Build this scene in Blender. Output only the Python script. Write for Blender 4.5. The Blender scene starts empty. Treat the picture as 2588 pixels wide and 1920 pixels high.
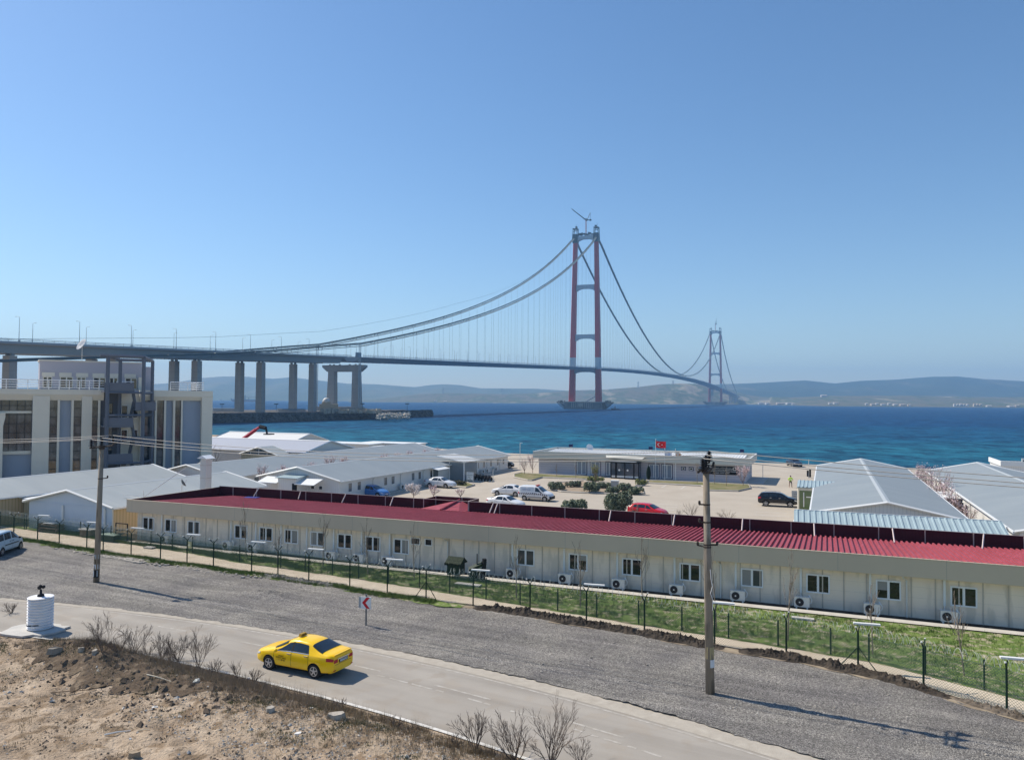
import bpy, bmesh, math, random
import numpy as np
from mathutils import Vector, Matrix, noise
random.seed(7)
sc = bpy.context.scene
COL = sc.collection
# ---------------------------------------------------------------- camera model (real metres, eye 12.4 m over the road)
F = 1945.0; PT = math.radians(1.487); RL = math.radians(.4); CZ = 12.4
GA = math.radians(-22.2)                                   # heading of the camp's building grid
D = (math.cos(GA), math.sin(GA)); N = (-math.sin(GA), math.cos(GA))
SEA = -3.1
def ray(u, v):
    xs = (u-1294)/F; ys = -(v-960)/F
    yl = ys*math.cos(RL)+xs*math.sin(RL); xl = xs*math.cos(RL)-ys*math.sin(RL)
    return xl, math.cos(PT)-yl*math.sin(PT), math.sin(PT)+yl*math.cos(PT)
def atz(u, v, z=0.0):
    x, y, w = ray(u, v); k = (z-CZ)/w
    return x*k, y*k
def st(u, v, z=0.0):
    x, y = atz(u, v, z); return x*D[0]+y*D[1], x*N[0]+y*N[1]
def on_t(u, v, t):                                         # meets the vertical plane t = const of the grid: (s, z)
    x, y, w = ray(u, v); k = t/(x*N[0]+y*N[1])
    return (x*D[0]+y*D[1])*k, CZ+w*k
def xy(s, t): return s*D[0]+t*N[0], s*D[1]+t*N[1]
def hz(u, v, dist):                                        # point at a given depth
    x, y, w = ray(u, v); k = dist/y
    return x*k, dist, CZ+w*k
cam = bpy.data.cameras.new('camera'); cam.sensor_width = 36; cam.lens = F/2588*36
cam.clip_start = .1; cam.clip_end = 30000
co = bpy.data.objects.new('camera', cam); COL.objects.link(co)
U = Vector((0, -math.sin(PT), math.cos(PT))); X = Vector((1, 0, 0))
rg = X*math.cos(RL)+U*math.sin(RL); up = X*-math.sin(RL)+U*math.cos(RL); bk = Vector((0, -math.cos(PT), -math.sin(PT)))
m = Matrix((rg, up, bk)).transposed().to_4x4(); m.translation = Vector((0, 0, CZ)); co.matrix_world = m
sc.camera = co
# ---------------------------------------------------------------- light
SUNV = Vector((-.87*math.cos(math.radians(46)), .49*math.cos(math.radians(46)), math.sin(math.radians(46)))).normalized()
w = bpy.data.worlds.new('World'); sc.world = w; w.use_nodes = True
nt = w.node_tree; sky = nt.nodes.new('ShaderNodeTexSky'); sky.sky_type = 'NISHITA'; sky.sun_disc = False
sky.sun_elevation = math.radians(46); sky.sun_rotation = math.atan2(SUNV.x, SUNV.y)
sky.air_density = 1.0; sky.dust_density = .35; sky.ozone_density = 3.0; sky.altitude = 0
bg = nt.nodes['Background']; bg.inputs[1].default_value = .096
hs = nt.nodes.new('ShaderNodeHueSaturation'); hs.inputs['Saturation'].default_value = 1.14; nt.links.new(sky.outputs[0], hs.inputs['Color']); nt.links.new(hs.outputs[0], bg.inputs[0])
sl = bpy.data.lights.new('sun', 'SUN'); sl.energy = 4.1; sl.angle = math.radians(.5); sl.color = (1, .915, .79)
so = bpy.data.objects.new('sun', sl); COL.objects.link(so); so.rotation_euler = SUNV.to_track_quat('Z', 'Y').to_euler()
so.location = (0, 0, 60)
sc.view_settings.view_transform = 'Standard'; sc.view_settings.look = 'None'; sc.view_settings.gamma = 1
sc.view_settings.exposure = 0.54
sc.cycles.max_bounces = 6; sc.cycles.transparent_max_bounces = 8; sc.cycles.volume_bounces = 0
# ---------------------------------------------------------------- materials
MATS = {}
def mat(name, col, rough=.7, metal=0.0, col2=None, scale=3.0, amt=.5, bump=0.0, bscale=None, detail=4.0, coord='Object', spec=.2,
        stretch=(1, 1, 1), contrast=None, stripes=None, col3=None, scale3=20, coat=0.0, rot=0.0, streak=None):
    if name in MATS: return MATS[name]
    mt = bpy.data.materials.new(name); mt.use_nodes = True; t = mt.node_tree; b = t.nodes['Principled BSDF']
    b.inputs['Roughness'].default_value = rough; b.inputs['Metallic'].default_value = metal
    b.inputs['Base Color'].default_value = (*col, 1); b.inputs['Specular IOR Level'].default_value = spec
    b.inputs['Coat Weight'].default_value = coat
    L = t.links.new; out = None
    tc = t.nodes.new('ShaderNodeTexCoord'); mp = t.nodes.new('ShaderNodeMapping'); L(tc.outputs[coord], mp.inputs[0])
    mp.inputs['Scale'].default_value = stretch; mp.inputs['Rotation'].default_value = (0, 0, rot)
    if col2:
        n1 = t.nodes.new('ShaderNodeTexNoise'); n1.inputs['Scale'].default_value = scale; n1.inputs['Detail'].default_value = detail
        L(mp.outputs[0], n1.inputs[0]); r = t.nodes.new('ShaderNodeValToRGB')
        lo, hi = contrast or (.5-.25*amt, .5+.25*amt) if contrast else (.35, .65)
        r.color_ramp.elements[0].position = lo; r.color_ramp.elements[1].position = hi
        r.color_ramp.elements[0].color = (*col, 1); r.color_ramp.elements[1].color = (*col2, 1)
        L(n1.outputs[0], r.inputs[0]); out = r.outputs[0]
    if col3:
        n3 = t.nodes.new('ShaderNodeTexNoise'); n3.inputs['Scale'].default_value = scale3; n3.inputs['Detail'].default_value = 3
        L(mp.outputs[0], n3.inputs[0]); r3 = t.nodes.new('ShaderNodeValToRGB')
        r3.color_ramp.elements[0].position = .52; r3.color_ramp.elements[1].position = .62
        L(n3.outputs[0], r3.inputs[0]); mx = t.nodes.new('ShaderNodeMix'); mx.data_type = 'RGBA'
        L(r3.outputs[0], mx.inputs[0])
        if out: L(out, mx.inputs[6])
        else: mx.inputs[6].default_value = (*col, 1)
        mx.inputs[7].default_value = (*col3, 1); out = mx.outputs[2]
    if streak:                                             # tyre polish and dust drawn out along the road: (rotation, along, across, low, high)
        m5 = t.nodes.new('ShaderNodeMapping'); m5.inputs['Rotation'].default_value = (0, 0, streak[0]); m6 = t.nodes.new('ShaderNodeMapping'); m6.inputs['Scale'].default_value = (streak[1], streak[2], 1)
        L(tc.outputs['Object'], m5.inputs[0]); L(m5.outputs[0], m6.inputs[0]); n5 = t.nodes.new('ShaderNodeTexNoise'); n5.inputs['Scale'].default_value = 1; n5.inputs['Detail'].default_value = 5; L(m6.outputs[0], n5.inputs[0])
        r5 = t.nodes.new('ShaderNodeMapRange'); r5.inputs[1].default_value = .3; r5.inputs[2].default_value = .7; r5.inputs[3].default_value = streak[3]; r5.inputs[4].default_value = streak[4]; L(n5.outputs[0], r5.inputs[0])
        vm = t.nodes.new('ShaderNodeVectorMath'); vm.operation = 'SCALE'; L(out, vm.inputs[0]); L(r5.outputs[0], vm.inputs['Scale']); out = vm.outputs[0]
    if stripes:                                            # (axis, spacing m, line colour, line share): painted or pressed panel joints
        ax, sp, lc, sh = stripes
        se = t.nodes.new('ShaderNodeSeparateXYZ'); L(tc.outputs['Object'], se.inputs[0])
        ms = t.nodes.new('ShaderNodeMath'); ms.operation = 'MULTIPLY'; ms.inputs[1].default_value = 1/sp; L(se.outputs[ax], ms.inputs[0])
        fr = t.nodes.new('ShaderNodeMath'); fr.operation = 'FRACT'; L(ms.outputs[0], fr.inputs[0])
        lt = t.nodes.new('ShaderNodeMath'); lt.operation = 'LESS_THAN'; lt.inputs[1].default_value = sh; L(fr.outputs[0], lt.inputs[0])
        mx = t.nodes.new('ShaderNodeMix'); mx.data_type = 'RGBA'; L(lt.outputs[0], mx.inputs[0])
        if out: L(out, mx.inputs[6])
        else: mx.inputs[6].default_value = (*col, 1)
        mx.inputs[7].default_value = (*lc, 1); out = mx.outputs[2]
    if out: L(out, b.inputs['Base Color'])
    if bump:
        n2 = t.nodes.new('ShaderNodeTexNoise'); n2.inputs['Scale'].default_value = bscale or scale*4; n2.inputs['Detail'].default_value = 5
        L(mp.outputs[0], n2.inputs[0]); bp = t.nodes.new('ShaderNodeBump'); bp.inputs['Strength'].default_value = 1
        bp.inputs['Distance'].default_value = bump; L(n2.outputs[0], bp.inputs['Height']); L(bp.outputs[0], b.inputs['Normal'])
    MATS[name] = mt; return mt
def glass(name='glass', col=(.02, .03, .04), rough=.04, spec=.8):
    return mat(name, col, rough, 0, spec=spec)
# ---------------------------------------------------------------- mesh builder
class MB:
    def __init__(s): s.v = []; s.f = []; s.m = []
    def add(s, vs, fs, mi=0):
        o = len(s.v); s.v.extend(tuple(p) for p in vs)
        for f in fs: s.f.append(tuple(i+o for i in f)); s.m.append(mi)
    def box(s, c, d, rz=0.0, mi=0, taper=1.0):
        cs, sn = math.cos(rz), math.sin(rz); vs = []
        for k in (-.5, .5):
            q = taper if k > 0 else 1
            for a, b in ((-.5, -.5), (.5, -.5), (.5, .5), (-.5, .5)):
                x, y = a*d[0]*q, b*d[1]*q
                vs.append((c[0]+x*cs-y*sn, c[1]+x*sn+y*cs, c[2]+k*d[2]))
        s.add(vs, [(3, 2, 1, 0), (4, 5, 6, 7), (0, 1, 5, 4), (1, 2, 6, 5), (2, 3, 7, 6), (3, 0, 4, 7)], mi)
    def bx(s, x0, x1, y0, y1, z0, z1, mi=0): s.box(((x0+x1)/2, (y0+y1)/2, (z0+z1)/2), (abs(x1-x0), abs(y1-y0), abs(z1-z0)), 0, mi)
    def quad(s, a, b, c, d, mi=0): s.add([a, b, c, d], [(0, 1, 2, 3)], mi)
    def slab(s, pts, th, mi=0):                            # convex planar polygon given thickness downwards
        n = len(pts); vs = list(pts)+[(p[0], p[1], p[2]-th) for p in pts]
        fs = [tuple(range(n)), tuple(range(2*n-1, n-1, -1))]+[(i, i+n, (i+1) % n+n, (i+1) % n) for i in range(n)]
        s.add(vs, fs, mi)
    def prism(s, pts, off, mi=0):                          # polygon extruded along a vector
        n = len(pts); vs = [tuple(p) for p in pts]+[(p[0]+off[0], p[1]+off[1], p[2]+off[2]) for p in pts]
        fs = [tuple(range(n-1, -1, -1)), tuple(range(n, 2*n))]+[(i, (i+1) % n, (i+1) % n+n, i+n) for i in range(n)]
        s.add(vs, fs, mi)
    def tube(s, pts, r, n=6, mi=0, cap=True):
        pts = [Vector(p) for p in pts]; k = len(pts)
        if not hasattr(r, '__len__'): r = [r]*k
        vs = []; ref = None
        for i, p in enumerate(pts):
            d = (pts[min(i+1, k-1)]-pts[max(i-1, 0)])
            if d.length < 1e-9: d = Vector((0, 0, 1))
            d.normalize()
            if ref is None: ref = Vector((0, 0, 1)) if abs(d.z) < .9 else Vector((1, 0, 0))
            a = (ref-d*ref.dot(d))
            if a.length < 1e-6: a = d.orthogonal()
            a.normalize(); ref = a; b = d.cross(a)
            for j in range(n):
                q = 2*math.pi*j/n; vs.append(p+(a*math.cos(q)+b*math.sin(q))*r[i])
        fs = [(i*n+j, i*n+(j+1) % n, (i+1)*n+(j+1) % n, (i+1)*n+j) for i in range(k-1) for j in range(n)]
        if cap: fs += [tuple(range(n-1, -1, -1)), tuple((k-1)*n+j for j in range(n))]
        s.add(vs, fs, mi)
    def bar(s, a, b, w, h=None, mi=0):                      # square bar between two points
        s.tube([a, b], (w*.7071, w*.7071), 4, mi)
    def lathe(s, prof, n=16, c=(0, 0, 0), mi=0, axis='z'):  # prof: (r, z)
        vs = []; k = len(prof)
        for r, z in prof:
            for j in range(n):
                q = 2*math.pi*j/n; x, y = r*math.cos(q), r*math.sin(q)
                if axis == 'z': vs.append((c[0]+x, c[1]+y, c[2]+z))
                elif axis == 'y': vs.append((c[0]+x, c[1]+z, c[2]+y))
                else: vs.append((c[0]+z, c[1]+x, c[2]+y))
        fs = [(i*n+j, i*n+(j+1) % n, (i+1)*n+(j+1) % n, (i+1)*n+j) for i in range(k-1) for j in range(n)]
        fs += [tuple(range(n-1, -1, -1)), tuple((k-1)*n+j for j in range(n))]
        s.add(vs, fs, mi)
    def ball(s, c, r, n=8, k=5, mi=0, sq=(1, 1, 1), jit=0):
        vs = [(c[0], c[1], c[2]-r*sq[2])]
        for i in range(1, k):
            ph = -math.pi/2+math.pi*i/k
            for j in range(n):
                q = 2*math.pi*j/n; rr = r*(1+random.uniform(-jit, jit))
                vs.append((c[0]+rr*sq[0]*math.cos(ph)*math.cos(q), c[1]+rr*sq[1]*math.cos(ph)*math.sin(q), c[2]+rr*sq[2]*math.sin(ph)))
        vs.append((c[0], c[1], c[2]+r*sq[2])); e = len(vs)-1
        fs = [(0, 1+(j+1) % n, 1+j) for j in range(n)]
        fs += [(1+i*n+j, 1+i*n+(j+1) % n, 1+(i+1)*n+(j+1) % n, 1+(i+1)*n+j) for i in range(k-2) for j in range(n)]
        fs += [(1+(k-2)*n+j, 1+(k-2)*n+(j+1) % n, e) for j in range(n)]
        s.add(vs, fs, mi)
    def strip(s, rows, mi=0):                               # rows of points -> quads
        o = len(s.v); n = len(rows[0])
        for r in rows: s.v.extend(tuple(p) for p in r)
        for i in range(len(rows)-1):
            for j in range(n-1):
                s.f.append((o+i*n+j, o+i*n+j+1, o+(i+1)*n+j+1, o+(i+1)*n+j)); s.m.append(mi)
    def build(s, name, mats, parent=None, smooth=False, loc=None, rz=None, fix=False):
        me = bpy.data.meshes.new(name); me.from_pydata(s.v, [], s.f)
        if not isinstance(mats, (list, tuple)): mats = [mats]
        for q in mats: me.materials.append(q)
        if len(mats) > 1: me.polygons.foreach_set('material_index', s.m)
        if smooth: me.polygons.foreach_set('use_smooth', [True]*len(me.polygons))
        if fix:
            bm = bmesh.new(); bm.from_mesh(me); bmesh.ops.recalc_face_normals(bm, faces=bm.faces); bm.to_mesh(me); bm.free()
        me.update()
        o = bpy.data.objects.new(name, me); COL.objects.link(o)
        if parent: o.parent = parent
        if loc is not None: o.location = loc
        if rz is not None: o.rotation_euler = (0, 0, rz)
        return o
def tag(o, label=None, cat=None, group=None, kind=None):
    if label: o['label'] = label
    if cat: o['category'] = cat
    if group: o['group'] = group
    if kind: o['kind'] = kind
    return o
def root(name, loc, rz, label, cat, group=None):
    o = bpy.data.objects.new(name, None); o.empty_display_size = .2; COL.objects.link(o)
    o.location = loc; o.rotation_euler = (0, 0, rz); tag(o, label, cat, group); return o
def groot(name, s, t, label, cat, group=None, z=0.0, da=0.0):   # at grid position
    x, y = xy(s, t); return root(name, (x, y, z), GA+da, label, cat, group)
def copy_tree(o, parent=None):
    c = o.copy(); COL.objects.link(c)
    if parent is not None: c.parent = parent
    for ch in list(o.children): copy_tree(ch, c)
    return c
def text_mesh(name, txt, size, material, parent, loc, rot, align='CENTER', ext=.004):
    cu = bpy.data.curves.new(name, 'FONT'); cu.body = txt; cu.size = size; cu.align_x = align; cu.align_y = 'CENTER'; cu.extrude = ext
    cu.resolution_u = 3
    o = bpy.data.objects.new(name, cu); COL.objects.link(o)
    dg = bpy.context.evaluated_depsgraph_get(); me = bpy.data.meshes.new_from_object(o.evaluated_get(dg))
    bpy.data.objects.remove(o); o2 = bpy.data.objects.new(name, me); COL.objects.link(o2)
    me.materials.clear(); me.materials.append(material)
    o2.parent = parent; o2.location = loc; o2.rotation_euler = rot; return o2
def fbm(x, y, z=0.0, o=4): return noise.fractal(Vector((x, y, z)), 1.0, 2.0, o)
def pl(pts, x):                                             # piecewise linear
    return float(np.interp(x, [p[0] for p in pts], [p[1] for p in pts]))
# ================================================================ SETTING
M = {}
M['dirt'] = mat('dirt', (.30, .225, .155), .95, col2=(.47, .375, .275), scale=.6, contrast=(.3, .7), bump=.09, bscale=9, detail=12, col3=(.235, .17, .11), scale3=1.4, streak=(-GA+.3, .5, 2.2, .78, 1.12))
M['dirtp'] = mat('dirt_path', (.50, .42, .32), .95, col2=(.62, .54, .43), scale=.8, contrast=(.3, .7), bump=.02, bscale=14, detail=6)
M['dust'] = mat('dust', (.37, .33, .275), .95, col2=(.45, .41, .345), scale=2.5, contrast=(.3, .7), bump=.02, bscale=20, detail=6)
M['pave'] = mat('paving', (.39, .34, .275), .85, col2=(.45, .40, .33), scale=.25, contrast=(.3, .7), bump=.004, bscale=8, detail=6, stripes=None)
M['road'] = mat('road_concrete', (.30, .272, .235), .8, col2=(.36, .33, .287), scale=.35, contrast=(.3, .7), bump=.004, bscale=25, detail=8, stretch=(1, 1, 1), col3=(.32, .285, .24), scale3=.9, streak=(-GA+.12, .05, 1.1, .86, 1.08))
M['white_line'] = mat('white_line', (.66, .64, .59), .6, col2=(.42, .39, .34), scale=4, contrast=(.5, .72))
M['worn_line'] = mat('worn_line', (.47, .44, .39), .6, col2=(.36, .325, .275), scale=3.5, contrast=(.38, .58))
M['turf'] = mat('turf', (.10, .16, .035), .9, col2=(.17, .225, .06), scale=1.4, contrast=(.35, .65), bump=.05, bscale=12, detail=8, col3=(.34, .31, .20), scale3=2.2)
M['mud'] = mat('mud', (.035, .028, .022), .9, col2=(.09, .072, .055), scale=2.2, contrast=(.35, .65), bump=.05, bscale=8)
M['conc'] = mat('concrete', (.42, .40, .37), .85, col2=(.52, .50, .46), scale=1.5, contrast=(.3, .7), bump=.004)
M['kerb'] = mat('kerbstone', (.34, .31, .27), .85, col2=(.42, .39, .34), scale=2, contrast=(.3, .7))
def gravel_mat():
    mt = bpy.data.materials.new('gravel'); mt.use_nodes = True; t = mt.node_tree; b = t.nodes['Principled BSDF']; L = t.links.new
    b.inputs['Roughness'].default_value = .9
    tc = t.nodes.new('ShaderNodeTexCoord'); vo = t.nodes.new('ShaderNodeTexVoronoi'); vo.inputs['Scale'].default_value = 26
    L(tc.outputs['Object'], vo.inputs[0]); r = t.nodes.new('ShaderNodeValToRGB'); se = t.nodes.new('ShaderNodeSeparateColor'); L(vo.outputs['Color'], se.inputs[0])
    L(se.outputs[0], r.inputs[0]); e = r.color_ramp.elements
    e[0].position = 0; e[0].color = (.085, .081, .077, 1); e[1].position = 1; e[1].color = (.36, .347, .325, 1)
    q = e.new(.45); q.color = (.16, .15, .138, 1)
    n = t.nodes.new('ShaderNodeTexNoise'); n.inputs['Scale'].default_value = .35; n.inputs['Detail'].default_value = 6; L(tc.outputs['Object'], n.inputs[0])
    r2 = t.nodes.new('ShaderNodeValToRGB'); r2.color_ramp.elements[0].position = .35; r2.color_ramp.elements[1].position = .68
    r2.color_ramp.elements[0].color = (.78, .76, .76, 1); r2.color_ramp.elements[1].color = (1.15, 1.12, 1.05, 1); L(n.outputs[0], r2.inputs[0])
    mx = t.nodes.new('ShaderNodeMix'); mx.data_type = 'RGBA'; mx.blend_type = 'MULTIPLY'; mx.inputs[0].default_value = 1
    L(r.outputs[0], mx.inputs[6]); L(r2.outputs[0], mx.inputs[7]); m5 = t.nodes.new('ShaderNodeMapping'); m5.inputs['Rotation'].default_value = (0, 0, -GA+.06); m6 = t.nodes.new('ShaderNodeMapping'); m6.inputs['Scale'].default_value = (.09, 1.5, 1)
    L(tc.outputs['Object'], m5.inputs[0]); L(m5.outputs[0], m6.inputs[0]); n5 = t.nodes.new('ShaderNodeTexNoise'); n5.inputs['Scale'].default_value = 1; n5.inputs['Detail'].default_value = 5; L(m6.outputs[0], n5.inputs[0])
    r5 = t.nodes.new('ShaderNodeMapRange'); r5.inputs[1].default_value = .32; r5.inputs[2].default_value = .68; r5.inputs[3].default_value = .72; r5.inputs[4].default_value = 1.2; L(n5.outputs[0], r5.inputs[0])
    vm = t.nodes.new('ShaderNodeVectorMath'); vm.operation = 'SCALE'; L(mx.outputs[2], vm.inputs[0]); L(r5.outputs[0], vm.inputs['Scale']); L(vm.outputs[0], b.inputs['Base Color'])
    bp = t.nodes.new('ShaderNodeBump'); bp.inputs['Distance'].default_value = .03; L(vo.outputs['Distance'], bp.inputs['Height'])
    bp.invert = True; L(bp.outputs[0], b.inputs['Normal']); return mt
M['gravel'] = gravel_mat()
# edges of the road, in grid coordinates t(s)
def edge(px): 
    q = sorted(st(u, v) for u, v in px); return q
RLO = edge([(325, 1644), (402, 1664), (546, 1692.6), (632, 1713), (700.6, 1730), (787, 1751.5), (887, 1780), (973.6, 1804.7), (1060, 1829), (1146, 1856), (1232, 1882), (1304, 1908)])
RHI = edge([(28.7, 1514.5), (115, 1521.7), (201, 1531.7), (316, 1541.8), (460, 1559), (600, 1580.6), (743.7, 1603.6), (858.6, 1626.5), (945, 1643.8), (1031, 1658), (1117, 1681), (1200, 1694.6), (1294, 1716.6), (1388.6, 1741.8), (1483, 1770), (1577, 1798), (1703, 1833), (1797, 1858), (1900, 1886)])
def poly(q):
    s = np.array([a for a, b in q]); t = np.array([b for a, b in q]); c = np.polyfit(s, t, 3)
    c1 = np.polyfit(s[:4], t[:4], 1); c2 = np.polyfit(s[-5:], t[-5:], 1)
    def f(x):
        if x < s[0]: return float(np.polyval(c, s[0])+c1[0]*(x-s[0]))
        if x > s[-1]: return float(np.polyval(c, s[-1])+(3*c[0]*s[-1]**2+2*c[1]*s[-1]+c[2])*(x-s[-1]))
        return float(np.polyval(c, x))
    return f
rhi = poly(RHI); rlo0 = poly(RLO)
WID = np.mean([rhi(s)-t for s, t in RLO])
def rlo(s): 
    k = min(1, max(0, (s-RLO[0][0])/4)) if s < RLO[0][0]+4 else 1
    return rlo0(s) if s > RLO[0][0] else rhi(s)-(rhi(RLO[0][0])-rlo0(RLO[0][0]))
YF = [(-90, 50.0), (-67, 46.8), (-60, 45.8), (-54, 45.1), (-47.4, 44.5), (-41.9, 44.2), (-35.7, 43.8), (-29.3, 43.1), (-23.2, 42.4), (-16, 41.9), (-12.5, 41.4), (-9.1, 40.9), (-5.3, 40.3), (-1.8, 40), (1.3, 39.2), (3.9, 37.9), (6.7, 36.3), (10, 34.3), (20, 28.5)]
IF = [(-90, 52.0), (-67.5, 49.2), (-60.5, 48.8), (-52, 47.7), (-46.8, 47.2), (-41, 46), (-34.7, 45.5), (-29.9, 45.1), (-24.8, 44.5), (-19.6, 43.7), (-14.7, 43), (-9.7, 42.2), (-4.8, 41.6), (.2, 40.9), (1.9, 40.7), (6.3, 38.5), (10, 36.5), (20, 31)]
yf = lambda s: pl(YF, s); inf = lambda s: pl(IF, s)
def gz_gravel(s, t):
    z = .07+.07*fbm(s*.25, t*.6)+.028*fbm(s*2.2, t*2.8)+.05*math.sin(t*8+7*fbm(s*.08, t*.1))*max(0, fbm(s*.13+9, t*.25)+.1)
    z += .33*math.exp(-((s+32.5)/1.7)**2-((t-39.2)/.9)**2)*(1+.4*fbm(s*2, t*2))+.2*math.exp(-((s+42)/2.4)**2-((t-40.5)/.6)**2)
    z += .022*math.sin((s*.6-t)*11)*math.exp(-((s-2.5)/3.5)**2-((t-32.5)/1.6)**2)
    return .017+max(z-.017, .005)*max(0, min(1, (t-rhi(s)-.05)/.9))
def lay(name, f0, f1, s0, s1, ds, nt_, zf, material, label=None, kind='structure', wob=0.0, smooth=True, rag=None):
    mb = MB(); rows = []
    s = s0
    while s <= s1+1e-6:
        a, b = f0(s), f1(s)
        if rag: a += rag[0]*fbm(s*1.1, 3.3); b += rag[1]*fbm(s*1.1, 7.7)
        row = []
        for j in range(nt_+1):
            t = a+(b-a)*j/nt_; x, y = xy(s, t); row.append((x, y, zf(s, t)))
        rows.append(row); s += ds
    mb.strip(rows); o = mb.build(name, material, smooth=smooth)
    me = o.data
    if me.polygons and me.polygons[0].normal.z < 0: me.flip_normals()
    tag(o, label, None, None, kind); return o
# land: one sheet to the quay, in world coordinates
shore = [(-700, 520), (-420, 470), (-330, 330), (-200, 205), (-109, 180), (-68, 166), (-14, 164.9), (60, 164.9), (300, 166), (900, 170)]
def shr(s): return pl(shore, s)
lay('ground', lambda s: -160, shr, -700, 900, 10, 24, lambda s, t: -.03, M['dirt'])
# quay wall and seabed slope
mb = MB()
for a, b in zip(shore[:-1], shore[1:]):
    k = max(1, int((b[0]-a[0])/8))
    for i in range(k):
        s0_ = a[0]+(b[0]-a[0])*i/k; s1_ = a[0]+(b[0]-a[0])*(i+1)/k
        p = [(*xy(s0_, shr(s0_)), -.03), (*xy(s1_, shr(s1_)), -.03), (*xy(s1_, shr(s1_)+3.5), SEA-.6), (*xy(s0_, shr(s0_)+3.5), SEA-.6)]
        mb.quad(*p)
tag(mb.build('quay_bank', M['conc'], fix=True), kind='structure')
# rocks along the shore
mb = MB(); random.seed(3)
for i in range(900):
    s = random.uniform(-190, 70); t = shr(s)+random.uniform(.3, 3.6); x, y = xy(s, t); r = random.uniform(.25, .75)
    mb.ball((x, y, -.4-(t-shr(s))*.75), r, 6, 4, 0, (1.3, 1, .8), .25)
tag(mb.build('shore_rocks', mat('rock_dark', (.09, .085, .08), .9, col2=(.24, .22, .2), scale=.35, contrast=(.4, .6))), 'dark boulders piled at the foot of the quay along the water', kind='stuff')
# camp yard
lay('yard_paving', lambda s: 60.4, lambda s: shr(s)-.2, -110, 90, 2, 20, lambda s, t: -.006, M['pave'])
lay('building_apron', lambda s: 48.12, lambda s: 48.85, -57, 20, 1, 1, lambda s, t: .19, mat('apron_concrete', (.46, .43, .38), .85, col2=(.56, .53, .47), scale=1.5, contrast=(.3, .7)))
lay('wall_foot_strip', lambda s: 48.84, lambda s: 49.95, -57, 20, 1, 1, lambda s, t: .085, M['mud'])  # dark strip filling the gap between apron and wall
# road and its strips
lay('road', rlo, rhi, -80, 26, .5, 8, lambda s, t: .004, M['road'])
lay('road_shoulder', lambda s: rhi(s)-.28, lambda s: rhi(s)+(.75 if s > -28 else .3)+.6*max(0, min(1, (s+28)/20)), -80, 26, .12, 4, lambda s, t: .012, M['dust'])
lay('road_edge_line', lambda s: rlo(s)-.09, lambda s: rlo(s)+.09, -80, 26, .5, 1, lambda s, t: .009, M['white_line'])
lay('road_edge_line_far', lambda s: rhi(s)-.52, lambda s: rhi(s)-.42, -80, 26, .5, 1, lambda s, t: .009, M['worn_line'])
lay('gravel_field', lambda s: rhi(s)+(.12 if s < -28 else .12+.55*min(1, (s+28)/20))+.22*fbm(s*.5, 1)+.12*fbm(s*2.6, 2)+.03*fbm(s*7, 5), lambda s: yf(s)-.62+.25*fbm(s*1.1, 9)+.15*fbm(s*4, 9), -90, 30, .1, 44, gz_gravel, M['gravel'])
lay('verge', lambda s: yf(s)-.95, lambda s: yf(s)+.2, -90, -20, .3, 2, lambda s, t: .09, M['turf'], rag=(.25, .2))
lay('verge_soil', lambda s: yf(s)-.8, lambda s: yf(s)+.1, -20.2, 22, .3, 2, lambda s, t: .075, mat('verge_soil', (.20, .16, .115), .95, col2=(.34, .28, .20), scale=1.5, contrast=(.35, .65)), rag=(.25, .2))
lay('footpath', lambda s: yf(s)-.05, lambda s: inf(s)+.05, -90, 22, .3, 3, lambda s, t: .115, M['dirtp'], rag=(.15, .2))
lay('lawn', lambda s: inf(s)-.12, lambda s: 48.14 if s > -57 else 50.2, -90, 22, .4, 12, lambda s, t: .13+.03*fbm(s*.7, t*.7), M['turf'], rag=(.15, .0))
# road dashes
mb = MB()
def dash(u0, v0, u1, v1, wd=.1):
    x0, y0 = atz(u0, v0); x1, y1 = atz(u1, v1); dx, dy = x1-x0, y1-y0; l = math.hypot(dx, dy); nx, ny = -dy/l*wd/2, dx/l*wd/2
    mb.quad((x0-nx, y0-ny, .009), (x1-nx, y1-ny, .009), (x1+nx, y1+ny, .009), (x0+nx, y0+ny, .009))
for q in [(608, 1621, 666, 1632), (896, 1681, 962, 1695.5), (400, 1582, 470, 1594), (953, 1705.6, 973, 1710), (985, 1713, 1030, 1725), (1040, 1727, 1092, 1741), (1102, 1743, 1121, 1748), (1182, 1764, 1218, 1774.5), (1224, 1776, 1240, 1781),
          (1097, 1730, 1240, 1767), (1290, 1795.5, 1302, 1799), (1312, 1801, 1361, 1814.5), (1420, 1817, 1577, 1863), (1450, 1841, 1476, 1850), (1488, 1855, 1512, 1862), (1526, 1866, 1570, 1879), (1586, 1884, 1608, 1891), (1620, 1895, 1672, 1912)]:
    dash(*q, wd=.11)
tag(mb.build('road_dashes', M['worn_line']), kind='structure')
# parking bays painted on the yard
mb = MB()
def yline(u0, v0, u1, v1, wd=.12): 
    x0, y0 = atz(u0, v0); x1, y1 = atz(u1, v1); dx, dy = x1-x0, y1-y0; l = math.hypot(dx, dy); nx, ny = -dy/l*wd/2, dx/l*wd/2
    mb.quad((x0-nx, y0-ny, .004), (x1-nx, y1-ny, .004), (x1+nx, y1+ny, .004), (x0+nx, y0+ny, .004))
for q in [(1391, 1217, 1413, 1210), (1434, 1220, 1456, 1212), (1671, 1232, 1684, 1225.5), (1721, 1235, 1732, 1228), (1642, 1272, 1712, 1276), (1660, 1279, 1712, 1281.5), (1668, 1287, 1705, 1289), (1040, 1236, 1130, 1243), (1900, 1292, 2000, 1297), (1905, 1300, 2000, 1306), (1925, 1284, 2005, 1289), (1220, 1268, 1300, 1272)]: yline(*q)
tag(mb.build('bay_lines', M['white_line']), kind='structure')
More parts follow.
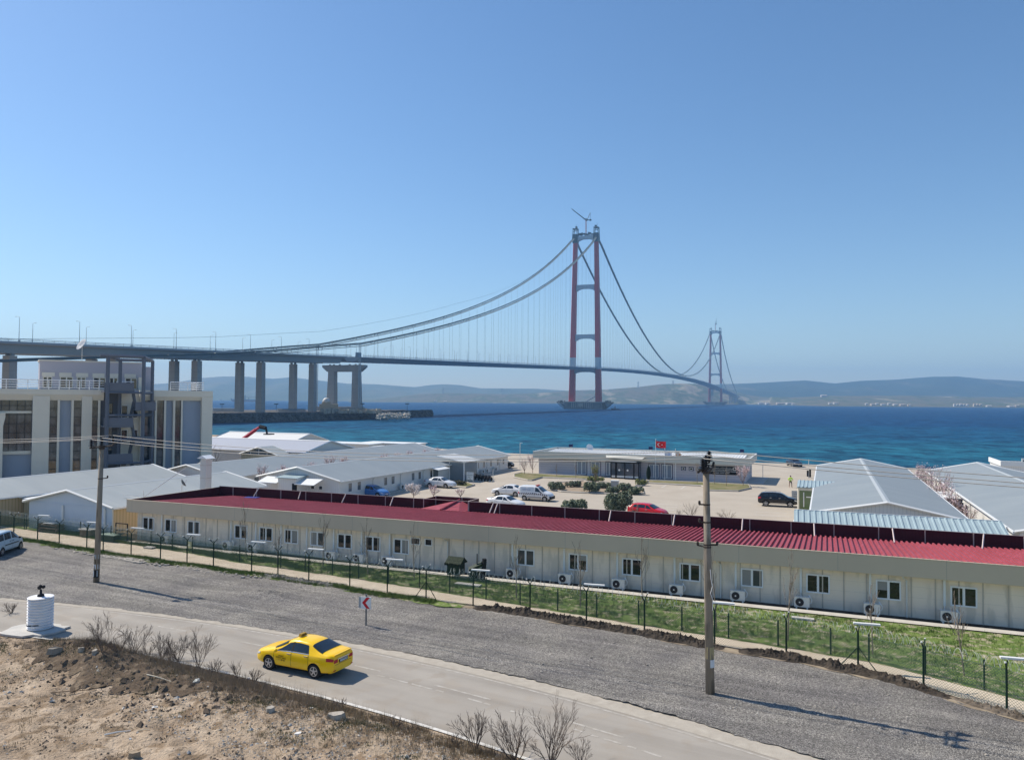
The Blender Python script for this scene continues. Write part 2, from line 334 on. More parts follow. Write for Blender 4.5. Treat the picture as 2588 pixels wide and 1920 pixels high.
# foreground dirt bank
def gz_bank(s, t):
    d = rlo(s)-.45-t
    rim = .12*math.exp(-((d-1.6)/1.3)**2)
    hump = .7*math.exp(-((s+32)/4)**2-((d-1.6)/1.5)**2)+.12*math.exp(-((s+26)/4)**2-((d-1.8)/1.2)**2)
    k = min(1, max(0, d/1.1)); k = k*k*(3-2*k)
    lump = .16*fbm(s*.9, t*.9)+.05*fbm(s*3.5, t*3.5)
    pad = math.exp(-(((s+39.2)/2.6)**4)-(((t-28.3)/2.2)**4))
    return k*((rim+hump+.1+lump*min(1, .35+d*.16))*(1-pad)+pad*.12)-.012
o = lay('dirt_bank', lambda s: 4.0, lambda s: rlo(s)-.22, -75, 26, .16, 150, gz_bank, M['dirt'], rag=(0, .12))
def bank_at(u, v):
    x, y, w = ray(u, v); k = 5.0
    while k < 90:
        px, py, pz = x*k, y*k, CZ+w*k
        s, t = px*D[0]+py*D[1], px*N[0]+py*N[1]
        g = gz_bank(s, t) if t < rlo(s)-.22 else 0
        if pz <= g: return px, py, g
        k += .05
    return px, py, 0
# darker turned soil on the left part of the bank
def soil_patch(name, s0_, s1_, da, db, seed, mt):
    f0 = lambda s: rlo(s)-.5-db*(math.sin(math.pi*(s-s0_)/(s1_-s0_))**.6)*(1+.35*fbm(s*.5, seed)+.15*fbm(s*2.3, seed)); f1 = lambda s: rlo(s)-.5-da*(1+.4*fbm(s*.8, seed+4))
    lay(name, f0, f1, s0_, s1_, .15, 26, lambda s, t: gz_bank(s, t)+.018+.03*abs(fbm(s*2.4, t*2.4)), mt)
DS = mat('soil_dark', (.075, .055, .038), .95, col2=(.15, .11, .075), scale=1.1, contrast=(.3, .7), bump=.06, bscale=8, detail=9, col3=(.19, .145, .10), scale3=2.1)
soil_patch('dark_soil', -37.2, -21.5, .1, 3.6, 3, DS)
0 and soil_patch('rust_soil', -30, -19, 4.6, 6.0, 11, mat('soil_rust', (.25, .13, .06), .95, col2=(.32, .21, .13), scale=1.3, contrast=(.3, .7), bump=.05, bscale=8, detail=8))
# sea
def sea_mat():
    mt = bpy.data.materials.new('sea_water'); mt.use_nodes = True; t = mt.node_tree; b = t.nodes['Principled BSDF']; L = t.links.new
    b.inputs['Roughness'].default_value = .5; b.inputs['IOR'].default_value = 1.33; b.inputs['Specular IOR Level'].default_value = .08
    ge = t.nodes.new('ShaderNodeNewGeometry')
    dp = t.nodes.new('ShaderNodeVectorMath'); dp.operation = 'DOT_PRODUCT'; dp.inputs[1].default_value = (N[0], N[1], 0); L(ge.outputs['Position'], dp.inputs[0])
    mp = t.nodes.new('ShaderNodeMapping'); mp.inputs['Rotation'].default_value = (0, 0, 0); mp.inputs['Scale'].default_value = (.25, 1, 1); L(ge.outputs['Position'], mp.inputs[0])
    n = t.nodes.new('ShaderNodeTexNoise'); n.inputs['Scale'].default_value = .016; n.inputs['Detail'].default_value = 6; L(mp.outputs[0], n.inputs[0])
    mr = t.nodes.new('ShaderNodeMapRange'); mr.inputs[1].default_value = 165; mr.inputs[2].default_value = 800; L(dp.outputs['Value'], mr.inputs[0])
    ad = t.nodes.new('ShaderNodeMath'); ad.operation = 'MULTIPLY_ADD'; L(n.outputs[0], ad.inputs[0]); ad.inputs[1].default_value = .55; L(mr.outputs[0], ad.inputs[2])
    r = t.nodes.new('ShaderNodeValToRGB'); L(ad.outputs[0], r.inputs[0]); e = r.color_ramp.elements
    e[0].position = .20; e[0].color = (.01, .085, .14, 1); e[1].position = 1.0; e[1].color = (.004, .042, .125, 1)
    for p, c in ((.27, (.014, .105, .155, 1)), (.36, (.009, .08, .145, 1)), (.44, (.010, .09, .155, 1)), (.60, (.006, .064, .14, 1))):
        q = e.new(p); q.color = c
    mp2 = t.nodes.new('ShaderNodeMapping'); mp2.inputs['Rotation'].default_value = (0, 0, math.radians(12)); mp2.inputs['Scale'].default_value = (.45, 1, 1); L(ge.outputs['Position'], mp2.inputs[0])
    n2 = t.nodes.new('ShaderNodeTexNoise'); n2.inputs['Scale'].default_value = .22; n2.inputs['Detail'].default_value = 5; n2.inputs['Roughness'].default_value = .62; L(mp2.outputs[0], n2.inputs[0])
    n3 = t.nodes.new('ShaderNodeTexNoise'); n3.inputs['Scale'].default_value = .05; n3.inputs['Detail'].default_value = 4; L(mp2.outputs[0], n3.inputs[0])
    am = t.nodes.new('ShaderNodeMath'); am.operation = 'MULTIPLY_ADD'; L(n3.outputs[0], am.inputs[0]); am.inputs[1].default_value = 1.5; L(n2.outputs[0], am.inputs[2])
    bp = t.nodes.new('ShaderNodeBump'); bp.inputs['Distance'].default_value = 1.3; L(am.outputs[0], bp.inputs['Height']); L(bp.outputs[0], b.inputs['Normal'])
    # whitecaps: foam flecks
    v = t.nodes.new('ShaderNodeTexVoronoi'); v.inputs['Scale'].default_value = .03; v.feature = 'F1'; mp3 = t.nodes.new('ShaderNodeMapping'); mp3.inputs['Scale'].default_value = (.9, .5, 1)
    L(ge.outputs['Position'], mp3.inputs[0]); L(mp3.outputs[0], v.inputs[0])
    lt = t.nodes.new('ShaderNodeMath'); lt.operation = 'LESS_THAN'; lt.inputs[1].default_value = .045; L(v.outputs['Distance'], lt.inputs[0])
    sc_ = t.nodes.new('ShaderNodeSeparateColor'); L(v.outputs['Color'], sc_.inputs[0])
    gt = t.nodes.new('ShaderNodeMath'); gt.operation = 'GREATER_THAN'; gt.inputs[1].default_value = .8; L(sc_.outputs[0], gt.inputs[0])
    mu = t.nodes.new('ShaderNodeMath'); mu.operation = 'MULTIPLY'; L(lt.outputs[0], mu.inputs[0]); L(gt.outputs[0], mu.inputs[1])
    mx = t.nodes.new('ShaderNodeMix'); mx.data_type = 'RGBA'; L(mu.outputs[0], mx.inputs[0]); L(r.outputs[0], mx.inputs[6]); mx.inputs[7].default_value = (.5, .55, .6, 1)
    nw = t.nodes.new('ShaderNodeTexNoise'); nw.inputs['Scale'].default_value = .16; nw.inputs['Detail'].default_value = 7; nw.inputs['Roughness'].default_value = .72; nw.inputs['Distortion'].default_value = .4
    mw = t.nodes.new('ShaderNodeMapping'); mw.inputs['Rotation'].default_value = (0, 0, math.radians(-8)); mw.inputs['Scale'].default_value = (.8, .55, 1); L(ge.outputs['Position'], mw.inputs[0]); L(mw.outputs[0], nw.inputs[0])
    rw = t.nodes.new('ShaderNodeValToRGB'); rw.color_ramp.elements[0].position = .36; rw.color_ramp.elements[1].position = .66; rw.color_ramp.elements[0].color = (.35, .40, .5, 1); rw.color_ramp.elements[1].color = (2.1, 1.9, 1.6, 1); L(nw.outputs[0], rw.inputs[0])  # light and dark sides of the waves painted into the water colour
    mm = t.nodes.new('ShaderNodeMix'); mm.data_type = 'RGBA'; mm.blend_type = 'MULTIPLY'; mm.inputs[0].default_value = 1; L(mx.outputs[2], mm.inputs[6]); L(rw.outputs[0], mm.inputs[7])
    L(mm.outputs[2], b.inputs['Base Color']); return mt
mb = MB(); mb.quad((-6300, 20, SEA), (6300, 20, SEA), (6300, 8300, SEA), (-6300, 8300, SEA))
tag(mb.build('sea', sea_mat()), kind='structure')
# ---------------------------------------------------------------- far land
def hill_mat(name, cols, sc1=.004, st_=(1, .35, 2.0)):
    mt = bpy.data.materials.new(name); mt.use_nodes = True; t = mt.node_tree; b = t.nodes['Principled BSDF']; L = t.links.new
    b.inputs['Roughness'].default_value = .95; b.inputs['Specular IOR Level'].default_value = .1
    ge = t.nodes.new('ShaderNodeNewGeometry'); mp = t.nodes.new('ShaderNodeMapping'); mp.inputs['Scale'].default_value = st_; L(ge.outputs['Position'], mp.inputs[0])
    n = t.nodes.new('ShaderNodeTexNoise'); n.inputs['Scale'].default_value = sc1; n.inputs['Detail'].default_value = 9; n.inputs['Roughness'].default_value = .68; L(mp.outputs[0], n.inputs[0])
    r = t.nodes.new('ShaderNodeValToRGB'); L(n.outputs[0], r.inputs[0]); e = r.color_ramp.elements
    e[0].position = .32; e[0].color = (*cols[0], 1); e[1].position = .7; e[1].color = (*cols[-1], 1)
    for i, c in enumerate(cols[1:-1]): q = e.new(.32+.38*(i+1)/(len(cols)-1)); q.color = (*c, 1)
    L(r.outputs[0], b.inputs['Base Color']); return mt
def ridge(name, prof, shoreD, ridgeD, material, du=6, nr=16, pw=1.0, seed=0, rough=.06):
    us = np.arange(prof[0][0], prof[-1][0]+1, du); rows = []
    for j in range(nr+4):
        row = []; k = j/nr
        for u in us:
            sd = pl(shoreD, u) if hasattr(shoreD, '__len__') else shoreD; rd = ridgeD if not callable(ridgeD) else ridgeD(u)
            rd = max(rd, sd+250); dd = sd+(rd-sd)*k
            x, y, zt = hz(u, pl(prof, u), rd); H = zt-SEA
            x = ray(u, 1000)[0]/ray(u, 1000)[1]*dd
            if k <= 1: h = H*(k**pw)*(1+rough*4*k*(1-k)*fbm(x*.004+seed, dd*.004)*3)
            else: h = H*max(0, 1-(k-1)*3.5)
            row.append((x, dd, SEA-.5+h+.5))
        rows.append(row)
    mb = MB(); mb.strip(rows); o = mb.build(name, material, smooth=True)
    if o.data.polygons[0].normal.z < 0: o.data.flip_normals()
    return tag(o, kind='structure')
HA = hill_mat('hill_far_land', [(.05, .075, .05), (.10, .12, .07), (.2, .18, .11)], .0016)
HB = hill_mat('hill_coast_land', [(.035, .05, .028), (.09, .10, .05), (.14, .12, .08), (.06, .085, .035), (.30, .25, .17), (.12, .11, .07)], .0042, (1, .3, 1.5))
HC = hill_mat('hill_forest_land', [(.028, .05, .04), (.035, .06, .045), (.05, .07, .05), (.2, .17, .12)], .0026)
ridge('far_hills', [(-300, 985), (300, 975), (430, 968), (518, 954), (561, 951), (625, 951.6), (645, 954), (690, 957), (734, 953), (785, 959), (876, 969), (950, 970.6), (1049, 978), (1085, 973), (1125, 970.6), (1165, 973), (1214, 981), (1354, 982), (1392, 984.6), (1480, 990), (1600, 1000)], 4700, 6600, HA, seed=4)
ridge('forest_hills', [(1560, 1002), (1700, 980), (1780, 972), (1848, 970), (1910, 967.7), (1975, 964), (2035, 961), (2075, 965), (2110, 969), (2177, 962), (2265, 959), (2354, 952), (2421, 951), (2487, 957.5), (2588, 963), (2700, 966), (2900, 985)], 4400, 5900, HC, seed=8)
SHD = [(900, 3750), (1700, 3650), (1820, 3950), (1900, 4050), (1960, 3450), (2088, 2950), (2750, 2750)]
ridge('coast_hills', [(880, 1013), (960, 1008), (1054, 996), (1138, 993), (1265, 996), (1356, 993.5), (1400, 990), (1454, 986), (1525, 984.6), (1616, 977.5), (1668, 971), (1721, 968.8), (1760, 970), (1800, 976), (1848, 986), (1880, 996), (1905, 1000), (1940, 1003), (2000, 1004), (2100, 1000), (2200, 1000), (2300, 999), (2450, 1003), (2588, 1003), (2800, 1005)], SHD, lambda u: 4500 if u < 1800 else (4650 if u < 1950 else 4000), HB, seed=2, rough=.12, du=5)
# haze: one closed body of air round everything
mb = MB(); mb.bx(-6500, 6500, -220, 8600, -12, 385)
hzm = bpy.data.materials.new('haze_air'); hzm.use_nodes = True; t = hzm.node_tree; t.nodes.remove(t.nodes['Principled BSDF'])
pv = t.nodes.new('ShaderNodeVolumePrincipled'); pv.inputs['Color'].default_value = (.34, .62, 1, 1); pv.inputs['Density'].default_value = 1.6e-4; pv.inputs['Anisotropy'].default_value = .1
t.links.new(pv.outputs[0], t.nodes['Material Output'].inputs['Volume'])
tag(mb.build('haze', hzm), 'pale blue haze over the water and the far hills', kind='stuff')
# ================================================================ SUSPENSION BRIDGE
P1 = (131.0, 1374.0); BD = (.3614, .9324); BC = (.9324, -.3614)      # near tower, deck heading, cross heading
BA = math.atan2(BD[1], BD[0])
def bp_(q, w, z): return (P1[0]+BD[0]*q+BC[0]*w, P1[1]+BD[1]*q+BC[1]*w, z)   # q along the deck from the near tower
def deckz(q):
    if q < 0: return 70.5+q*.0297
    if q > 2023: return deckz(2023-q)
    k = (q-1011.5)/1011.5; return 85.5-15*k*k
M['steel'] = mat('bridge_steel', (.22, .27, .31), .5, col2=(.27, .31, .35), scale=.05, contrast=(.3, .7))
M['deck_steel'] = mat('deck_steel', (.27, .32, .37), .5, col2=(.33, .38, .42), scale=.05, contrast=(.3, .7))
M['tower_red'] = mat('tower_red', (.52, .05, .045), .5, col2=(.42, .06, .06), scale=.03, contrast=(.3, .7))
M['tower_grey'] = mat('tower_grey', (.42, .47, .5), .5)
M['cable'] = mat('cable_steel', (.07, .1, .11), .5)
M['catwalk'] = mat('catwalk_mesh', (.16, .2, .21), .6)
M['pier_conc'] = mat('pier_concrete', (.30, .29, .28), .85, col2=(.40, .385, .365), scale=.12, contrast=(.3, .7), stretch=(1, 1, .3), stripes=(2, 4.0, (.25, .24, .23), .03))
M['rail'] = mat('rail_grey', (.30, .36, .40), .5)
bridge = root('suspension_bridge', (P1[0], P1[1], SEA), 0, 'long suspension bridge with two red towers crossing the strait on tall concrete piers', 'bridge')
off = (-P1[0], -P1[1], -SEA)
def bb(mb, name, mats, smooth=False, label=None, parent=None):
    mb.v = [(a+off[0], b+off[1], c+off[2]) for a, b, c in mb.v]
    o = mb.build(name, mats, parent or bridge, smooth=smooth, fix=True)
    if label: o['label'] = label
    return o
# approach viaduct (steel-composite girders on twin piers)
def girder(qs, sect):
    mb = MB(); rows = []
    for q in qs: rows.append([bp_(q, w, deckz(q)+z) for w, z in sect])
    mb.strip(rows)
    n = len(sect); mb.f.append(tuple(range(n))); mb.m.append(0); e = (len(rows)-1)*n; mb.f.append(tuple(range(e, e+n))); mb.m.append(0)
    return mb
S_AP = [(-18.5, 0), (18.5, 0), (18.5, -.9), (13.5, -1.6), (12.2, -5.4), (4.6, -5.4), (3.4, -1.8), (-3.4, -1.8), (-4.6, -5.4), (-12.2, -5.4), (-13.5, -1.6), (-18.5, -.9), (-18.5, 0)]
S_SP = [(-22.5, 0), (22.5, 0), (22.5, -.5), (19, -1.4), (16, -3.5), (8, -3.5), (4.5, -.8), (-4.5, -.8), (-8, -3.5), (-16, -3.5), (-19, -1.4), (-22.5, -.5), (-22.5, 0)]
bb(girder(list(np.arange(-1500, -771, 31)), S_AP), 'approach_deck', M['deck_steel'])
bb(girder(list(np.arange(-770, 2794, 23.6)), S_SP), 'main_deck', M['deck_steel'])
bb(girder(list(np.arange(2794, 3100, 31)), S_AP), 'approach_deck', M['deck_steel'])
# railings, wind-shield posts
mb = MB()
for w0, qa, qb in ((-18.3, -1500, -772), (18.3, -1500, -772), (-22.2, -768, 2790), (22.2, -768, 2790)):
    for h in (.7, 1.35):
        mb.tube([bp_(q, w0, deckz(q)+h) for q in np.arange(qa, qb, 30)], .13, 4)
    q = qa
    while q < min(qb, 900):
        mb.bar(bp_(q, w0, deckz(q)), bp_(q, w0, deckz(q)+(1.5 if q < -770 else 2.6)), .16 if q < -770 else .2); q += 4 if q > -770 else 6
for w0 in (-2.2, 2.2): mb.tube([bp_(q, w0, deckz(q)+.9) for q in np.arange(-1500, 2790, 30)], .18, 4)
bb(mb, 'railing', M['rail'])
# maintenance nets hanging below the side span
mb = MB()
for q in np.arange(-760, -20, 24): 
    a = bp_(q, 21, deckz(q)-4.4); b = bp_(q+17, 21, deckz(q)-4.4); mb.tube([a, b], .12, 4); mb.tube([a, bp_(q, 19, deckz(q)-1.5)], .1, 4); mb.tube([b, bp_(q+17, 19, deckz(q)-1.5)], .1, 4)
bb(mb, 'underdeck_gantry', mat('net_pale', (.55, .5, .45), .8))
# piers
def pier_pair(q, z0):
    zt = deckz(q)-5.5
    for w0 in (-9.3, 9.3):
        mb = MB(); c = bp_(q, w0, 0); mb.box((c[0], c[1], (z0+zt-1.0)/2), (5.2, 4.2, zt-1.0-z0), BA+math.pi/2, taper=.94)
        o = bb(mb, 'pier', M['pier_conc'])
        for k in (-1.7, 1.7):
            mb = MB(); c2 = bp_(q, w0+k, 0); mb.box((c2[0], c2[1], zt-.5), (1.6, 1.1, 1.0), BA); bb(mb, 'bearing', M['steel'], parent=o)
for i in range(1, 9): pier_pair(-759-61.5*i, -.5 if i > 1 else 0)
for i in range(1, 4): pier_pair(2794+61.5*i, 10)
def transition(q, z0):
    mb = MB(); zt = deckz(q)-5.6
    for w0 in (-12.2, 12.2):
        a0 = bp_(q, w0*1.03, 0); a1 = bp_(q, w0*.99, 0)
        vs = []
        for c, hw, hd, z in ((a0, 3.7, 3.2, z0), (a1, 3.0, 2.6, zt-6.5)):
            for i, j in ((-1, -1), (1, -1), (1, 1), (-1, 1)):
                vs.append((c[0]+BC[0]*hw*i+BD[0]*hd*j, c[1]+BC[1]*hw*i+BD[1]*hd*j, z))
        mb.add(vs, [(3, 2, 1, 0), (4, 5, 6, 7), (0, 1, 5, 4), (1, 2, 6, 5), (2, 3, 7, 6), (3, 0, 4, 7)])
    pts = [(-16, zt-6.6), (16, zt-6.6), (21, zt-2.6), (21, zt-.9), (-21, zt-.9), (-21, zt-2.6)]
    mb.prism([bp_(q-3, w, z) for w, z in pts], (BD[0]*6, BD[1]*6, 0)); bb(mb, 'transition_pier', M['pier_conc'])
    for w0 in (-15, -11, -5, 5, 11, 15): mb = MB(); c = bp_(q, w0, zt-.4); mb.box(c, (1.2, 1.2, .9), BA); bb(mb, 'bearing', mat('bearing_pale', (.7, .7, .68), .6))
transition(-762, 0); transition(2790, 4)
# towers
def zof(y, q=0): return CZ+(1011.8-y)/F*1374
def tower(q, detail=True):
    tw = MB(); tr = MB(); gm = MB()
    for sg in (-1, 1):
        def sec(z):
            k = (z-10)/(300-10); w0 = sg*(24.6-5.2*k); a = 4.7-1.4*k; b = 6.2-1.6*k
            c = .7
            return [bp_(q+y_, w0+x_, z) for x_, y_ in ((-a+c, -b), (a-c, -b), (a, -b+c), (a, b-c), (a-c, b), (-a+c, b), (-a, b-c), (-a, -b+c))]
        for z0_, z1_, mbx in ((10, 68, tw), (68, 89, gm), (89, 296, tw)):
            zs = np.linspace(z0_, z1_, 2 if mbx is gm else 5); rows = []
            for z in zs: r = sec(z); rows.append(r+[r[0]])
            mbx.strip(rows)
    o = bb(tw, 'tower_legs', M['tower_red'])
    bb(gm, 'tower_leg_band', M['tower_grey'], parent=o)
    for zc, hm, he, wi in ((215, 7.0, 11.5, 16.4), (126, 7.2, 12.0, 18.0), (64, 5.0, 8.0, 19.2)):
        cb = MB()
        top = zc+4.2; pts = [(-wi, top), (wi, top)]
        for i in range(13):
            x = wi-2*wi*i/12; k = abs(x)/wi; pts.append((x, top-(hm+(he-hm)*k**3)))
        for i in range(len(pts)-3):                       # convex pieces
            pass
        n = 12
        for i in range(n):
            xa = -wi+2*wi*i/n; xb = xa+2*wi/n; ha = top-(hm+(he-hm)*(abs(xa)/wi)**3); hb = top-(hm+(he-hm)*(abs(xb)/wi)**3)
            cb.prism([bp_(q-3.2, xa, ha), bp_(q-3.2, xb, hb), bp_(q-3.2, xb, top), bp_(q-3.2, xa, top)], (BD[0]*6.4, BD[1]*6.4, 0))
        bb(cb, 'cross_beam', M['tower_grey'])
    cb = MB(); cb.prism([bp_(q-3, w, z) for w, z in ((-15.5, 298), (-6, 301.5), (6, 301.5), (15.5, 298), (15.5, 309), (-15.5, 306))], (BD[0]*6, BD[1]*6, 0))
    bb(cb, 'cross_beam', M['tower_grey'])
    hd = MB()
    for sg in (-1, 1):
        w0 = sg*19.4
        hd.prism([bp_(q-5.6, w0+a, z) for a, z in ((-3.9, 295), (3.9, 295), (5.0, 302), (4.4, 311), (-4.4, 311), (-5.0, 302))], (BD[0]*11.2, BD[1]*11.2, 0))
        for i in (-1, 1):
            for j in (-1, 1): hd.bar(bp_(q+j*4, w0+i*4, 310), bp_(q+j*4, w0+i*3.6, 322), .9)
        for j in (-4, 0, 4): hd.bar(bp_(q+j, w0-4.6, 321), bp_(q+j, w0+4.6, 321), 1.0)
        for i in (-4, 4): hd.bar(bp_(q-5, w0+i, 321), bp_(q+5, w0+i, 321), 1.0); hd.bar(bp_(q-5, w0+i, 315), bp_(q+5, w0-i, 320), .6)
        hd.box(bp_(q, w0-1.5*sg, 324), (4, 3, 3), BA)
        hd.bar(bp_(q, w0+1, 322), bp_(q, w0+1, 329), .4)
    random.seed(5)
    for i in range(9): hd.box(bp_(q+random.uniform(-2.5, 2.5), -13+i*3.1, 309.5+random.uniform(0, 2)), (2.6, 3.2, random.uniform(2.5, 5)), BA)
    bb(hd, 'saddle_housing', M['cable'])
    # foundation
    fd = MB(); fd.prism([bp_(q-14, w, z) for w, z in ((-34.5, SEA-1), (34.5, SEA-1), (34.5, 9.6), (-34.5, 9.6))], (BD[0]*28, BD[1]*28, 0))
    o = bb(fd, 'tower_foundation', mat('foundation', (.10, .11, .11), .8, col2=(.17, .17, .165), scale=.15, contrast=(.35, .65)))
    fp = MB(); fp.prism([bp_(q-15, w, z) for w, z in ((-36.5, 8.7), (36.5, 8.7), (36.5, 10.3), (-36.5, 10.3))], (BD[0]*30, BD[1]*30, 0))
    for i in range(12): c = bp_(q-14.3, -21+i*3.4, 3.8); fp.box(c, (1.0, .8, 9.4), BA+math.pi/2)
    fp.box(bp_(q-15, -4, 4.6), (9, 1.5, 5.4), BA+math.pi/2)
    bb(fp, 'foundation_slab', mat('foundation_pale', (.36, .33, .28), .8), parent=o)
    ww = MB()
    for sg in (-1, 1):
        ww.prism([bp_(q-12, sg*w, z) for w, z in ((36, 8.2), (50, 8.8), (50, 10.0), (36, 10.2))], (BD[0]*22, BD[1]*22, 0))
        for j in (-11, 0, 9):
            ww.bar(bp_(q+j, sg*49, 8.6), bp_(q+j, sg*35.5, -2.5), .9); ww.bar(bp_(q+j, sg*43, 8.6), bp_(q+j, sg*35.5, 1.5), .8)
            ww.bar(bp_(q+j, sg*38, 8), bp_(q+j, sg*35.5, -2.5), .7)
        for i in range(5): ww.box(bp_(q-8+random.uniform(-3, 8), sg*(38+i*2.6), 11.2), (1.8, 1.8, random.uniform(1.2, 3)), BA)
    bb(ww, 'work_platform', mat('platform_steel', (.09, .09, .08), .7), parent=o)
    if detail:
        m2 = MB(); m2.bar(bp_(q-7, 20, 19.5), bp_(q-7, 4, 10.5), .9); bb(m2, 'access_ramp', M['steel'], parent=o)
tower(0); tower(2023, False)
# main cables with the catwalk under each
side = [(0, 308), (-155, 231), (-311, 170), (-467, 124), (-575, 97.5), (-683, 74.5), (-770, 59.5), (-904, 43.6), (-1006, 35.1), (-1080, 28.9), (-1290, 10)]
sq = np.array([a for a, b in side][::-1]); sz = np.array([b for a, b in side][::-1])
csd = np.polyfit([a for a, b in side[:7]], [b for a, b in side[:7]], 3)
def cabz(q):
    if 0 <= q <= 2023: k = (q-1011.5)/1011.5; return 90.5+(308-90.5)*k*k
    if q > 2023: q = 2023-q
    if q >= -770: return float(np.polyval(csd, q)+(308-np.polyval(csd, 0))*(1+q/770))
    return float(np.interp(q, sq, sz))
for sg in (-1, 1):
    W = lambda q: sg*21.4 if not (abs(q) < 15 or abs(q-2023) < 15) else sg*20.4
    qs = sorted(set(list(np.arange(-1290, -770, 40))+list(np.arange(-770, 2794, 19.0))+[-770, 0, 2023, 2793]))
    mb = MB(); mb.tube([bp_(q, W(q), cabz(q)) for q in qs], .62, 6); o = bb(mb, 'main_cable', M['cable'], smooth=True)
    mb = MB(); q1 = [q for q in qs if -1000 < q <= 2793]
    mb.strip([[bp_(q, W(q)-1.7, cabz(q)-2.3), bp_(q, W(q)+1.7, cabz(q)-2.3)] for q in q1]); mb.strip([[bp_(q, W(q)-1.7, cabz(q)-2.55), bp_(q, W(q)+1.7, cabz(q)-2.55)] for q in q1])
    for e in (-1.7, 1.7): mb.tube([bp_(q, W(q)+e, cabz(q)-1.1) for q in q1], .13, 4); mb.tube([bp_(q, W(q)+e, cabz(q)-2.4) for q in q1], .2, 4)
    for q in np.arange(-980, 1100, 38):
        for e in (-1.7, 1.7): mb.bar(bp_(q, W(q)+e, cabz(q)-2.4), bp_(q, W(q)+e, cabz(q)+.3), .3)
        mb.bar(bp_(q, W(q)-1.7, cabz(q)+.3), bp_(q, W(q)+1.7, cabz(q)+.3), .3)
    bb(mb, 'catwalk', M['catwalk'], parent=o)
    hs = MB(); far = MB(); n = 0
    qh = [q for q in np.arange(-744, -20, 24)]+[q for q in np.arange(24, 2010, 24)]+[q for q in np.arange(2047, 2780, 24)]
    for q in qh:
        z1_ = cabz(q)-.5; z0_ = deckz(q)+.2
        if z1_-z0_ < 1.2: continue
        if q <= 480:
            mb = MB(); mb.tube([bp_(q, sg*21.4, z0_), bp_(q, sg*21.4, z1_)], .075, 4); bb(mb, 'hanger_cable', M['cable'], parent=None)
        else: far.tube([bp_(q, sg*21.4, z0_), bp_(q, sg*21.4, z1_)], .075, 4)
    o = bb(far, 'hanger_cable', M['cable']); o['kind'] = 'stuff'
    # tie-down pair at the transition pier
    mb = MB()
    for k in (-1.2, 1.2): mb.tube([bp_(-772+k, sg*21.4, 2), bp_(-772+k, sg*21.4, cabz(-772)-.4)], .3, 5)
    bb(mb, 'tie_down_cable', mat('tie_pale', (.4, .45, .48), .5))
mb = MB(); mb.box(bp_(-773, 20.6, deckz(-773)+1.6), (6, 2, 4.2), BA); bb(mb, 'deck_kiosk', M['steel'])
mb = MB(); mb.box(bp_(-772, 0, 2.6), (8, 48, 6.2), BA); bb(mb, 'anchor_block', M['pier_conc'])
# slender ropeway lines above the side span
mb = MB()
for w0, up_ in ((0, 9),):
    mb.tube([bp_(q, w0-21, cabz(q)+11*max(0, min(1, (-q-190)/300))) for q in np.arange(-1290, -190, 40)], .085, 4)
bb(mb, 'hauling_rope', M['cable'])
# lamp posts on the deck
lp = MB(); H = 12
lp.tube([(0, 0, 0), (0, 0, H)], (.17, .09), 5); lp.box((0, 0, .5), (.5, .5, 1.0)); 
pole_me = None; first = None; g = 'lamp posts along the edges of the bridge deck'
def bridge_lamp(q, sg):
    global first
    lab = ('slim street lamp standing in the long row on the bridge deck' )
    c = bp_(q, sg*(17.4 if q < -770 else 14.5), deckz(q))
    if first is None:
        r_ = root('street_lamp', c, BA, lab, 'street lamp', g); o = lp.build('post', M['steel'], r_)
        a = MB(); a.tube([(0, 0, H), (0, -sg*0+.9, H+.35), (0, 1.9, H+.4)], .08, 4); a.box((0, 2.2, H+.36), (.35, .9, .14)); a.build('lamp_head', M['steel'], r_); first = r_
    else: r_ = copy_tree(first); r_.location = c
    r_.rotation_euler = (0, 0, BA+math.pi/2*0+(math.pi if sg > 0 else 0)*0)
    if sg > 0: r_.rotation_euler = (0, 0, BA)
    else: r_.rotation_euler = (0, 0, BA+math.pi)
q = -1134
while q < 900:
    for sg in (1, -1): 
        if abs(q) > 12: bridge_lamp(q, sg)
    q += 33
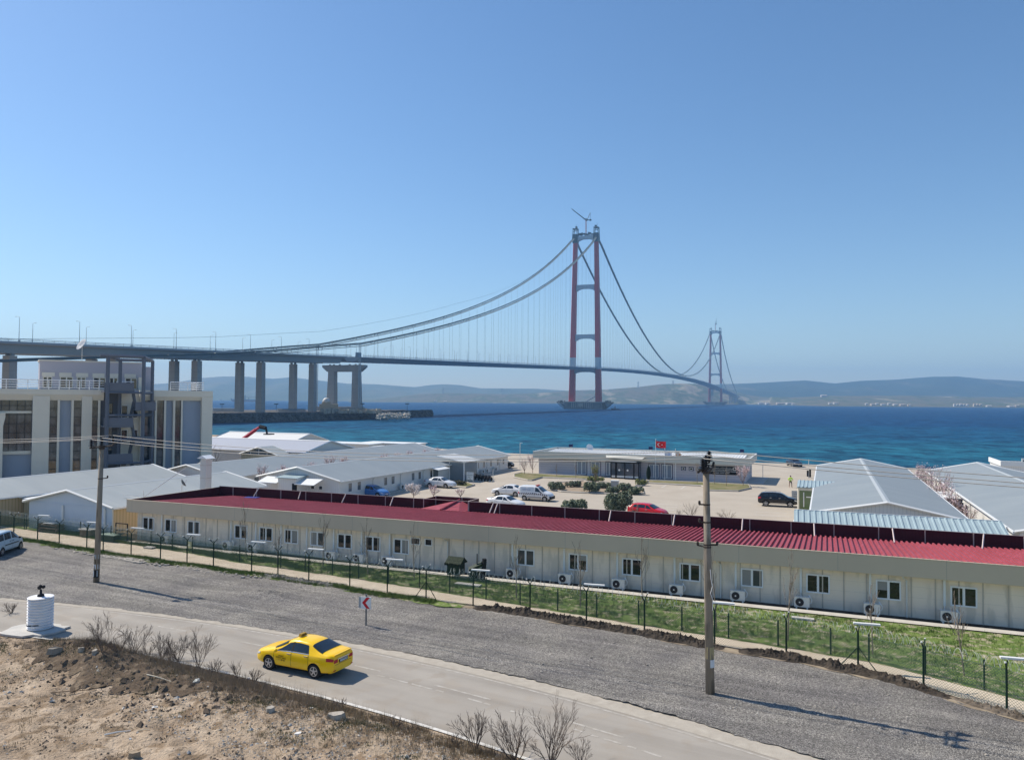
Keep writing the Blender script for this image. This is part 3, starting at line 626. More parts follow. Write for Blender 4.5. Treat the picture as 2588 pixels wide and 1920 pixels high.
# tower cranes on top of the towers
def tower_crane(q, label, h, jib, cj):
    c = bp_(q, 0, 306); r_ = root('tower_crane', c, 0, label, 'crane')
    mb = MB(); a = 1.0
    for i in (-1, 1):
        for j in (-1, 1): mb.bar((i*a, j*a, 0), (i*a, j*a, h), .42)
    n = int(h/3)
    for k in range(n):
        z0_, z1_ = k*h/n, (k+1)*h/n
        mb.bar((-a, -a, z0_), (a, -a, z1_), .25); mb.bar((a, a, z0_), (-a, a, z1_), .25); mb.bar((a, -a, z0_), (a, a, z1_), .25); mb.bar((-a, a, z0_), (-a, -a, z1_), .25)
    mb.build('mast', mat('mast_paint', (.45, .28, .28), .6), r_)
    mb = MB(); mb.box((0, 0, h+1.2), (3.4, 3, 2.8)); mb.box((1, 0, h-.8), (3, 2.6, 1.4)); mb.build('cab', M['steel'], r_)
    def lat(p0, p1, w_):
        m_ = MB(); p0, p1 = Vector(p0), Vector(p1); n = 9
        for e in ((0, -w_, -w_), (0, w_, -w_), (0, 0, w_)): m_.bar(p0+Vector(e), p1+Vector(e)*.4, .5)
        for k in range(n):
            a_, b_ = p0.lerp(p1, k/n), p0.lerp(p1, (k+1)/n); f = 1-.6*k/n
            m_.bar(a_+Vector((0, -w_, -w_))*f, b_+Vector((0, 0, w_))*f, .28); m_.bar(a_+Vector((0, 0, w_))*f, b_+Vector((0, w_, -w_))*f, .28)
        return m_
    j = lat((-1.5, 0, h+1), (jib[0], 0, h+jib[1]), .75).build('jib', M['cable'], r_)
    m_ = lat((1, 0, h+.4), (cj, 0, h-.2), .7); m_.box((cj-.5, 0, h+.2), (3, 3, 2.6)); m_.build('counter_jib', M['cable'], r_)
    m_ = MB(); m_.bar((2.2, 0, h+1), (cj*.65+2, 0, h+13.2), .7); m_.bar((cj-1, 0, h+.6), (cj*.65+2, 0, h+13.2), .35); m_.build('a_frame', M['cable'], r_)
    m_ = MB(); m_.tube([(cj*.65+2, 0, h+13), (jib[0], 0, h+jib[1])], .05, 3); m_.build('pendant_rope', M['cable'], r_)
    return r_
tower_crane(0, 'tower crane with raised jib on top of the near bridge tower', 30, (-26, 20), 8.5)
tower_crane(2023, 'distant tower crane standing on top of the far bridge tower', 34, (5, 26), 5)
# ---------------------------------------------------------------- jetty and what stands on it
JD = mat('jetty_rock', (.045, .043, .04), .9, col2=(.13, .12, .11), scale=.25, contrast=(.35, .65), bump=.3, bscale=.6)
fr = [atz(u, v, SEA) for u, v in [(300, 1074), (420, 1072), (534, 1069.5), (620, 1068), (700, 1066.5), (780, 1064.5), (850, 1061.5), (948, 1058), (1020, 1055.5), (1072, 1053.4), (1094, 1052)]]
bk_ = [(-420, 560), (-330, 640), (-275, 640), (-250, 655), (-215, 680), (-175, 705), (-140, 720), (-120, 735), (-104, 745), (-88, 730), (-75, 715)]
mb = MB(); rows = []
for (a, b), (c, d) in zip(fr, bk_):
    dx, dy = c-a, d-b; l = math.hypot(dx, dy); row = []
    top = 2.6 if a < -80 else 1.2
    for k, z in ((0, SEA-.3), (3/l, SEA+2.2), (7/l, top-.2), (10/l, top), (.5, top-.3), (1-6/l, top-.3), (1, SEA-.3)):
        row.append((a+dx*min(1, k), b+dy*min(1, k), z))
    rows.append(row)
mb.strip(rows); o = mb.build('jetty', JD); tag(o, kind='structure')
if o.data.polygons[2].normal.z < 0: o.data.flip_normals()
mb = MB(); random.seed(9)
for i in range(2600):
    k = random.uniform(0, len(fr)-1.01); j = int(k); e = k-j; a = fr[j][0]*(1-e)+fr[j+1][0]*e; b = fr[j][1]*(1-e)+fr[j+1][1]*e
    d_ = random.uniform(0, 9); r = random.uniform(.4, 1.2); mb.ball((a-.25*d_, b+d_*.95, SEA+min(5.3, d_*.75+.2)), r, 5, 4, 0, (1.2, 1, .8), .3)
tag(mb.build('jetty_boulders', JD), 'dark boulders covering the side of the long jetty', kind='stuff')
mb = MB()
for i in range(420):
    u = random.uniform(952, 1035); x, y = atz(u, random.uniform(1046.5, 1057-(u-952)*.035), -.5); mb.ball((x, y, random.uniform(-1.2, 1.4)), random.uniform(.6, 1.2), 5, 4, 0, (1.2, 1, .8), .3)
tag(mb.build('pale_boulders', mat('rock_pale', (.42, .38, .32), .9)), 'pale boulders heaped near the jetty tip', kind='stuff')
# site buildings and clutter by the transition pier
mb = MB(); random.seed(12)
for i in range(130):
    u = random.uniform(810, 945); x, y = atz(u, 1045-random.uniform(0, 3), 2); y += random.uniform(0, 25); s_ = random.uniform(1, 3.6)
    mb.box((x, y, 2.4+s_*.3), (random.uniform(1, 5), random.uniform(1, 5), s_), random.uniform(0, 3))
tag(mb.build('site_rubble', mat('rubble_tan', (.30, .25, .18), .9, col2=(.42, .37, .3), scale=.3, contrast=(.4, .6))), 'tan rubble and site clutter around the foot of the transition pier', kind='stuff')
x, y, z = hz(831, 1034, 640); r_ = root('domed_building', (x, y, 1.6), .2, 'small tan building with a pale dome beside the transition pier', 'building')
mb = MB(); mb.box((0, 0, 3.2), (15, 10, 6.4)); mb.box((-2, 0, 7.2), (7, 6, 2)); mb.build('wall', mat('tan_wall', (.45, .37, .26), .8), r_)
mb = MB(); mb.ball((-2, 0, 8.4), 3.3, 12, 6); mb.tube([(-2, 0, 11), (-2, 0, 14)], .15, 4); mb.build('dome', mat('pale_dome', (.6, .6, .58), .5), r_, smooth=True)
# pipeline racks and lamp masts on the jetty
mb = MB()
for u0, u1, v0 in ((536, 606, 1041), (700, 770, 1043)):
    for i in range(26):
        u = u0+(u1-u0)*i/26; x, y, z = hz(u, v0, 560); x2 = x+2.2
        mb.bar((x, y, 2), (x+1.1, y, 4.6), .25); mb.bar((x+1.1, y, 4.6), (x2, y, 2), .25)
    a = hz(u0, v0, 560); b = hz(u1, v0, 560); mb.bar((a[0], a[1], 4.6), (b[0], b[1], 4.6), .4); mb.bar((a[0], a[1], 2.2), (b[0], b[1], 2.2), .4)
tag(mb.build('truss_walkway', M['steel']), 'low steel truss walkway along the top of the jetty', 'walkway')
fm = None
for i, (u, vt, vb, lab) in enumerate([(561, 1021, 1040, 'floodlight mast on the jetty left of the concrete piers'), (698, 1021, 1045, 'floodlight mast on the jetty between the second pier pair and the third'), (916, 1020, 1036, 'floodlight mast on the jetty right beside the transition pier'), (1029, 1020, 1040, 'lone floodlight mast near the tip of the jetty')]):
    x, y, z = hz(u, vb, 600); x0, y0, zt = hz(u, vt, 600)
    r_ = root('floodlight_mast', (x, y, 2), 0, lab, 'mast', 'floodlight masts on the jetty')
    mb = MB(); mb.tube([(0, 0, 0), (0, 0, zt-2)], .16, 5); mb.build('post', M['cable'], r_); mb = MB(); mb.box((0, 0, zt-2), (3.2, .8, .7)); mb.build('lamp_head', M['cable'], r_)
# cargo ship far off behind the piers
x, y, z = hz(585, 1014, 3300); sh = root('cargo_ship', (x, y, SEA), 0, 'grey and red cargo ship seen far off between the bridge piers', 'ship')
L_ = 118
mb = MB(); mb.add([(0, -9, 4.5), (L_, -9, 4.5), (L_, 9, 4.5), (0, 9, 4.5), (10, -6, -1), (L_-3, -7, -1), (L_-3, 7, -1), (10, 6, -1)], [(4, 5, 1, 0), (5, 6, 2, 1), (6, 7, 3, 2), (7, 4, 0, 3), (0, 1, 2, 3)])
mb.build('lower_hull', mat('hull_red', (.4, .14, .12), .6), sh, fix=True)
mb = MB(); mb.add([(-6, 0, 14), (8, -9, 11), (L_, -9, 10), (L_, 9, 10), (8, 9, 11), (0, 0, 4.5), (8, -9, 4.5), (L_, -9, 4.5), (L_, 9, 4.5), (8, 9, 4.5)], [(0, 1, 2, 3, 4), (5, 6, 1, 0), (6, 7, 2, 1), (7, 8, 3, 2), (8, 9, 4, 3), (9, 5, 0, 4)])
mb.build('hull', mat('hull_grey', (.16, .17, .2), .6), sh, fix=True)
mb = MB(); mb.box((22, 0, 16), (12, 14, 12)); mb.box((22, 0, 24), (7, 10, 5)); mb.build('bridge_house', mat('ship_white', (.5, .5, .52), .6), sh)
mb = MB(); mb.box((58, 0, 19), (3, 3, 18)); mb.box((74, 0, 14), (2, 2, 10)); mb.bar((62, 0, 20), (112, 0, 20), 1.2); mb.build('deck_crane', M['cable'], sh)
x, y, z = hz(556, 1010, 3900); s2 = root('motor_boat', (x, y, SEA), 0, 'tiny white motor boat left of the cargo ship', 'boat')
mb = MB(); mb.add([(-9, 0, 4), (0, -3, 3.4), (12, -3, 3.4), (12, 3, 3.4), (0, 3, 3.4), (-5, 0, 0), (0, -2, 0), (12, -2.5, 0), (12, 2.5, 0), (0, 2, 0)], [(0, 1, 2, 3, 4), (5, 6, 1, 0), (6, 7, 2, 1), (7, 8, 3, 2), (8, 9, 4, 3), (9, 5, 0, 4)])
mb.build('hull', mat('boat_white', (.75, .75, .75), .5), s2, fix=True); mb = MB(); mb.box((5, 0, 5), (7, 4, 3.2)); mb.build('cabin', MATS['boat_white'], s2)
x, y, z = hz(1555, 1034, 1310); s3 = root('work_boat', (x, y, SEA), 0, 'small dark work boat on the water right of the near tower', 'boat')
mb = MB(); mb.add([(-8, 0, 2.4), (-4, -2.5, 2), (7, -2.5, 1.8), (7, 2.5, 1.8), (-4, 2.5, 2), (-6, 0, 0), (-4, -2, 0), (7, -2, 0), (7, 2, 0), (-4, 2, 0)], [(0, 1, 2, 3, 4), (5, 6, 1, 0), (6, 7, 2, 1), (7, 8, 3, 2), (8, 9, 4, 3), (9, 5, 0, 4)])
mb.build('hull', mat('hull_black', (.02, .025, .03), .5), s3, fix=True); mb = MB(); mb.box((-1, 0, 3.2), (3.5, 3, 2.6)); mb.box((-.5, 0, 5), (1.5, 1.5, 1.4)); mb.build('wheelhouse', mat('wheelhouse', (.25, .3, .35), .5), s3)
# far shore: white buildings and pylons
random.seed(21)
wh = mat('far_white', (.55, .54, .52), .7); wt = mat('far_tan', (.5, .42, .33), .7)
k = 0; hb = None
spots = [(1927, 1020, 26, 6), (1942, 1021, 18, 7), (1975, 1020.5, 30, 6), (1995, 1021, 20, 8), (2005, 1022, 9, 6), (2082, 1001.5, 18, 7), (2098, 1020, 10, 6), (2112, 1019.5, 14, 6), (2190, 1022, 8, 7), (2205, 1023.5, 12, 8), (2216, 1021, 9, 6), (2232, 1023, 13, 7), (2247, 1022, 8, 8), (2262, 1023.5, 12, 7), (2281, 1024, 16, 6), (2298, 1025, 9, 7), (2412, 1026.5, 5, 13), (2420, 1026.5, 5, 12), (2428, 1026.5, 6, 13), (2436, 1026.7, 6, 12), (2445, 1027, 5, 13), (2462, 1027, 5, 14), (2470, 1027, 5, 13), (2478, 1027.2, 6, 13), (2499, 1027.5, 14, 7), (2555, 1028, 20, 7), (2570, 1028, 14, 9), (1444, 991.5, 14, 4), (1100, 1014, 8, 5), (1125, 1015, 9, 5)]
for u, v, wd, hh in spots:
    sd = pl(SHD, u)+60; x, y, z = hz(u, v, sd); zt = max(SEA+2, z)
    wd_ = wd*sd/F*.8; hh_ = hh*sd/F*.55
    desc = 'tower block' if hh > 11 else 'low building'
    o = root('far_house' if hh <= 11 else 'far_apartment_block', (x, y, zt-2), random.uniform(-.15, .15), ('pale '+desc+' on the far shore below the hills'), 'building', 'low pale buildings on the far shore' if hh <= 11 else 'pale tower blocks on the far shore')
    mb = MB(); mb.box((0, 0, hh_/2), (wd_, wd_*.5+4, hh_)); mb.build('wall', wh if random.random() < .7 else wt, o)
    mb = MB(); mb.prism([(-wd_/2, -wd_*.25-2.4, hh_), (-wd_/2, wd_*.25+2.4, hh_), (-wd_/2, 0, hh_+2)], (wd_, 0, 0)); mb.build('roof', wt, o, fix=True)
for i, (u, vb, vt, dd, lab) in enumerate([(1120, 994, 979, 4450, 'thin lattice power pylon on the low hill, leftmost on the far shore'), (1269, 996, 980, 4450, 'thin lattice power pylon on the far hill midway between jetty tip and near tower'), (1613, 978, 964, 4450, 'thin lattice power pylon on the hill crest just right of the near tower'), (1701, 970, 961, 4450, 'thin lattice power pylon on the hill crest left of the far tower')]):
    x, y, z = hz(u, vb, dd); zt = hz(u, vt, dd)[2]; h = zt-z
    r_ = root('power_pylon', (x, y, z-2), 0, lab, 'pylon', 'power pylons on the far hills')
    mb = MB()
    for a in (-1, 1):
        for b in (-1, 1): mb.bar((a*4, b*4, 0), (a*.6, b*.6, h+2), .9)
    for q in range(4): zz = h*q/4+2; f = 4-3.2*q/4; mb.bar((-f, 0, zz), (f, 0, zz+h/5), .6); mb.bar((f, 0, zz), (-f, 0, zz+h/5), .6)
    mb.build('mast', M['steel'], r_)
    mb = MB(); mb.bar((-7, 0, h*.82), (7, 0, h*.82), .8); mb.bar((-5, 0, h*.94), (5, 0, h*.94), .8); mb.build('cross_arm', M['steel'], r_)
# ================================================================ CAMP BUILDINGS
M['maroon'] = mat('maroon_sheet', (.075, .008, .016), .55, col2=(.05, .006, .012), scale=.6, contrast=(.3, .7), stripes=(0, .21, (.045, .004, .01), .12))
M['red_roof'] = mat('red_corrugated', (.34, .07, .088), .6, col2=(.285, .055, .07), scale=.5, contrast=(.3, .7), col3=(.36, .075, .10), scale3=1.7)
M['fascia'] = mat('fascia_grey', (.60, .50, .385), .6, col2=(.55, .455, .35), scale=.4, contrast=(.3, .7), stretch=(1, 1, .4), stripes=(0, 5.6, (.36, .33, .28), .004))
M['wall_beige'] = mat('panel_beige', (.84, .73, .60), .6, col2=(.78, .67, .55), scale=.8, contrast=(.3, .7), stretch=(1, 1, .3), stripes=(2, .62, (.66, .58, .49), .025), col3=(.66, .58, .48), scale3=1.6)
M['seam'] = mat('panel_seam', (.50, .45, .39), .5)
M['wall_white'] = mat('panel_white', (.70, .69, .66), .55, col2=(.64, .635, .61), scale=.6, contrast=(.3, .7), stripes=(1, .29, (.56, .56, .54), .1))
M['wall_white_x'] = mat('panel_white_x', (.74, .73, .71), .55, col2=(.68, .67, .66), scale=.6, contrast=(.3, .7), stripes=(0, .29, (.52, .54, .56), .1))
M['wall_tan'] = mat('panel_tan', (.60, .49, .31), .6, col2=(.55, .45, .29), scale=.5, contrast=(.3, .7), stripes=(1, .33, (.42, .34, .2), .22))
M['wall_tan_x'] = mat('panel_tan_x', (.58, .50, .34), .6, stripes=(0, .33, (.42, .36, .24), .22))
M['roof_grey'] = mat('sheet_roof', (.27, .30, .31), .5, col2=(.235, .265, .28), scale=.5, contrast=(.3, .7), stretch=(.25, 1, 1), detail=7, stripes=(1, 1.0, (.23, .27, .30), .05))
M['roof_white'] = mat('sheet_roof_white', (.36, .385, .38), .5, col2=(.31, .335, .335), scale=.5, contrast=(.3, .7), stretch=(.25, 1, 1), detail=7, stripes=(1, 1.0, (.30, .34, .355), .07))
M['roof_blue'] = mat('sheet_roof_blue', (.34, .43, .46), .45, col2=(.30, .385, .415), scale=.8, contrast=(.3, .7))
M['cap'] = mat('ridge_cap_grey', (.40, .43, .44), .45); M['trim'] = mat('white_trim', (.74, .75, .74), .4)
M['pvc'] = mat('white_pvc', (.78, .79, .80), .3)
M['glass'] = mat('window_glass', (.012, .014, .016), .06, spec=.7)
M['glass2'] = mat('window_glass_pale', (.12, .14, .15), .1, spec=.7)
M['dark'] = mat('dark_void', (.012, .012, .014), .9)
M['ac'] = mat('ac_case', (.66, .66, .63), .5); M['fan'] = mat('ac_fan', (.03, .03, .035), .6)
M['pipe'] = mat('downpipe', (.66, .65, .61), .45)
M['green_steel'] = mat('green_steel', (.02, .045, .03), .5)
M['dk_green'] = mat('dark_green_paint', (.03, .05, .035), .6)
def window(parent, x, z0, w, h, y=0.0, face=-1, axis='x', sash=2, mats=None, name='window', fr=.06, ledge=False):
    # frame proud of the wall, panes set back; axis: wall running along local x (facing -y) or along y (facing +x)
    mf, mg = mats or (M['pvc'], M['glass']); mb = MB(); d0, d1 = -.012, .055
    def B(m_, a0, a1, b0, b1, c0, c1):
        if axis == 'x': m_.bx(a0, a1, y+face*b0, y+face*b1, c0, c1)
        else: m_.bx(y+face*b0, y+face*b1, a0, a1, c0, c1)
    B(mb, x, x+w, d0, d1, z0, z0+fr); B(mb, x, x+w, d0, d1, z0+h-fr, z0+h)
    for i in range(sash+1):
        c = x+fr/2+(w-fr)*i/sash; B(mb, c-fr/2*(1.5 if 0 < i < sash else 1), c+fr/2*(1.5 if 0 < i < sash else 1), d0, d1-.003, z0+fr, z0+h-fr)
    o = mb.build(name, mf, parent)
    mb = MB(); B(mb, x+fr*.5, x+w-fr*.5, -.01, .018, z0+fr*.5, z0+h-fr*.5); mb.build('pane', mg, o)
    return o
def ac_unit(loc, rz, label, g, hose=True, w_=.85, h_=.58, dz=.14):
    r_ = root('air_conditioner', loc, rz, label, 'air conditioner', g)
    mb = MB(); mb.bx(-w_/2, w_/2, -.16, .16, dz, dz+h_); mb.bx(-w_/2-.01, w_/2+.01, -.17, .17, dz+h_-.03, dz+h_+.012)
    for s_ in (-.3, .3): mb.bx(s_-.04, s_+.04, -.16, .14, 0, dz)
    mb.build('case', M['ac'], r_)
    mb = MB(); mb.lathe([(.235, -.165), (.235, -.19), (.20, -.195)], 16, (-.12, 0, dz+h_/2), axis='y'); mb.build('fan_grille', M['fan'], r_)
    mb = MB(); mb.lathe([(.05, -.196), (.05, -.21)], 8, (-.12, 0, dz+h_/2), axis='y'); mb.build('fan_hub', M['ac'], r_)
    if hose: mb = MB(); mb.tube([(w_/2-.05, .05, dz+.15), (w_/2+.1, .08, dz+.25), (w_/2+.12, .1, dz+.45), (w_/2-.05, .14, dz+h_+.1)], .03, 5); mb.build('hose', M['pvc'], r_)
    return r_
# ---------------------------------------------------------------- long building with the red roof
s0, t0 = -55.4, 49.9; LEN = 73.0
rb = groot('red_roof_building', s0, t0, 'long single-storey beige panel building with red corrugated roof and grey fascia behind the fence', 'building')
mb = MB(); mb.bx(0, LEN, 0, 10.0, -.05, 2.62); mb.build('wall', M['wall_beige'], rb)
mb = MB()
seams = []
x = .55
while x < LEN: seams.append(x); x += 1.17 if int(x/1.17) % 3 else 1.22
for x in seams: mb.bx(x-.035, x+.035, -.028, .004, 0, 2.58)
mb.bx(-.05, LEN, -.02, .02, 0, .12); mb.build('panel_joint', M['seam'], rb)
mb = MB(); mb.bx(-.62, LEN+.5, -.62, -.55, 2.52, 3.56); mb.bx(-.62, -.55, -.55, 10.4, 2.52, 3.56); mb.bx(-.62, LEN+.5, -.55, 0, 2.50, 2.56)
mb.bx(-.65, LEN+.5, -.65, -.52, 3.56, 3.6); mb.build('fascia', M['fascia'], rb)
mb = MB(); mb.bx(-.55, LEN+.5, -.55, 10.3, 2.56, 2.72); mb.bx(-.548, -.50, -.5, 10.36, 2.56, 3.55)
mb.build('roof_deck', M['maroon'], rb)
# corrugated sheet: falls from the fascia to the back
ra, rbk = 3.50, 2.86; y0_, y1_ = -.5, 9.2
mb = MB(); X0 = 2.1; RP = .32; n = int((LEN+.5-X0)/RP)
prof = []
for i in range(n):
    a = X0+i*RP; prof += [(a, 0), (a+.05, 0), (a+.07, .11), (a+.17, .11), (a+.19, 0)]
prof.append((X0+n*RP, 0))
mb.strip([[(p_, y0_, ra+h) for p_, h in prof], [(p_, y1_, rbk+h) for p_, h in prof]])
for i in range(0, n, 2):                                   # turned-up sheet ends along the back
    mb.box((X0+i*RP+.11, y1_-.05, rbk+.07), (.1, .1, .05))
mb.bx(X0, LEN+.5, y0_+.02, y1_-.02, 2.73, 2.84)
mb.build('roof', M['red_roof'], rb)
mb = MB(); mb.slab([(X0-.05, y0_, ra+.06), (X0-.05, y1_, rbk+.06), (X0+.02, y1_, rbk+.06), (X0+.02, y0_, ra+.06)], .8); mb.build('roof_edge', M['red_roof'], rb)
mb = MB(); mb.box((5.2, 8.3, 3.02), (1.3, .9, .1), .2); tag(mb.build('tarpaulin', mat('blue_tarp', (.02, .03, .2), .7), rb), 'crumpled dark blue tarpaulin at the left end of the roof')
# back parapet with the step for the link
wx0, wx1 = -32.9-s0, -28.6-s0
mb = MB()
def par(x0, y0, x1, y1): 
    if abs(x1-x0) > abs(y1-y0): mb.bx(x0, x1, y0-.03, y0+.03, 2.6, 3.62)
    else: mb.bx(x0-.03, x0+.03, y0, y1, 2.6, 3.62)
yb = 10.35
par(-.55, yb, wx0, yb); par(wx0, yb+.03, wx0, yb+2.2); par(wx0+.03, yb+2.17, wx1-.03, yb+2.17); par(wx1, yb+.03, wx1, yb+2.2); par(wx1+.03, yb, LEN+.5, yb)
mb.build('parapet', M['maroon'], rb)
mb = MB()
for x in list(np.arange(1.2, wx0-.2, 2.9))+list(np.arange(wx1+.1, LEN, 2.9)): mb.bx(x-.03, x+.03, yb-.1, yb-.032, 2.75, 3.6)
for (a, b) in ((wx0, yb-.06), (wx0+.06, yb+2.1), (wx1-1.6, yb+2.1), (wx1+.05, yb-.06)): mb.bx(a-.03, a+.03, b-.03, b+.03, 2.75, 3.62)
mb.bx(wx0, wx1, yb+2.16, yb+2.22, 3.62, 3.66); mb.bx(wx1-.04, wx1+.04, yb, yb+2.2, 3.63, 3.66); mb.bx(-.6, LEN+.5, yb-.03, yb+.04, 3.622, 3.65)
for x in (10.2, 17.0, 24.5, 31.5, 33.0): pass
mb.build('parapet_post', mat('post_pale', (.45, .36, .33), .6), rb)
for u in (318.5, 240, 430): pass
for (ua, va, ub_, vb) in [(640, 1256, 652, 1237), (754, 1261, 759, 1243), (864, 1270, 873, 1250), (986, 1278, 993, 1257.5), (1237, 1296, 1246, 1272.5), (1249, 1297, 1257, 1273), (1539, 1317, 1543.5, 1292), (1701, 1328, 1705, 1302.5), (1875, 1341, 1877, 1314.5), (2059, 1355, 2057.5, 1327), (2261, 1371, 2256, 1341), (2483, 1387, 2487, 1357)]:
    sa = on_t(ub_, vb, 60.15); sb_ = st(ua, va, 2.95)
    mb = MB(); mb.bar((sa[0]-s0, 60.2-t0, 3.6), (sb_[0]-s0, sb_[1]-t0, 2.96), .07); mb.build('parapet_brace', mat('brace_pale', (.6, .5, .47), .6), rb)
# link wing with its small gable
mb = MB(); mb.bx(wx0+.1, wx1-.1, 10.0, 12.4, -.05, 2.6); mb.build('link_wall', M['wall_beige'], rb)
xm = (wx0+wx1)/2+.35
mb = MB(); mb.slab([(wx0+.05, 8.7, 2.9), (xm, 8.9, 3.0), (xm, 12.4, 3.42), (wx0+.05, 12.4, 2.72)], .06); mb.slab([(xm, 8.9, 3.0), (wx1-.05, 8.7, 2.9), (wx1-.05, 12.4, 2.72), (xm, 12.4, 3.42)], .06)
mb.tube([(xm, 8.7, 3.02), (xm, 12.4, 3.46)], .09, 6); mb.build('link_roof', M['red_roof'], rb)
# windows, ducts, AC units
wins = [(363.7, 388, 1328), (419.7, 445, 1333), (477, 503, 1337), (596, 623, 1347), (658.7, 687, 1353), (722, 752, 1359), (788, 817.5, 1364), (855.7, 888, 1370), (927, 958.7, 1377), (998.6, 1031, 1383),
        (1309.6, 1348, 1411), (1441, 1481.6, 1424), (1577, 1617.5, 1438), (1722, 1766, 1452), (1875.8, 1925.5, 1467), (2040.5, 2094.5, 1484), (2216, 2275, 1502), (2405, 2467, 1523), (2620, 2685, 1542)]
duct = []
for i, (ua, ub_, v) in enumerate(wins):
    a, z = on_t(ua, v, t0); b, _ = on_t(ub_, v, t0); wd = b-a; 
    if wd < .5: continue
    wd = 1.32; wx_ = (a+b)/2-wd/2-s0; wn_ = window(rb, wx_, .98, wd, 1.12, sash=2, fr=.085, mats=(M['pvc'], M['glass'] if i % 4 != 2 else mat('window_glass_mid', (.05, .06, .065), .1, spec=.7)))
    if i in (1, 3, 5, 6, 9, 11, 14, 16):
        k0, k1, hh = [(.09, .6, .5), (.7, 1.23, .9), (.09, .6, .95), (.7, 1.23, .35)][i % 4]; mb = MB(); mb.bx(wx_+k0, wx_+k1, -.0215, -.0185, 2.02-hh, 2.02); mb.build('blind', mat('blind_grey', (.30, .29, .27), .8), wn_)
    duct.append((a+b)/2-wd/2-s0)
for (ua, ub_, v) in [(1038.5, 1062.4, 1364), (1074, 1093, 1367)]:
    a, z = on_t(ua, v, t0); b, _ = on_t(ub_, v, t0); window(rb, a-s0, 1.75, b-a, .52, sash=1)
for i, x in enumerate(duct):
    if i in (0, 2): continue
    mb = MB(); top = 2.5; bot = .95 if i > 2 else 1.3
    mb.bx(x-.36, x-.24, -.12, -.0, bot, top); mb.tube([(x-.3, -.06, bot), (x-.3, -.08, .75), (x-.2, -.2, .6)], .035, 5); mb.build('duct', M['trim'], rb)
pcs = [(402, 1380), (330+0, 1375), (1190, 1350)]
for (u, v) in [(1133, 1370), (2291, 1460), (1822, 1430), (2255+460, 1500)]:
    a, z = on_t(u, v, t0); x = a-s0; mb = MB(); mb.tube([(x-.2, -.42, 2.5), (x-.2, -.3, 2.36), (x, -.08, 2.2), (x, -.07, .1)], .055, 6); mb.build('downpipe', M['pipe'], rb)
acs = [(424, 1369, 'left end'), (581, 1384, ''), (645, 1390, ''), (842, 1409, ''), (912, 1417, ''), (983, 1424, ''), (1299, 1457, ''), (1431, 1470, ''), (1566, 1484, ''), (1711, 1502, ''), (1866, 1517, ''), (2027, 1537, ''), (2203, 1556, ''), (2397, 1577, '')]
nm = ['first from the left end', 'under the fourth window from the left', 'under the fifth window from the left', 'under the seventh window from the left', 'under the eighth window from the left', 'under the ninth window from the left', 'below the wide blank wall right of the green shed', 'second right of the green shed', 'third right of the green shed', 'fourth right of the green shed', 'just right of the tall utility pole', 'second right of the tall utility pole', 'third right of the tall utility pole', 'farthest right along the wall']
for (u, v, _), q in zip(acs, nm):
    a, z = on_t(u, v, t0-.35); x, y = xy(a, t0-.62); ac_unit((x, y, .1), GA, 'white air conditioner on the apron, '+q, 'air conditioners along the beige wall')
# ---------------------------------------------------------------- gabled camp buildings
def gable(name, sA, sB, tA, tB, ze, zr, label, walls, roof, da=0.0, cat='building', over=.35, gap=None):
    """ridge along t; local x = along s, y = along t"""
    W_ = sB-sA; L_ = tB-tA; r_ = groot(name, sA, tA, label, cat, da=da)
    mb = MB(); zi = ze-.12
    mb.add([(0, 0, -.05), (W_, 0, -.05), (W_, 0, zi), (W_/2, 0, zr-.12), (0, 0, zi)]+[(0, L_, -.05), (W_, L_, -.05), (W_, L_, zi), (W_/2, L_, zr-.12), (0, L_, zi)],
           [(0, 1, 2, 3, 4), (9, 8, 7, 6, 5)], 1)
    mb.add([(0, 0, -.05), (W_, 0, -.05), (W_, 0, zi), (0, 0, zi), (0, L_, -.05), (W_, L_, -.05), (W_, L_, zi), (0, L_, zi)], [(1, 5, 6, 2), (4, 0, 3, 7)], 0)
    mb.build('wall', list(walls), r_)
    mb = MB(); sl_ = (zr-ze)/(W_/2); o_ = over
    mb.slab([(-o_, -o_, ze-sl_*o_), (W_/2, -o_, zr), (W_/2, L_+o_, zr), (-o_, L_+o_, ze-sl_*o_)], .09)
    mb.slab([(W_/2, -o_, zr), (W_+o_, -o_, ze-sl_*o_), (W_+o_, L_+o_, ze-sl_*o_), (W_/2, L_+o_, zr)], .09)
    ro = mb.build('roof', roof, r_)
    mb = MB()
    for y in (-o_-.03, L_+o_+.03):
        mb = MB()
        for (x0, z0_, x1, z1_) in ((-o_, ze-sl_*o_, W_/2, zr), (W_+o_, ze-sl_*o_, W_/2, zr)): mb.bar((x0, y, z0_-.02), (x1, y, z1_-.02), .15)
        mb.build('verge_trim', M['trim'], ro)
    mb = MB(); mb.prism([(W_/2-.26, -o_-.04, zr-.26*sl_+.012), (W_/2, -o_-.04, zr+.03), (W_/2+.26, -o_-.04, zr-.26*sl_+.012)], (0, L_+2*o_+.08, 0)); mb.build('ridge_cap', M['cap'], ro)
    for x in (-o_-.06, W_+o_+.06): mb = MB(); mb.bx(x-.07, x+.07, -o_, L_+o_, ze-sl_*o_-.16, ze-sl_*o_-.02); mb.build('gutter', M['trim'], ro)
    return r_
def side_window(r_, x, y0, w, z0, h, mats=None, sash=1): return window(r_, y0, z0, w, h, y=x, face=1, axis='y', sash=sash, mats=mats)
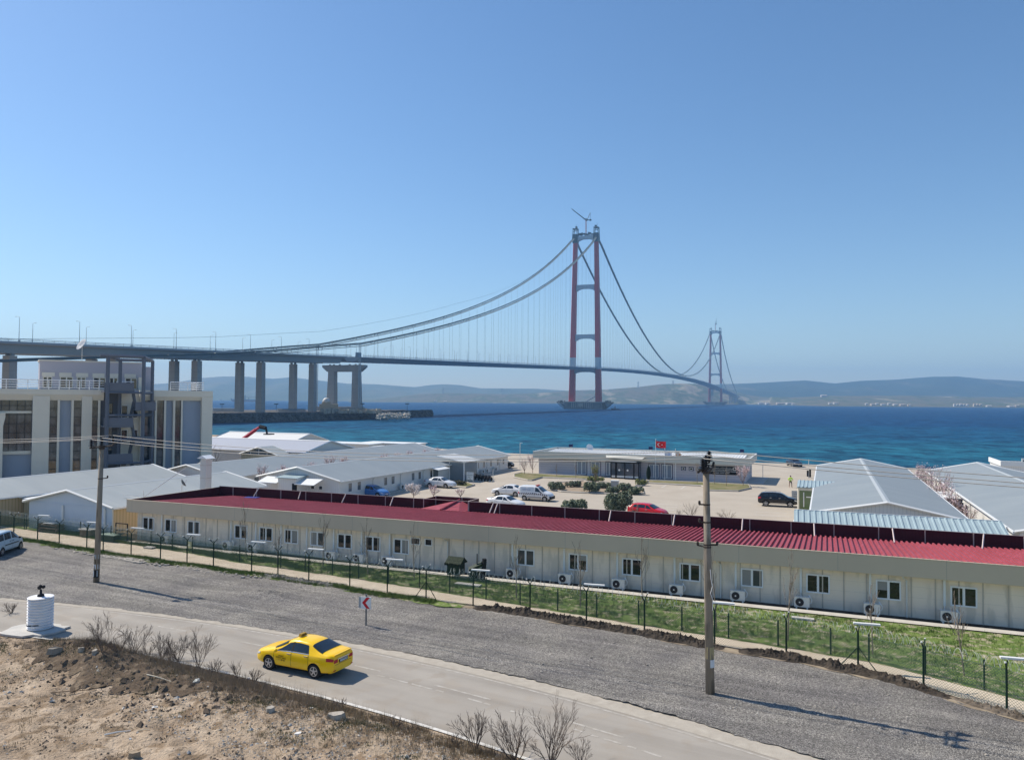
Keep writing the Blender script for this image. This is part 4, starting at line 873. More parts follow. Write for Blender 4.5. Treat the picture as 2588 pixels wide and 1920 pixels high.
# middle long white building beside the car park (corner points measured at the near and far eaves)
DA2 = math.radians(-1.55)
m2 = gable('long_white_building', -66.5, -54.35, 78.7, 128.5, 2.6, 3.95, 'long white building with grey gable roof and porch, along the car park left edge', (M['wall_white'], M['wall_white_x']), M['roof_grey'], da=DA2)
W2 = 12.15
wy = [1.7, 3.6, 9.6, 11.4, 16.6, 18.4, 24.0, 26.0, 34.5, 37.2, 39.5, 42.2, 45.0, 47.4]
for i, y in enumerate(wy):
    if 20 < y < 27: continue
    side_window(m2, W2, y, .85, .95, 1.15, mats=(M['pvc'], M['glass2']))
for y in (7.0, 13.7, 19.8, 29.5, 33.0, 36.0, 41.0, 46.2):
    mb = MB(); mb.tube([(W2+.38, y, 2.35), (W2+.1, y, 2.1), (W2+.08, y, .05)], .05, 5); mb.build('downpipe', M['pipe'], m2)
mb = MB(); mb.bx(W2-.02, W2+1.0, 0, 49.8, -.05, .08); mb.build('apron', M['conc'], m2)
def m2p(lx, ly): c_, s_ = math.cos(GA+DA2), math.sin(GA+DA2); x, y = xy(-66.5, 78.7); return x+lx*c_-ly*s_, y+lx*s_+ly*c_
for i, (y, q) in enumerate([(13.4, 'behind the blue hatchback'), (20.8, 'left of the white parked saloon'), (38.5, 'right of the porch, nearer one'), (40.0, 'right of the porch, farther one'), (43.5, 'closest to the far corner')]):
    x_, y_ = m2p(W2+.5, y); ac_unit((x_, y_, .08), GA+DA2+math.pi/2, 'white air conditioner unit by the long white wall, '+q, 'air conditioners along the white building')
# glazed porch with a tilted canopy
mb = MB()
for (x, y) in ((W2+2.6, 27.6), (W2+2.6, 32.2), (W2+.1, 27.6), (W2+.1, 32.2)): mb.bar((x, y, 0), (x, y, 2.9), .16)
mb.bar((W2, 27.6, 2.9), (W2+2.6, 27.6, 2.9), .14); mb.bar((W2+2.6, 27.6, 2.9), (W2+2.6, 32.2, 2.9), .14); mb.bar((W2, 32.2, 2.9), (W2+2.6, 32.2, 2.9), .14); mb.build('porch_frame', M['trim'], m2)
mb = MB(); mb.bx(W2, W2+2.5, 27.66, 27.7, .1, 2.8); mb.bx(W2+2.5, W2+2.56, 27.7, 32.1, .1, 2.8); mb.build('porch_glazing', mat('porch_pale_glass', (.22, .25, .27), .12, spec=.7), m2)
mb = MB(); mb.slab([(W2-1.8, 27.0, 3.75), (W2+2.9, 27.0, 2.95), (W2+2.9, 32.8, 2.95), (W2-1.8, 32.8, 3.75)], .1)
for k in range(9): mb.slab([(W2-1.8, 27.2+k*.65, 3.8), (W2+2.9, 27.2+k*.65, 3.0), (W2+2.9, 27.4+k*.65, 3.0), (W2-1.8, 27.4+k*.65, 3.8)], .04)
mb.build('porch_roof', M['trim'], m2)
mb = MB(); mb.slab([(W2, 21.6, 2.45), (W2+1.5, 21.6, 2.15), (W2+1.5, 25.2, 2.15), (W2, 25.2, 2.45)], .06); mb.build('awning', M['trim'], m2)
mb = MB(); mb.bx(W2, W2+.04, 22.8, 24.2, 0, 2.1); mb.build('door', M['glass2'], m2)
side_window(m2, W2, 21.8, .7, .95, 1.1, mats=(M['pvc'], M['glass']))
# gable-end lobby of the white building
mb = MB(); mb.bx(4.4, 7.3, -1.9, -.0, -.05, 2.75); mb.build('lobby', M['wall_white_x'], m2)
mb = MB(); mb.slab([(4.2, -2.2, 2.78), (7.5, -2.2, 2.78), (7.5, .1, 2.98), (4.2, .1, 2.98)], .08); mb.build('lobby_roof', M['roof_blue'], m2)
mb = MB(); mb.slab([(1.5, -2.3, 2.1), (4.5, -2.3, 2.1), (4.5, -.4, 2.7), (1.5, -.4, 2.7)], .06); mb.build('lobby_canopy', M['trim'], m2)
mb = MB(); mb.slab([(7.2, -2.3, 2.1), (10.1, -2.3, 2.1), (10.1, -.4, 2.7), (7.2, -.4, 2.7)], .06); mb.build('lobby_canopy', M['trim'], m2)
mb = MB(); mb.bx(6.6, 7.32, -1.94, -1.9, 0, 2.1); mb.build('door', M['dark'], m2)
for x in (7.9, 9.1): window(m2, x, 1.3, .6, .5, y=0, sash=1)
m3 = gable('long_grey_roof_building', -80.8, -69.6, 75.5, 132.2, 2.6, 3.9, 'long white building with grey gable roof behind the one along the car park', (M['wall_white'], M['wall_white_x']), M['roof_grey'], da=math.radians(-.6))
for y in (3.2, 5.6): side_window(m3, 11.2, y, 1.0, .9, 1.2, mats=(M['pvc'], M['glass2']))
n1 = gable('gable_shed', -69.2, -58.4, 50.0, 69.3, 2.75, 3.95, 'pale roofed shed with blue-grey gable and tan side wall left of the red roof', (M['wall_tan'], mat('gable_shade_blue', (.58, .64, .72), .6, col2=(.54, .60, .68), scale=.5, contrast=(.3, .7), stripes=(0, .29, (.50, .56, .64), .06))), M['roof_white'])  # gable panels white-grey; their bluish sky-lit shade is put into the colour
mb = MB(); mb.bx(.1, 10.7, -.03, 0, 2.52, 2.62); mb.build('gable_band', MATS['gable_shade_blue'], n1)
for x in (4.6, 9.9): mb = MB(); mb.tube([(x, -.12, 2.5), (x, -.12, .4), (x-.3, -.2, .1)], .09, 6); mb.build('downpipe', M['trim'], n1)
mb = MB(); mb.tube([(10.95, -.2, 2.55), (10.85, -.1, 2.3), (10.85, -.1, .1)], .07, 6); mb.build('downpipe', M['pipe'], n1)
n2 = gable('white_roof_shed', -84.0, -73.8, 38.0, 72.9, 2.75, 3.95, 'long shed with pale metal roof in front of the tall grey building', (M['wall_tan'], M['wall_tan_x']), M['roof_white'])
# tan link between the two sheds
lk = groot('tan_annex', -73.6, 52.6, 'low tan ribbed annex with a white roof between the two pale-roofed sheds', 'building')
mb = MB(); mb.bx(0, 4.2, 0, 9, -.05, 2.35); mb.build('wall', M['wall_tan_x'], lk)
mb = MB(); mb.slab([(-.1, -.4, 2.42), (4.3, -.4, 2.42), (4.3, 9, 2.62), (-.1, 9, 2.62)], .08); mb.build('roof', M['trim'], lk)
mb = MB(); mb.bx(2.0, 3.0, -.04, 0, 0, 1.9); mb.build('door', M['dark'], lk)
# warehouse, ridge along s
def gable_s(name, sA, sB, tA, tB, ze, zr, label, wm, roof, cat='building'):
    """ridge along s: built by turning the frame a quarter"""
    r_ = groot(name, sB, tA, label, cat, da=math.pi/2); W_ = tB-tA; L_ = sB-sA; mb = MB()
    mb.add([(0, 0, -.05), (W_, 0, -.05), (W_, 0, ze), (W_/2, 0, zr-.1), (0, 0, ze), (0, L_, -.05), (W_, L_, -.05), (W_, L_, ze), (W_/2, L_, zr-.1), (0, L_, ze)], [(0, 1, 2, 3, 4), (9, 8, 7, 6, 5), (1, 6, 7, 2), (5, 0, 4, 9)])
    mb.build('wall', wm, r_); mb = MB()
    mb.slab([(-.3, -.3, ze-.05), (W_/2, -.3, zr), (W_/2, L_+.3, zr), (-.3, L_+.3, ze-.05)], .1); mb.slab([(W_/2, -.3, zr), (W_+.3, -.3, ze-.05), (W_+.3, L_+.3, ze-.05), (W_/2, L_+.3, zr)], .1); ro = mb.build('roof', roof, r_)
    mb = MB()
    for x0 in (-.3, W_+.3):
        for y in (-.34, L_+.34): mb.bar((x0, y, ze-.05), (W_/2, y, zr-.02), .18)
    mb.build('verge_trim', M['trim'], ro)
    mb = MB(); mb.prism([(W_/2-.4, -.3, zr-.05), (W_/2, -.3, zr+.05), (W_/2+.4, -.3, zr-.05)], (0, L_+.6, 0)); mb.build('ridge_cap', M['trim'], ro); return r_
WG = mat('warehouse_wall', (.62, .62, .60), .6, stripes=(0, .4, (.55, .55, .54), .1)); RG = mat('warehouse_roof', (.38, .40, .45), .5, stripes=(1, 1.0, (.35, .37, .42), .05))
wh_ = gable_s('warehouse', -128, -80.2, 105.8, 119.4, 3.5, 5.05, 'big warehouse with grey roof near the shore, its ridge running left to right', WG, RG)
g_ = gable('glazed_gable_shed', -90.6, -83.2, 102.4, 105.7, 3.2, 4.35, 'small shed with glazed gable in front of the warehouse', (M['wall_tan'], M['wall_tan_x']), M['roof_white'], over=.3)
mb = MB(); mb.prism([(.5, -.03, 3.05), (6.9, -.03, 3.05), (3.7, -.03, 4.1)], (0, -.03, 0)); o = mb.build('gable_glazing', M['glass2'], g_, fix=True)
mb = MB()
for x in (2.0, 3.7, 5.4): mb.bx(x-.04, x+.04, -.1, -.06, 3.05, 3.05+1.02*(1-abs(x-3.7)/3.4))
mb.build('mullion', M['trim'], o)
gable_s('shore_shed', -122, -101, 128.5, 140.5, 3.4, 5.0, 'white gable shed behind the warehouse beside the water', M['wall_white'], mat('white_sheet', (.66, .66, .63), .5))
for i, (sa, sb_, ta, tb, h, q) in enumerate([(-99, -86, 134, 139, 3.1, 'low flat white cabin right of the shore shed'), (-93, -80, 142, 147, 2.9, 'second low flat white cabin, farther and to the right'), (-84.5, -76, 133, 137, 2.7, 'grey flat-roofed cabin by the moored white boat')]):
    r_ = groot('site_cabin', sa, ta, q, 'cabin', 'flat roofed cabins near the shore'); mb = MB(); mb.bx(0, sb_-sa, 0, tb-ta, -.05, h); mb.build('wall', WG, r_); mb = MB(); mb.bx(-.3, sb_-sa+.3, -.3, tb-ta+.3, h, h+.16); mb.build('roof', M['trim'], r_)
    for k in range(3): window(r_, 1+k*3, 1, 1.0, 1.0, y=0, sash=1)
# telehandler with raised red boom behind the warehouse
th = groot('telehandler', -112.5, 124.5, 'telehandler with its red boom raised behind the warehouse roof', 'telehandler')
RD = mat('machine_red', (.33, .02, .04), .5)
mb = MB(); mb.bx(-1.2, 3.6, -1.1, 1.1, .6, 1.8); mb.build('chassis', RD, th)
mb = MB(); mb.bar((-1.0, .3, 2.0), (5.6, .3, 6.0), .55); mb.bar((4.4, .3, 5.3), (6.6, .3, 6.6), .4); mb.build('boom', RD, th)
mb = MB(); mb.bar((6.6, .3, 6.7), (8.2, .3, 6.4), .55); mb.bar((8.2, .3, 6.6), (8.5, .3, 5.2), .35); mb.bx(8.3, 9.6, -.6, 1.2, 5.1, 5.3); mb.build('boom_head', M['dark'], th)
mb = MB(); mb.bx(.4, 2.0, -1.1, .0, 1.8, 2.8); mb.build('cab', M['glass'], th)
for a in (0, 2.6):
    for b in (-1.05, 1.05): mb = MB(); mb.lathe([(.3, -.2), (.55, -.18), (.58, 0), (.55, .18), (.3, .2)], 14, (a, b, .58), axis='y'); mb.build('wheel', M['dark'], th)
# ---------------------------------------------------------------- headquarters building
hq = groot('office_building', -44.85, 122.15, 'wide flat-roofed grey office pavilion with glazed entrance and black name board', 'building')
HW = 33.5; HD = 10.6
HWM = mat('hq_cladding', (.54, .51, .54), .6, col2=(.50, .47, .50), scale=.5, contrast=(.3, .7), stripes=(2, .42, (.34, .33, .37), .1))
mb = MB(); mb.bx(0, HW, 0, HD, -.05, 2.8); mb.build('wall', HWM, hq)
HF = mat('hq_fascia', (.60, .59, .53), .5, stripes=(0, 5.5, (.52, .51, .46), .004))
mb = MB(); mb.bx(-.75, HW+.75, -.85, -.75, 2.72, 3.82); mb.bx(-.75, -.65, -.75, HD+.7, 2.72, 3.82); mb.bx(HW+.65, HW+.75, -.75, HD+.7, 2.72, 3.82); mb.bx(-.65, HW+.65, HD+.6, HD+.7, 2.72, 3.82); mb.bx(-.7, HW+.7, -.75, .0, 2.7, 2.76); mb.build('fascia', HF, hq)
mb = MB(); mb.bx(-.78, HW+.78, -.9, -.72, 3.82, 3.86); mb.bx(-.78, -.62, -.72, HD+.57, 3.82, 3.86); mb.bx(HW+.62, HW+.78, -.72, HD+.57, 3.82, 3.86); mb.bx(-.78, HW+.78, HD+.57, HD+.73, 3.82, 3.86); mb.build('coping', M['trim'], hq)
mb = MB(); prof = []
for i in range(int((HW-1.5)/.45)): a = 1.6+i*.45; prof += [(a, 0), (a+.12, 0), (a+.16, .07), (a+.26, .07), (a+.3, 0)]
mb.strip([[(p_, -.5, 3.78+h) for p_, h in prof], [(p_, 4.2, 4.02+h) for p_, h in prof], [(p_, 4.5, 3.5+h) for p_, h in prof]]); mb.bx(-.65, HW+.65, -.74, HD+.6, 2.78, 3.1); mb.build('roof', mat('hq_roof', (.72, .72, .70), .45), hq)
mb = MB(); mb.slab([(-.6, -.7, 3.8), (1.5, -.5, 3.8), (1.5, 4.6, 3.38), (-.6, 4.6, 3.38)], .05); mb.build('roof_hip', mat('hq_hip', (.5, .53, .53), .5), hq)
def hqx(u, v=1200): return on_t(u, v, 122.15)[0]+44.85
NV = mat('navy_frame', (.02, .03, .09), .4); GB = mat('blind_glass', (.20, .25, .32), .15, spec=.6)
for (ua, ub_, z0_, h, ss) in [(1459, 1482, .25, 2.15, 2), (1494, 1516, .25, 2.15, 2), (1532, 1549, .25, 2.15, 2), (1640.5, 1665, .2, 2.15, 2), (1673, 1698.5, .2, 2.15, 2)]:
    a, b = hqx(ua), hqx(ub_); mb = MB()
    mb.bx(a-.1, b+.1, -.05, .0, z0_-.1, z0_+h+.1); f = mb.build('window_surround', NV, hq); window(hq, a, z0_, b-a, h, y=-.05, sash=ss, mats=(M['trim'], GB), fr=.09)
for (ua, ub_) in [(1721.5, 1733.5), (1741, 1753), (1761, 1773)]:
    a, b = hqx(ua, 1188), hqx(ub_, 1188); mb = MB(); mb.bx(a, b, -.05, 0, 1.55, 2.15); mb.build('window_surround', NV, hq); window(hq, a+.12, 1.65, b-a-.24, .4, y=-.05, sash=1, mats=(M['trim'], M['glass']), fr=.07)
for u in (1453, 1487, 1492, 1524, 1527, 1703, 1708): a = hqx(u); mb = MB(); mb.bx(a-.04, a+.04, -.04, 0, 0, 2.7); mb.build('panel_joint', M['trim'], hq)
# entrance box
a, b = hqx(1551, 1205), hqx(1620, 1205)
mb = MB()
for x in (a, a+.9, (a+b)/2-1.5, (a+b)/2+.0, (a+b)/2+1.5, b-.8, b): mb.bx(x-.06, x+.06, -1.7, -1.58, 0, 2.55)
mb.bx(a-.1, b+.1, -1.72, -1.55, 2.5, 2.7); mb.bx(a-.06, a+.06, -1.55, 0, 2.5, 2.7); mb.bx(b-.06, b+.06, -1.55, 0, 2.5, 2.7); mb.bx(a, b, -1.7, -1.6, 0, .12); mb.build('entrance_frame', M['dark'], hq)
mb = MB(); mb.bx(a, b, -1.64, -1.62, .12, 2.5); mb.bx(a-.01, a+.01, -1.6, 0, .1, 2.5); mb.bx(b-.01, b+.01, -1.6, 0, .1, 2.5); mb.build('entrance_glazing', mat('entrance_glass', (.06, .08, .11), .08, spec=.8), hq)
mb = MB(); mb.bx(a-.15, b-.3, -2.1, -1.5, 2.70, 2.80); mb.build('entrance_awning', M['trim'], hq)
mb = MB(); mb.bx(a+.1, b, -1.66, -1.645, .2, .45); 
for x in ((a+b)/2-.9, (a+b)/2+.45): mb.lathe([(.16, -1.655), (.16, -1.66)], 14, (x, 0, 1.35), axis='y')
mb.build('door_decal', M['trim'], hq)
mb = MB(); mb.slab([(a-.7, -1.9, 3.25), (b+.6, -1.9, 3.25), (b+1.0, -.86, 3.62), (a-1.1, -.86, 3.62)], .08); mb.build('entrance_canopy', HF, hq)
# black name board
a, b = hqx(1789, 1188), hqx(1864, 1190)
mb = MB(); mb.bx(a, b, -.1, -.02, 1.18, 2.42); sg_ = mb.build('name_board', mat('board_black', (.008, .008, .01), .5), hq)
WT = mat('letter_white', (.8, .8, .8), .5); cx = (a+b)/2
for (tx, z, sz, xx) in [('T.C.', 2.31, .14, cx), ('ULAŞTIRMA ve ALTYAPI BAKANLIĞI', 2.12, .2, cx+.02), ('KARAYOLLARI GENEL MÜDÜRLÜĞÜ', 1.9, .19, cx+.02), ('DENİZ İÇİ SEYİR GÜVENLİĞİ BÖLGE MÜDÜRLÜĞÜ', 1.66, .22, cx), ('LAPSEKİ HİZMET BİNASI', 1.4, .2, cx-.1)]:
    text_mesh('lettering', tx, sz, WT, sg_, (xx, -.104, z), (math.pi/2, 0, 0), ext=.002)
for x in (a+.38, b-.42):
    mb = MB(); mb.lathe([(.26, -.1), (.26, -.106)], 16, (x, 0, 2.1), axis='y'); o = mb.build('round_emblem', WT, sg_)
    mb = MB(); mb.lathe([(.17, -.106), (.17, -.11)], 12, (x, 0, 2.1), axis='y'); mb.build('emblem_centre', mat('emblem_grey', (.4, .4, .42), .5) if x < cx else MATS['board_black'], o)
for y in (1.5, 4.5, 8): side_window(hq, HW, y, 1.0, .9, 1.3, mats=(M['trim'], M['glass']))
mb = MB(); mb.bx(-.6, HW+1.2, -1.1, 0, -.05, .06); mb.build('apron', M['conc'], hq)
mb = MB(); mb.bx(HW, HW+2.6, -.9, 10, -.05, .10); mb.build('side_terrace', M['conc'], hq)
# things on the roof
for (u, q) in [(1442, 'leftmost'), (1644, 'behind the red flag'), (1875, 'rightmost')]:
    a = on_t(u, 1130, 132)[0]; x, y = xy(a, 132.2); r_ = root('roof_vent', (x, y, 3.1), GA, 'small dark blue vent cowl on the office roof, '+q, 'vent', 'dark vent cowls on the office roof')
    mb = MB(); mb.bx(-.08, .08, -.08, .08, 0, .95); mb.build('stem', M['pipe'], r_); mb = MB(); mb.bx(-.3, .3, -.3, .3, .95, 1.42); mb.build('cowl', mat('vent_blue', (.01, .02, .08), .5), r_)
for (u, q) in [(1467, 'left of the satellite dish'), (1591, 'left unit of the middle pair'), (1613, 'right unit of the middle pair'), (1721, 'between the small flags and the pole'), (1750, 'just left of the tall utility pole')]:
    a = on_t(u, 1140, 128.5)[0]; x, y = xy(a, 128.5); ac_unit((x, y, 3.1), GA, 'air conditioner unit on the office roof, '+q, 'air conditioners on the office roof', hose=False, w_=.95, h_=.7)
def dish(loc, r, az, label, pole=1.0, mt=None):
    r_ = root('satellite_dish', loc, az, label, 'satellite dish'); mb = MB(); mb.tube([(0, 0, 0), (0, 0, pole)], .035, 5); mb.build('stand', M['pipe'], r_)
    mb = MB(); prof = [(.02, 0), (r*.5, .04), (r*.85, .13), (r, .2), (r*.97, .22), (r*.5, .06), (.02, .02)]; mb.lathe(prof, 18, (0, 0, 0))
    o = mb.build('reflector', mt or M['pvc'], r_, smooth=True, fix=True); o.location = (0, 0, pole+.1); o.rotation_euler = (math.radians(60), 0, 0)
    mb = MB(); mb.bar((0, -.1, pole-.1), (0, -.75*r*1.4, pole+.45), .03); mb.build('feed_arm', M['pipe'], r_); return r_
a = on_t(1490, 1132, 129)[0]; x, y = xy(a, 129); dish((x, y, 3.1), .62, GA+.7, 'round white satellite dish on the office roof', 1.0)
x, y = xy(-57.1, 56.5)
dish((x, y, 3.0), .42, GA+2.4, 'grey satellite dish on a stand at the left end of the red roof building', 1.1, mat('dish_grey', (.13, .14, .15), .5))
x, y = xy(-57.7, 52.6); an = root('tv_antenna', (x, y, 2.9), GA, 'thin aerial antenna sticking out left of the red roof building', 'antenna')
mb = MB(); mb.tube([(0, 0, 0), (0, 0, 1.0)], .03, 5); mb.tube([(-2.6, 0, .45), (.4, 0, .3)], .02, 4)
for k in range(7): mb.tube([(-2.5+k*.3, -.25, .45), (-2.5+k*.3, .25, .45)], .012, 3)
mb.bar((0, 0, .4), (1.9, 3, 2.9), .04); mb.build('aerial', M['pipe'], an)
# chimney duct of the shed
x, y = xy(-58.0, 60.5); cd = root('flue_duct', (x, y, 0), GA, 'tall square pale flue duct rising beside the shed with the tan side wall', 'flue')
mb = MB(); mb.bx(-.38, .38, -.38, .38, 0, 6.15)
mb.build('duct', mat('flue_pale', (.62, .6, .57), .5), cd)
mb = MB()
for z in (2.6, 4.3, 5.6): mb.bx(-.4, .4, -.4, .4, z, z+.05)
mb.build('joint_band', M['seam'], cd)
mb = MB(); mb.prism([(-.62, -.62, 6.3), (.62, -.62, 6.3), (0, -.62, 6.62)], (0, 1.24, 0)); mb.bx(-.3, .3, -.3, .3, 6.15, 6.3); mb.build('cap', M['pvc'], cd, fix=True)
mb = MB(); mb.tube([(-.55, -.1, 3.2), (-.55, -.1, 5.9)], .06, 5); mb.bar((-.55, -.1, 5.9), (-1.0, -.1, 5.7), .06); mb.build('stay_pole', M['pipe'], cd)
# ---------------------------------------------------------------- right-hand buildings
w1 = gable('grey_roof_hall', -.9, 10.2, 70.6, 122.0, 3.15, 4.25, 'long hall with broad grey gable roof right of the car park', (M['wall_white'], M['wall_white_x']), M['roof_grey'])
w2 = gable('far_right_hall', 13.1, 24.8, 66.6, 120.0, 3.15, 4.4, 'long hall with grey gable roof at the right edge of the picture', (M['wall_white'], M['wall_white_x']), M['roof_grey'])
for r_, y0 in ((w2, 2), (w2, 6)): side = None
for y in (1.5, 4.0): window(w2, y+51.4-50, 1.0, .9, 1.1, y=0.0, face=-1, axis='y', sash=1, mats=(M['pvc'], M['glass2']))
for y in (22, 24.5): window(w2, y, .9, 1.4, 1.3, y=0.0, face=-1, axis='y', sash=1, mats=(M['pvc'], M['glass']))
for y in (8, 20, 33, 45): mb = MB(); mb.tube([(-.4, y, 2.95), (-.12, y, 2.6), (-.1, y, .05)], .06, 5); mb.build('downpipe', M['pipe'], w2)
for i, (y, q) in enumerate([(13.5, 'nearer one between the two right halls'), (17.5, 'farther one between the two right halls')]):
    x_, y_ = xy(12.55, 66.6+y); ac_unit((x_, y_, 0), GA-math.pi/2, 'air conditioner unit on the ground, '+q, 'air conditioners between the right halls')
# covered link between the halls
lk = groot('covered_link', 10.3, 92.5, 'small covered doorway link between the two right halls', 'canopy')
mb = MB(); mb.bx(0, 2.8, 0, .12, 0, 2.4); mb.build('wall', mat('link_grey', (.16, .16, .17), .6), lk); mb = MB(); mb.slab([(-.1, -.6, 2.5), (2.8, -.6, 2.5), (2.8, 3.2, 2.75), (-.1, 3.2, 2.75)], .08)
for k in range(7): mb.slab([(.1+k*.4, -.6, 2.54), (.22+k*.4, -.6, 2.54), (.22+k*.4, 3.2, 2.79), (.1+k*.4, 3.2, 2.79)], .03)
mb.build('roof', M['trim'], lk); mb = MB(); mb.bx(.6, 1.4, -.05, 0, .05, 2.1); mb.build('door', M['dark'], lk)
# light blue lean-to behind the red roof
cn = groot('blue_canopy', -2.4, 65.8, 'long pale blue corrugated lean-to roof behind the maroon parapet', 'canopy')
mb = MB(); prof = []
for i in range(33): a = i*.45; prof += [(a, 0), (a+.16, 0), (a+.2, .07), (a+.3, .07), (a+.34, 0)]
prof.append((14.85, 0)); mb.strip([[(p_, 0, 2.62+h) for p_, h in prof], [(p_-.1, 2.6, 3.42+h) for p_, h in prof]])
mb.slab([(0, 0, 2.6), (14.85, 0, 2.6), (14.75, 2.6, 3.4), (-.1, 2.6, 3.4)], .05); mb.build('roof', M['roof_blue'], cn)
mb = MB()
for x in np.arange(.2, 14.8, 2.9): mb.bar((x, .15, 0), (x, .15, 2.58), .1); mb.bar((x, 2.5, 0), (x, 2.5, 3.3), .1)
mb.bx(-.05, 14.7, 2.62, 2.72, 3.35, 3.5); mb.bx(-.14, -.06, 0, 2.65, 2.5, 2.6); mb.build('frame', M['trim'], cn)
# porch at the left side of the hall
pr = groot('entrance_porch', -3.0, 90.5, 'small glazed side porch with corrugated blue roof on the left wall of the grey hall', 'porch')
mb = MB(); prof = []
for i in range(13): a = i*.4; prof += [(a, 0), (a+.14, 0), (a+.18, .06), (a+.27, .06), (a+.31, 0)]
mb.strip([[(p_, 0, 3.05+h) for p_, h in prof], [(p_, 3.4, 3.5+h) for p_, h in prof]]); mb.slab([(0, 0, 3.03), (5.2, 0, 3.03), (5.2, 3.4, 3.48), (0, 3.4, 3.48)], .05); mb.build('roof', M['roof_blue'], pr)
mb = MB()
for x, y in ((.15, .15), (2.0, .15), (.15, 3.2)): mb.bar((x, y, 0), (x, y, 3.0), .16)
mb.bx(.1, 2.1, .1, .2, 2.7, 3.0); mb.bx(.1, .2, .2, 3.2, 2.75, 3.0); mb.bx(.1, 2.1, .1, .2, 0, .1); mb.build('frame', mat('cream_frame', (.6, .57, .48), .5), pr)
mb = MB(); mb.bx(.22, 1.95, .14, .17, .1, 2.7); mb.build('glazing', mat('porch_glass', (.10, .16, .07), .1, spec=.7), pr)
mb = MB(); mb.box((.7, .1, 1.7), (.1, .03, 1.6), .0); mb.box((1.4, .1, 2.0), (.9, .03, .12), .0); mb.build('glazing_decal', M['trim'], pr)
x, y = xy(-2.6, 83); fb = root('flower_bed', (x, y, 0), GA, 'narrow red brick edged flower bed along the left wall of the grey hall', 'flower bed')
mb = MB(); mb.bx(0, 1.4, 0, 6.4, 0, .12); mb.build('turf', M['turf'], fb); mb = MB(); mb.bx(-.15, -.02, -.1, 6.5, 0, .2); mb.bx(-.02, 1.4, 3.8, 5.2, .12, .22); mb.build('edging', mat('brick_red', (.33, .04, .04), .8), fb)
# white box building behind the far right hall
bxb = groot('box_building', 24.0, 132.7, 'white flat-roofed box building beyond the far right hall at the waterfront', 'building')
mb = MB(); mb.bx(0, 22, 0, 9, -.05, 3.3); mb.build('wall', M['wall_white_x'], bxb); mb = MB(); mb.bx(-.2, 22.2, -.2, .0, 3.2, 3.9); mb.bx(-.2, 0, 0, 9, 3.2, 3.9); mb.build('parapet', M['trim'], bxb)
mb = MB(); mb.bx(0, 22, 0, 9, 3.31, 3.4); mb.build('roof', M['roof_grey'], bxb)
for i, (a, q) in enumerate([(3.2, 'left of the two'), (5.4, 'right of the two')]): x, y = xy(24+a, 133.7); ac_unit((x, y, 3.4), GA, 'air conditioner unit on the white box building roof, '+q, 'air conditioners on the box building', hose=False, w_=1.0, h_=.75)
# ================================================================ TALL GREY BUILDING ON THE LEFT
BR = math.atan2(15.0, 23.1); BX0, BY0 = -69.9, 105.0
bl = root('grey_block', (BX0, BY0, 0), BR, 'four-storey grey and beige building with an outside steel stair at the left edge', 'building')
def bu(u, z=8.0):                                            # pixel column -> metres along the front
    a = ray(u, 1000); k = a[0]/a[1]; ex, ey = math.cos(BR), math.sin(BR)
    return (k*BY0-BX0)/(ex-k*ey)
BW = bu(536); TOPZ = 13.45
M['block_beige'] = mat('block_beige', (.76, .71, .60), .7, col2=(.71, .66, .56), scale=.4, contrast=(.3, .7), stretch=(1, 1, .4), stripes=(2, 3.3, (.62, .58, .49), .008))
M['block_blue'] = mat('block_blue', (.33, .38, .46), .6, col2=(.30, .35, .43), scale=.3, contrast=(.3, .7))
M['curtain'] = mat('curtain_glass', (.02, .028, .038), .08, col2=(.10, .11, .125), scale=.9, contrast=(.45, .62), detail=3, spec=.8, coord='Object', stretch=(1, 1, .6))
M['mull'] = mat('mullion_dark', (.03, .035, .04), .5)
M['stair'] = mat('stair_steel', (.13, .145, .18), .55)
mb = MB(); mb.bx(-26, BW, .5, 15, 0, TOPZ-.05); mb.build('wall', M['block_blue'], bl)
mb = MB(); f0 = bu(0)
# top frame, slightly flared
mb.prism([(-26, -.55, TOPZ), (-26, -.55, TOPZ-.7), (-26, -.0, TOPZ-1.55), (-26, .5, TOPZ-1.55), (-26, .5, TOPZ)], (bu(262)+26, 0, 0))
mb.prism([(bu(352), -.55, TOPZ), (bu(352), -.55, TOPZ-.9), (bu(352), -.0, TOPZ-1.5), (bu(352), .5, TOPZ-1.5), (bu(352), .5, TOPZ)], (BW-bu(352), 0, 0))
mb.build('top_frame', M['block_beige'], bl, fix=True)
for ua, ub_, yf_ in [(83, 126, -.5), (146, 152, -.2), (181, 187, -.2), (207, 233, -.45), (248, 254, -.2), (355, 362, -.2), (392, 397, -.2), (415, 420, -.2), (438, 443, -.2), (458, 462, -.2), (509, 536, -.5)]:
    mb = MB(); mb.bx(bu(ua), bu(ub_) if ub_ < 536 else BW, yf_, .52, 0, TOPZ-1.5 if yf_ > -.4 else TOPZ-.95); mb.build('pilaster', M['block_beige'], bl)
for i, (ua, ub_) in enumerate([(127, 146), (187, 207), (233.5, 248), (398, 415), (443, 458), (365, 382)]):
    a, b = bu(ua), bu(ub_); mb = MB(); mb.bx(a, b, .3, .49, .2, TOPZ-1.5); o = mb.build('window_strip', M['curtain'], bl)
    mb = MB()
    for z in np.arange(1.0, TOPZ-1.6, 1.22): mb.bx(a, b, .22, .3, z-.04, z+.04)
    if b-a > 1.2: mb.bx((a+b)/2-.03, (a+b)/2+.03, .24, .3, .2, TOPZ-1.5)
    mb.build('mullion', M['mull'], o)
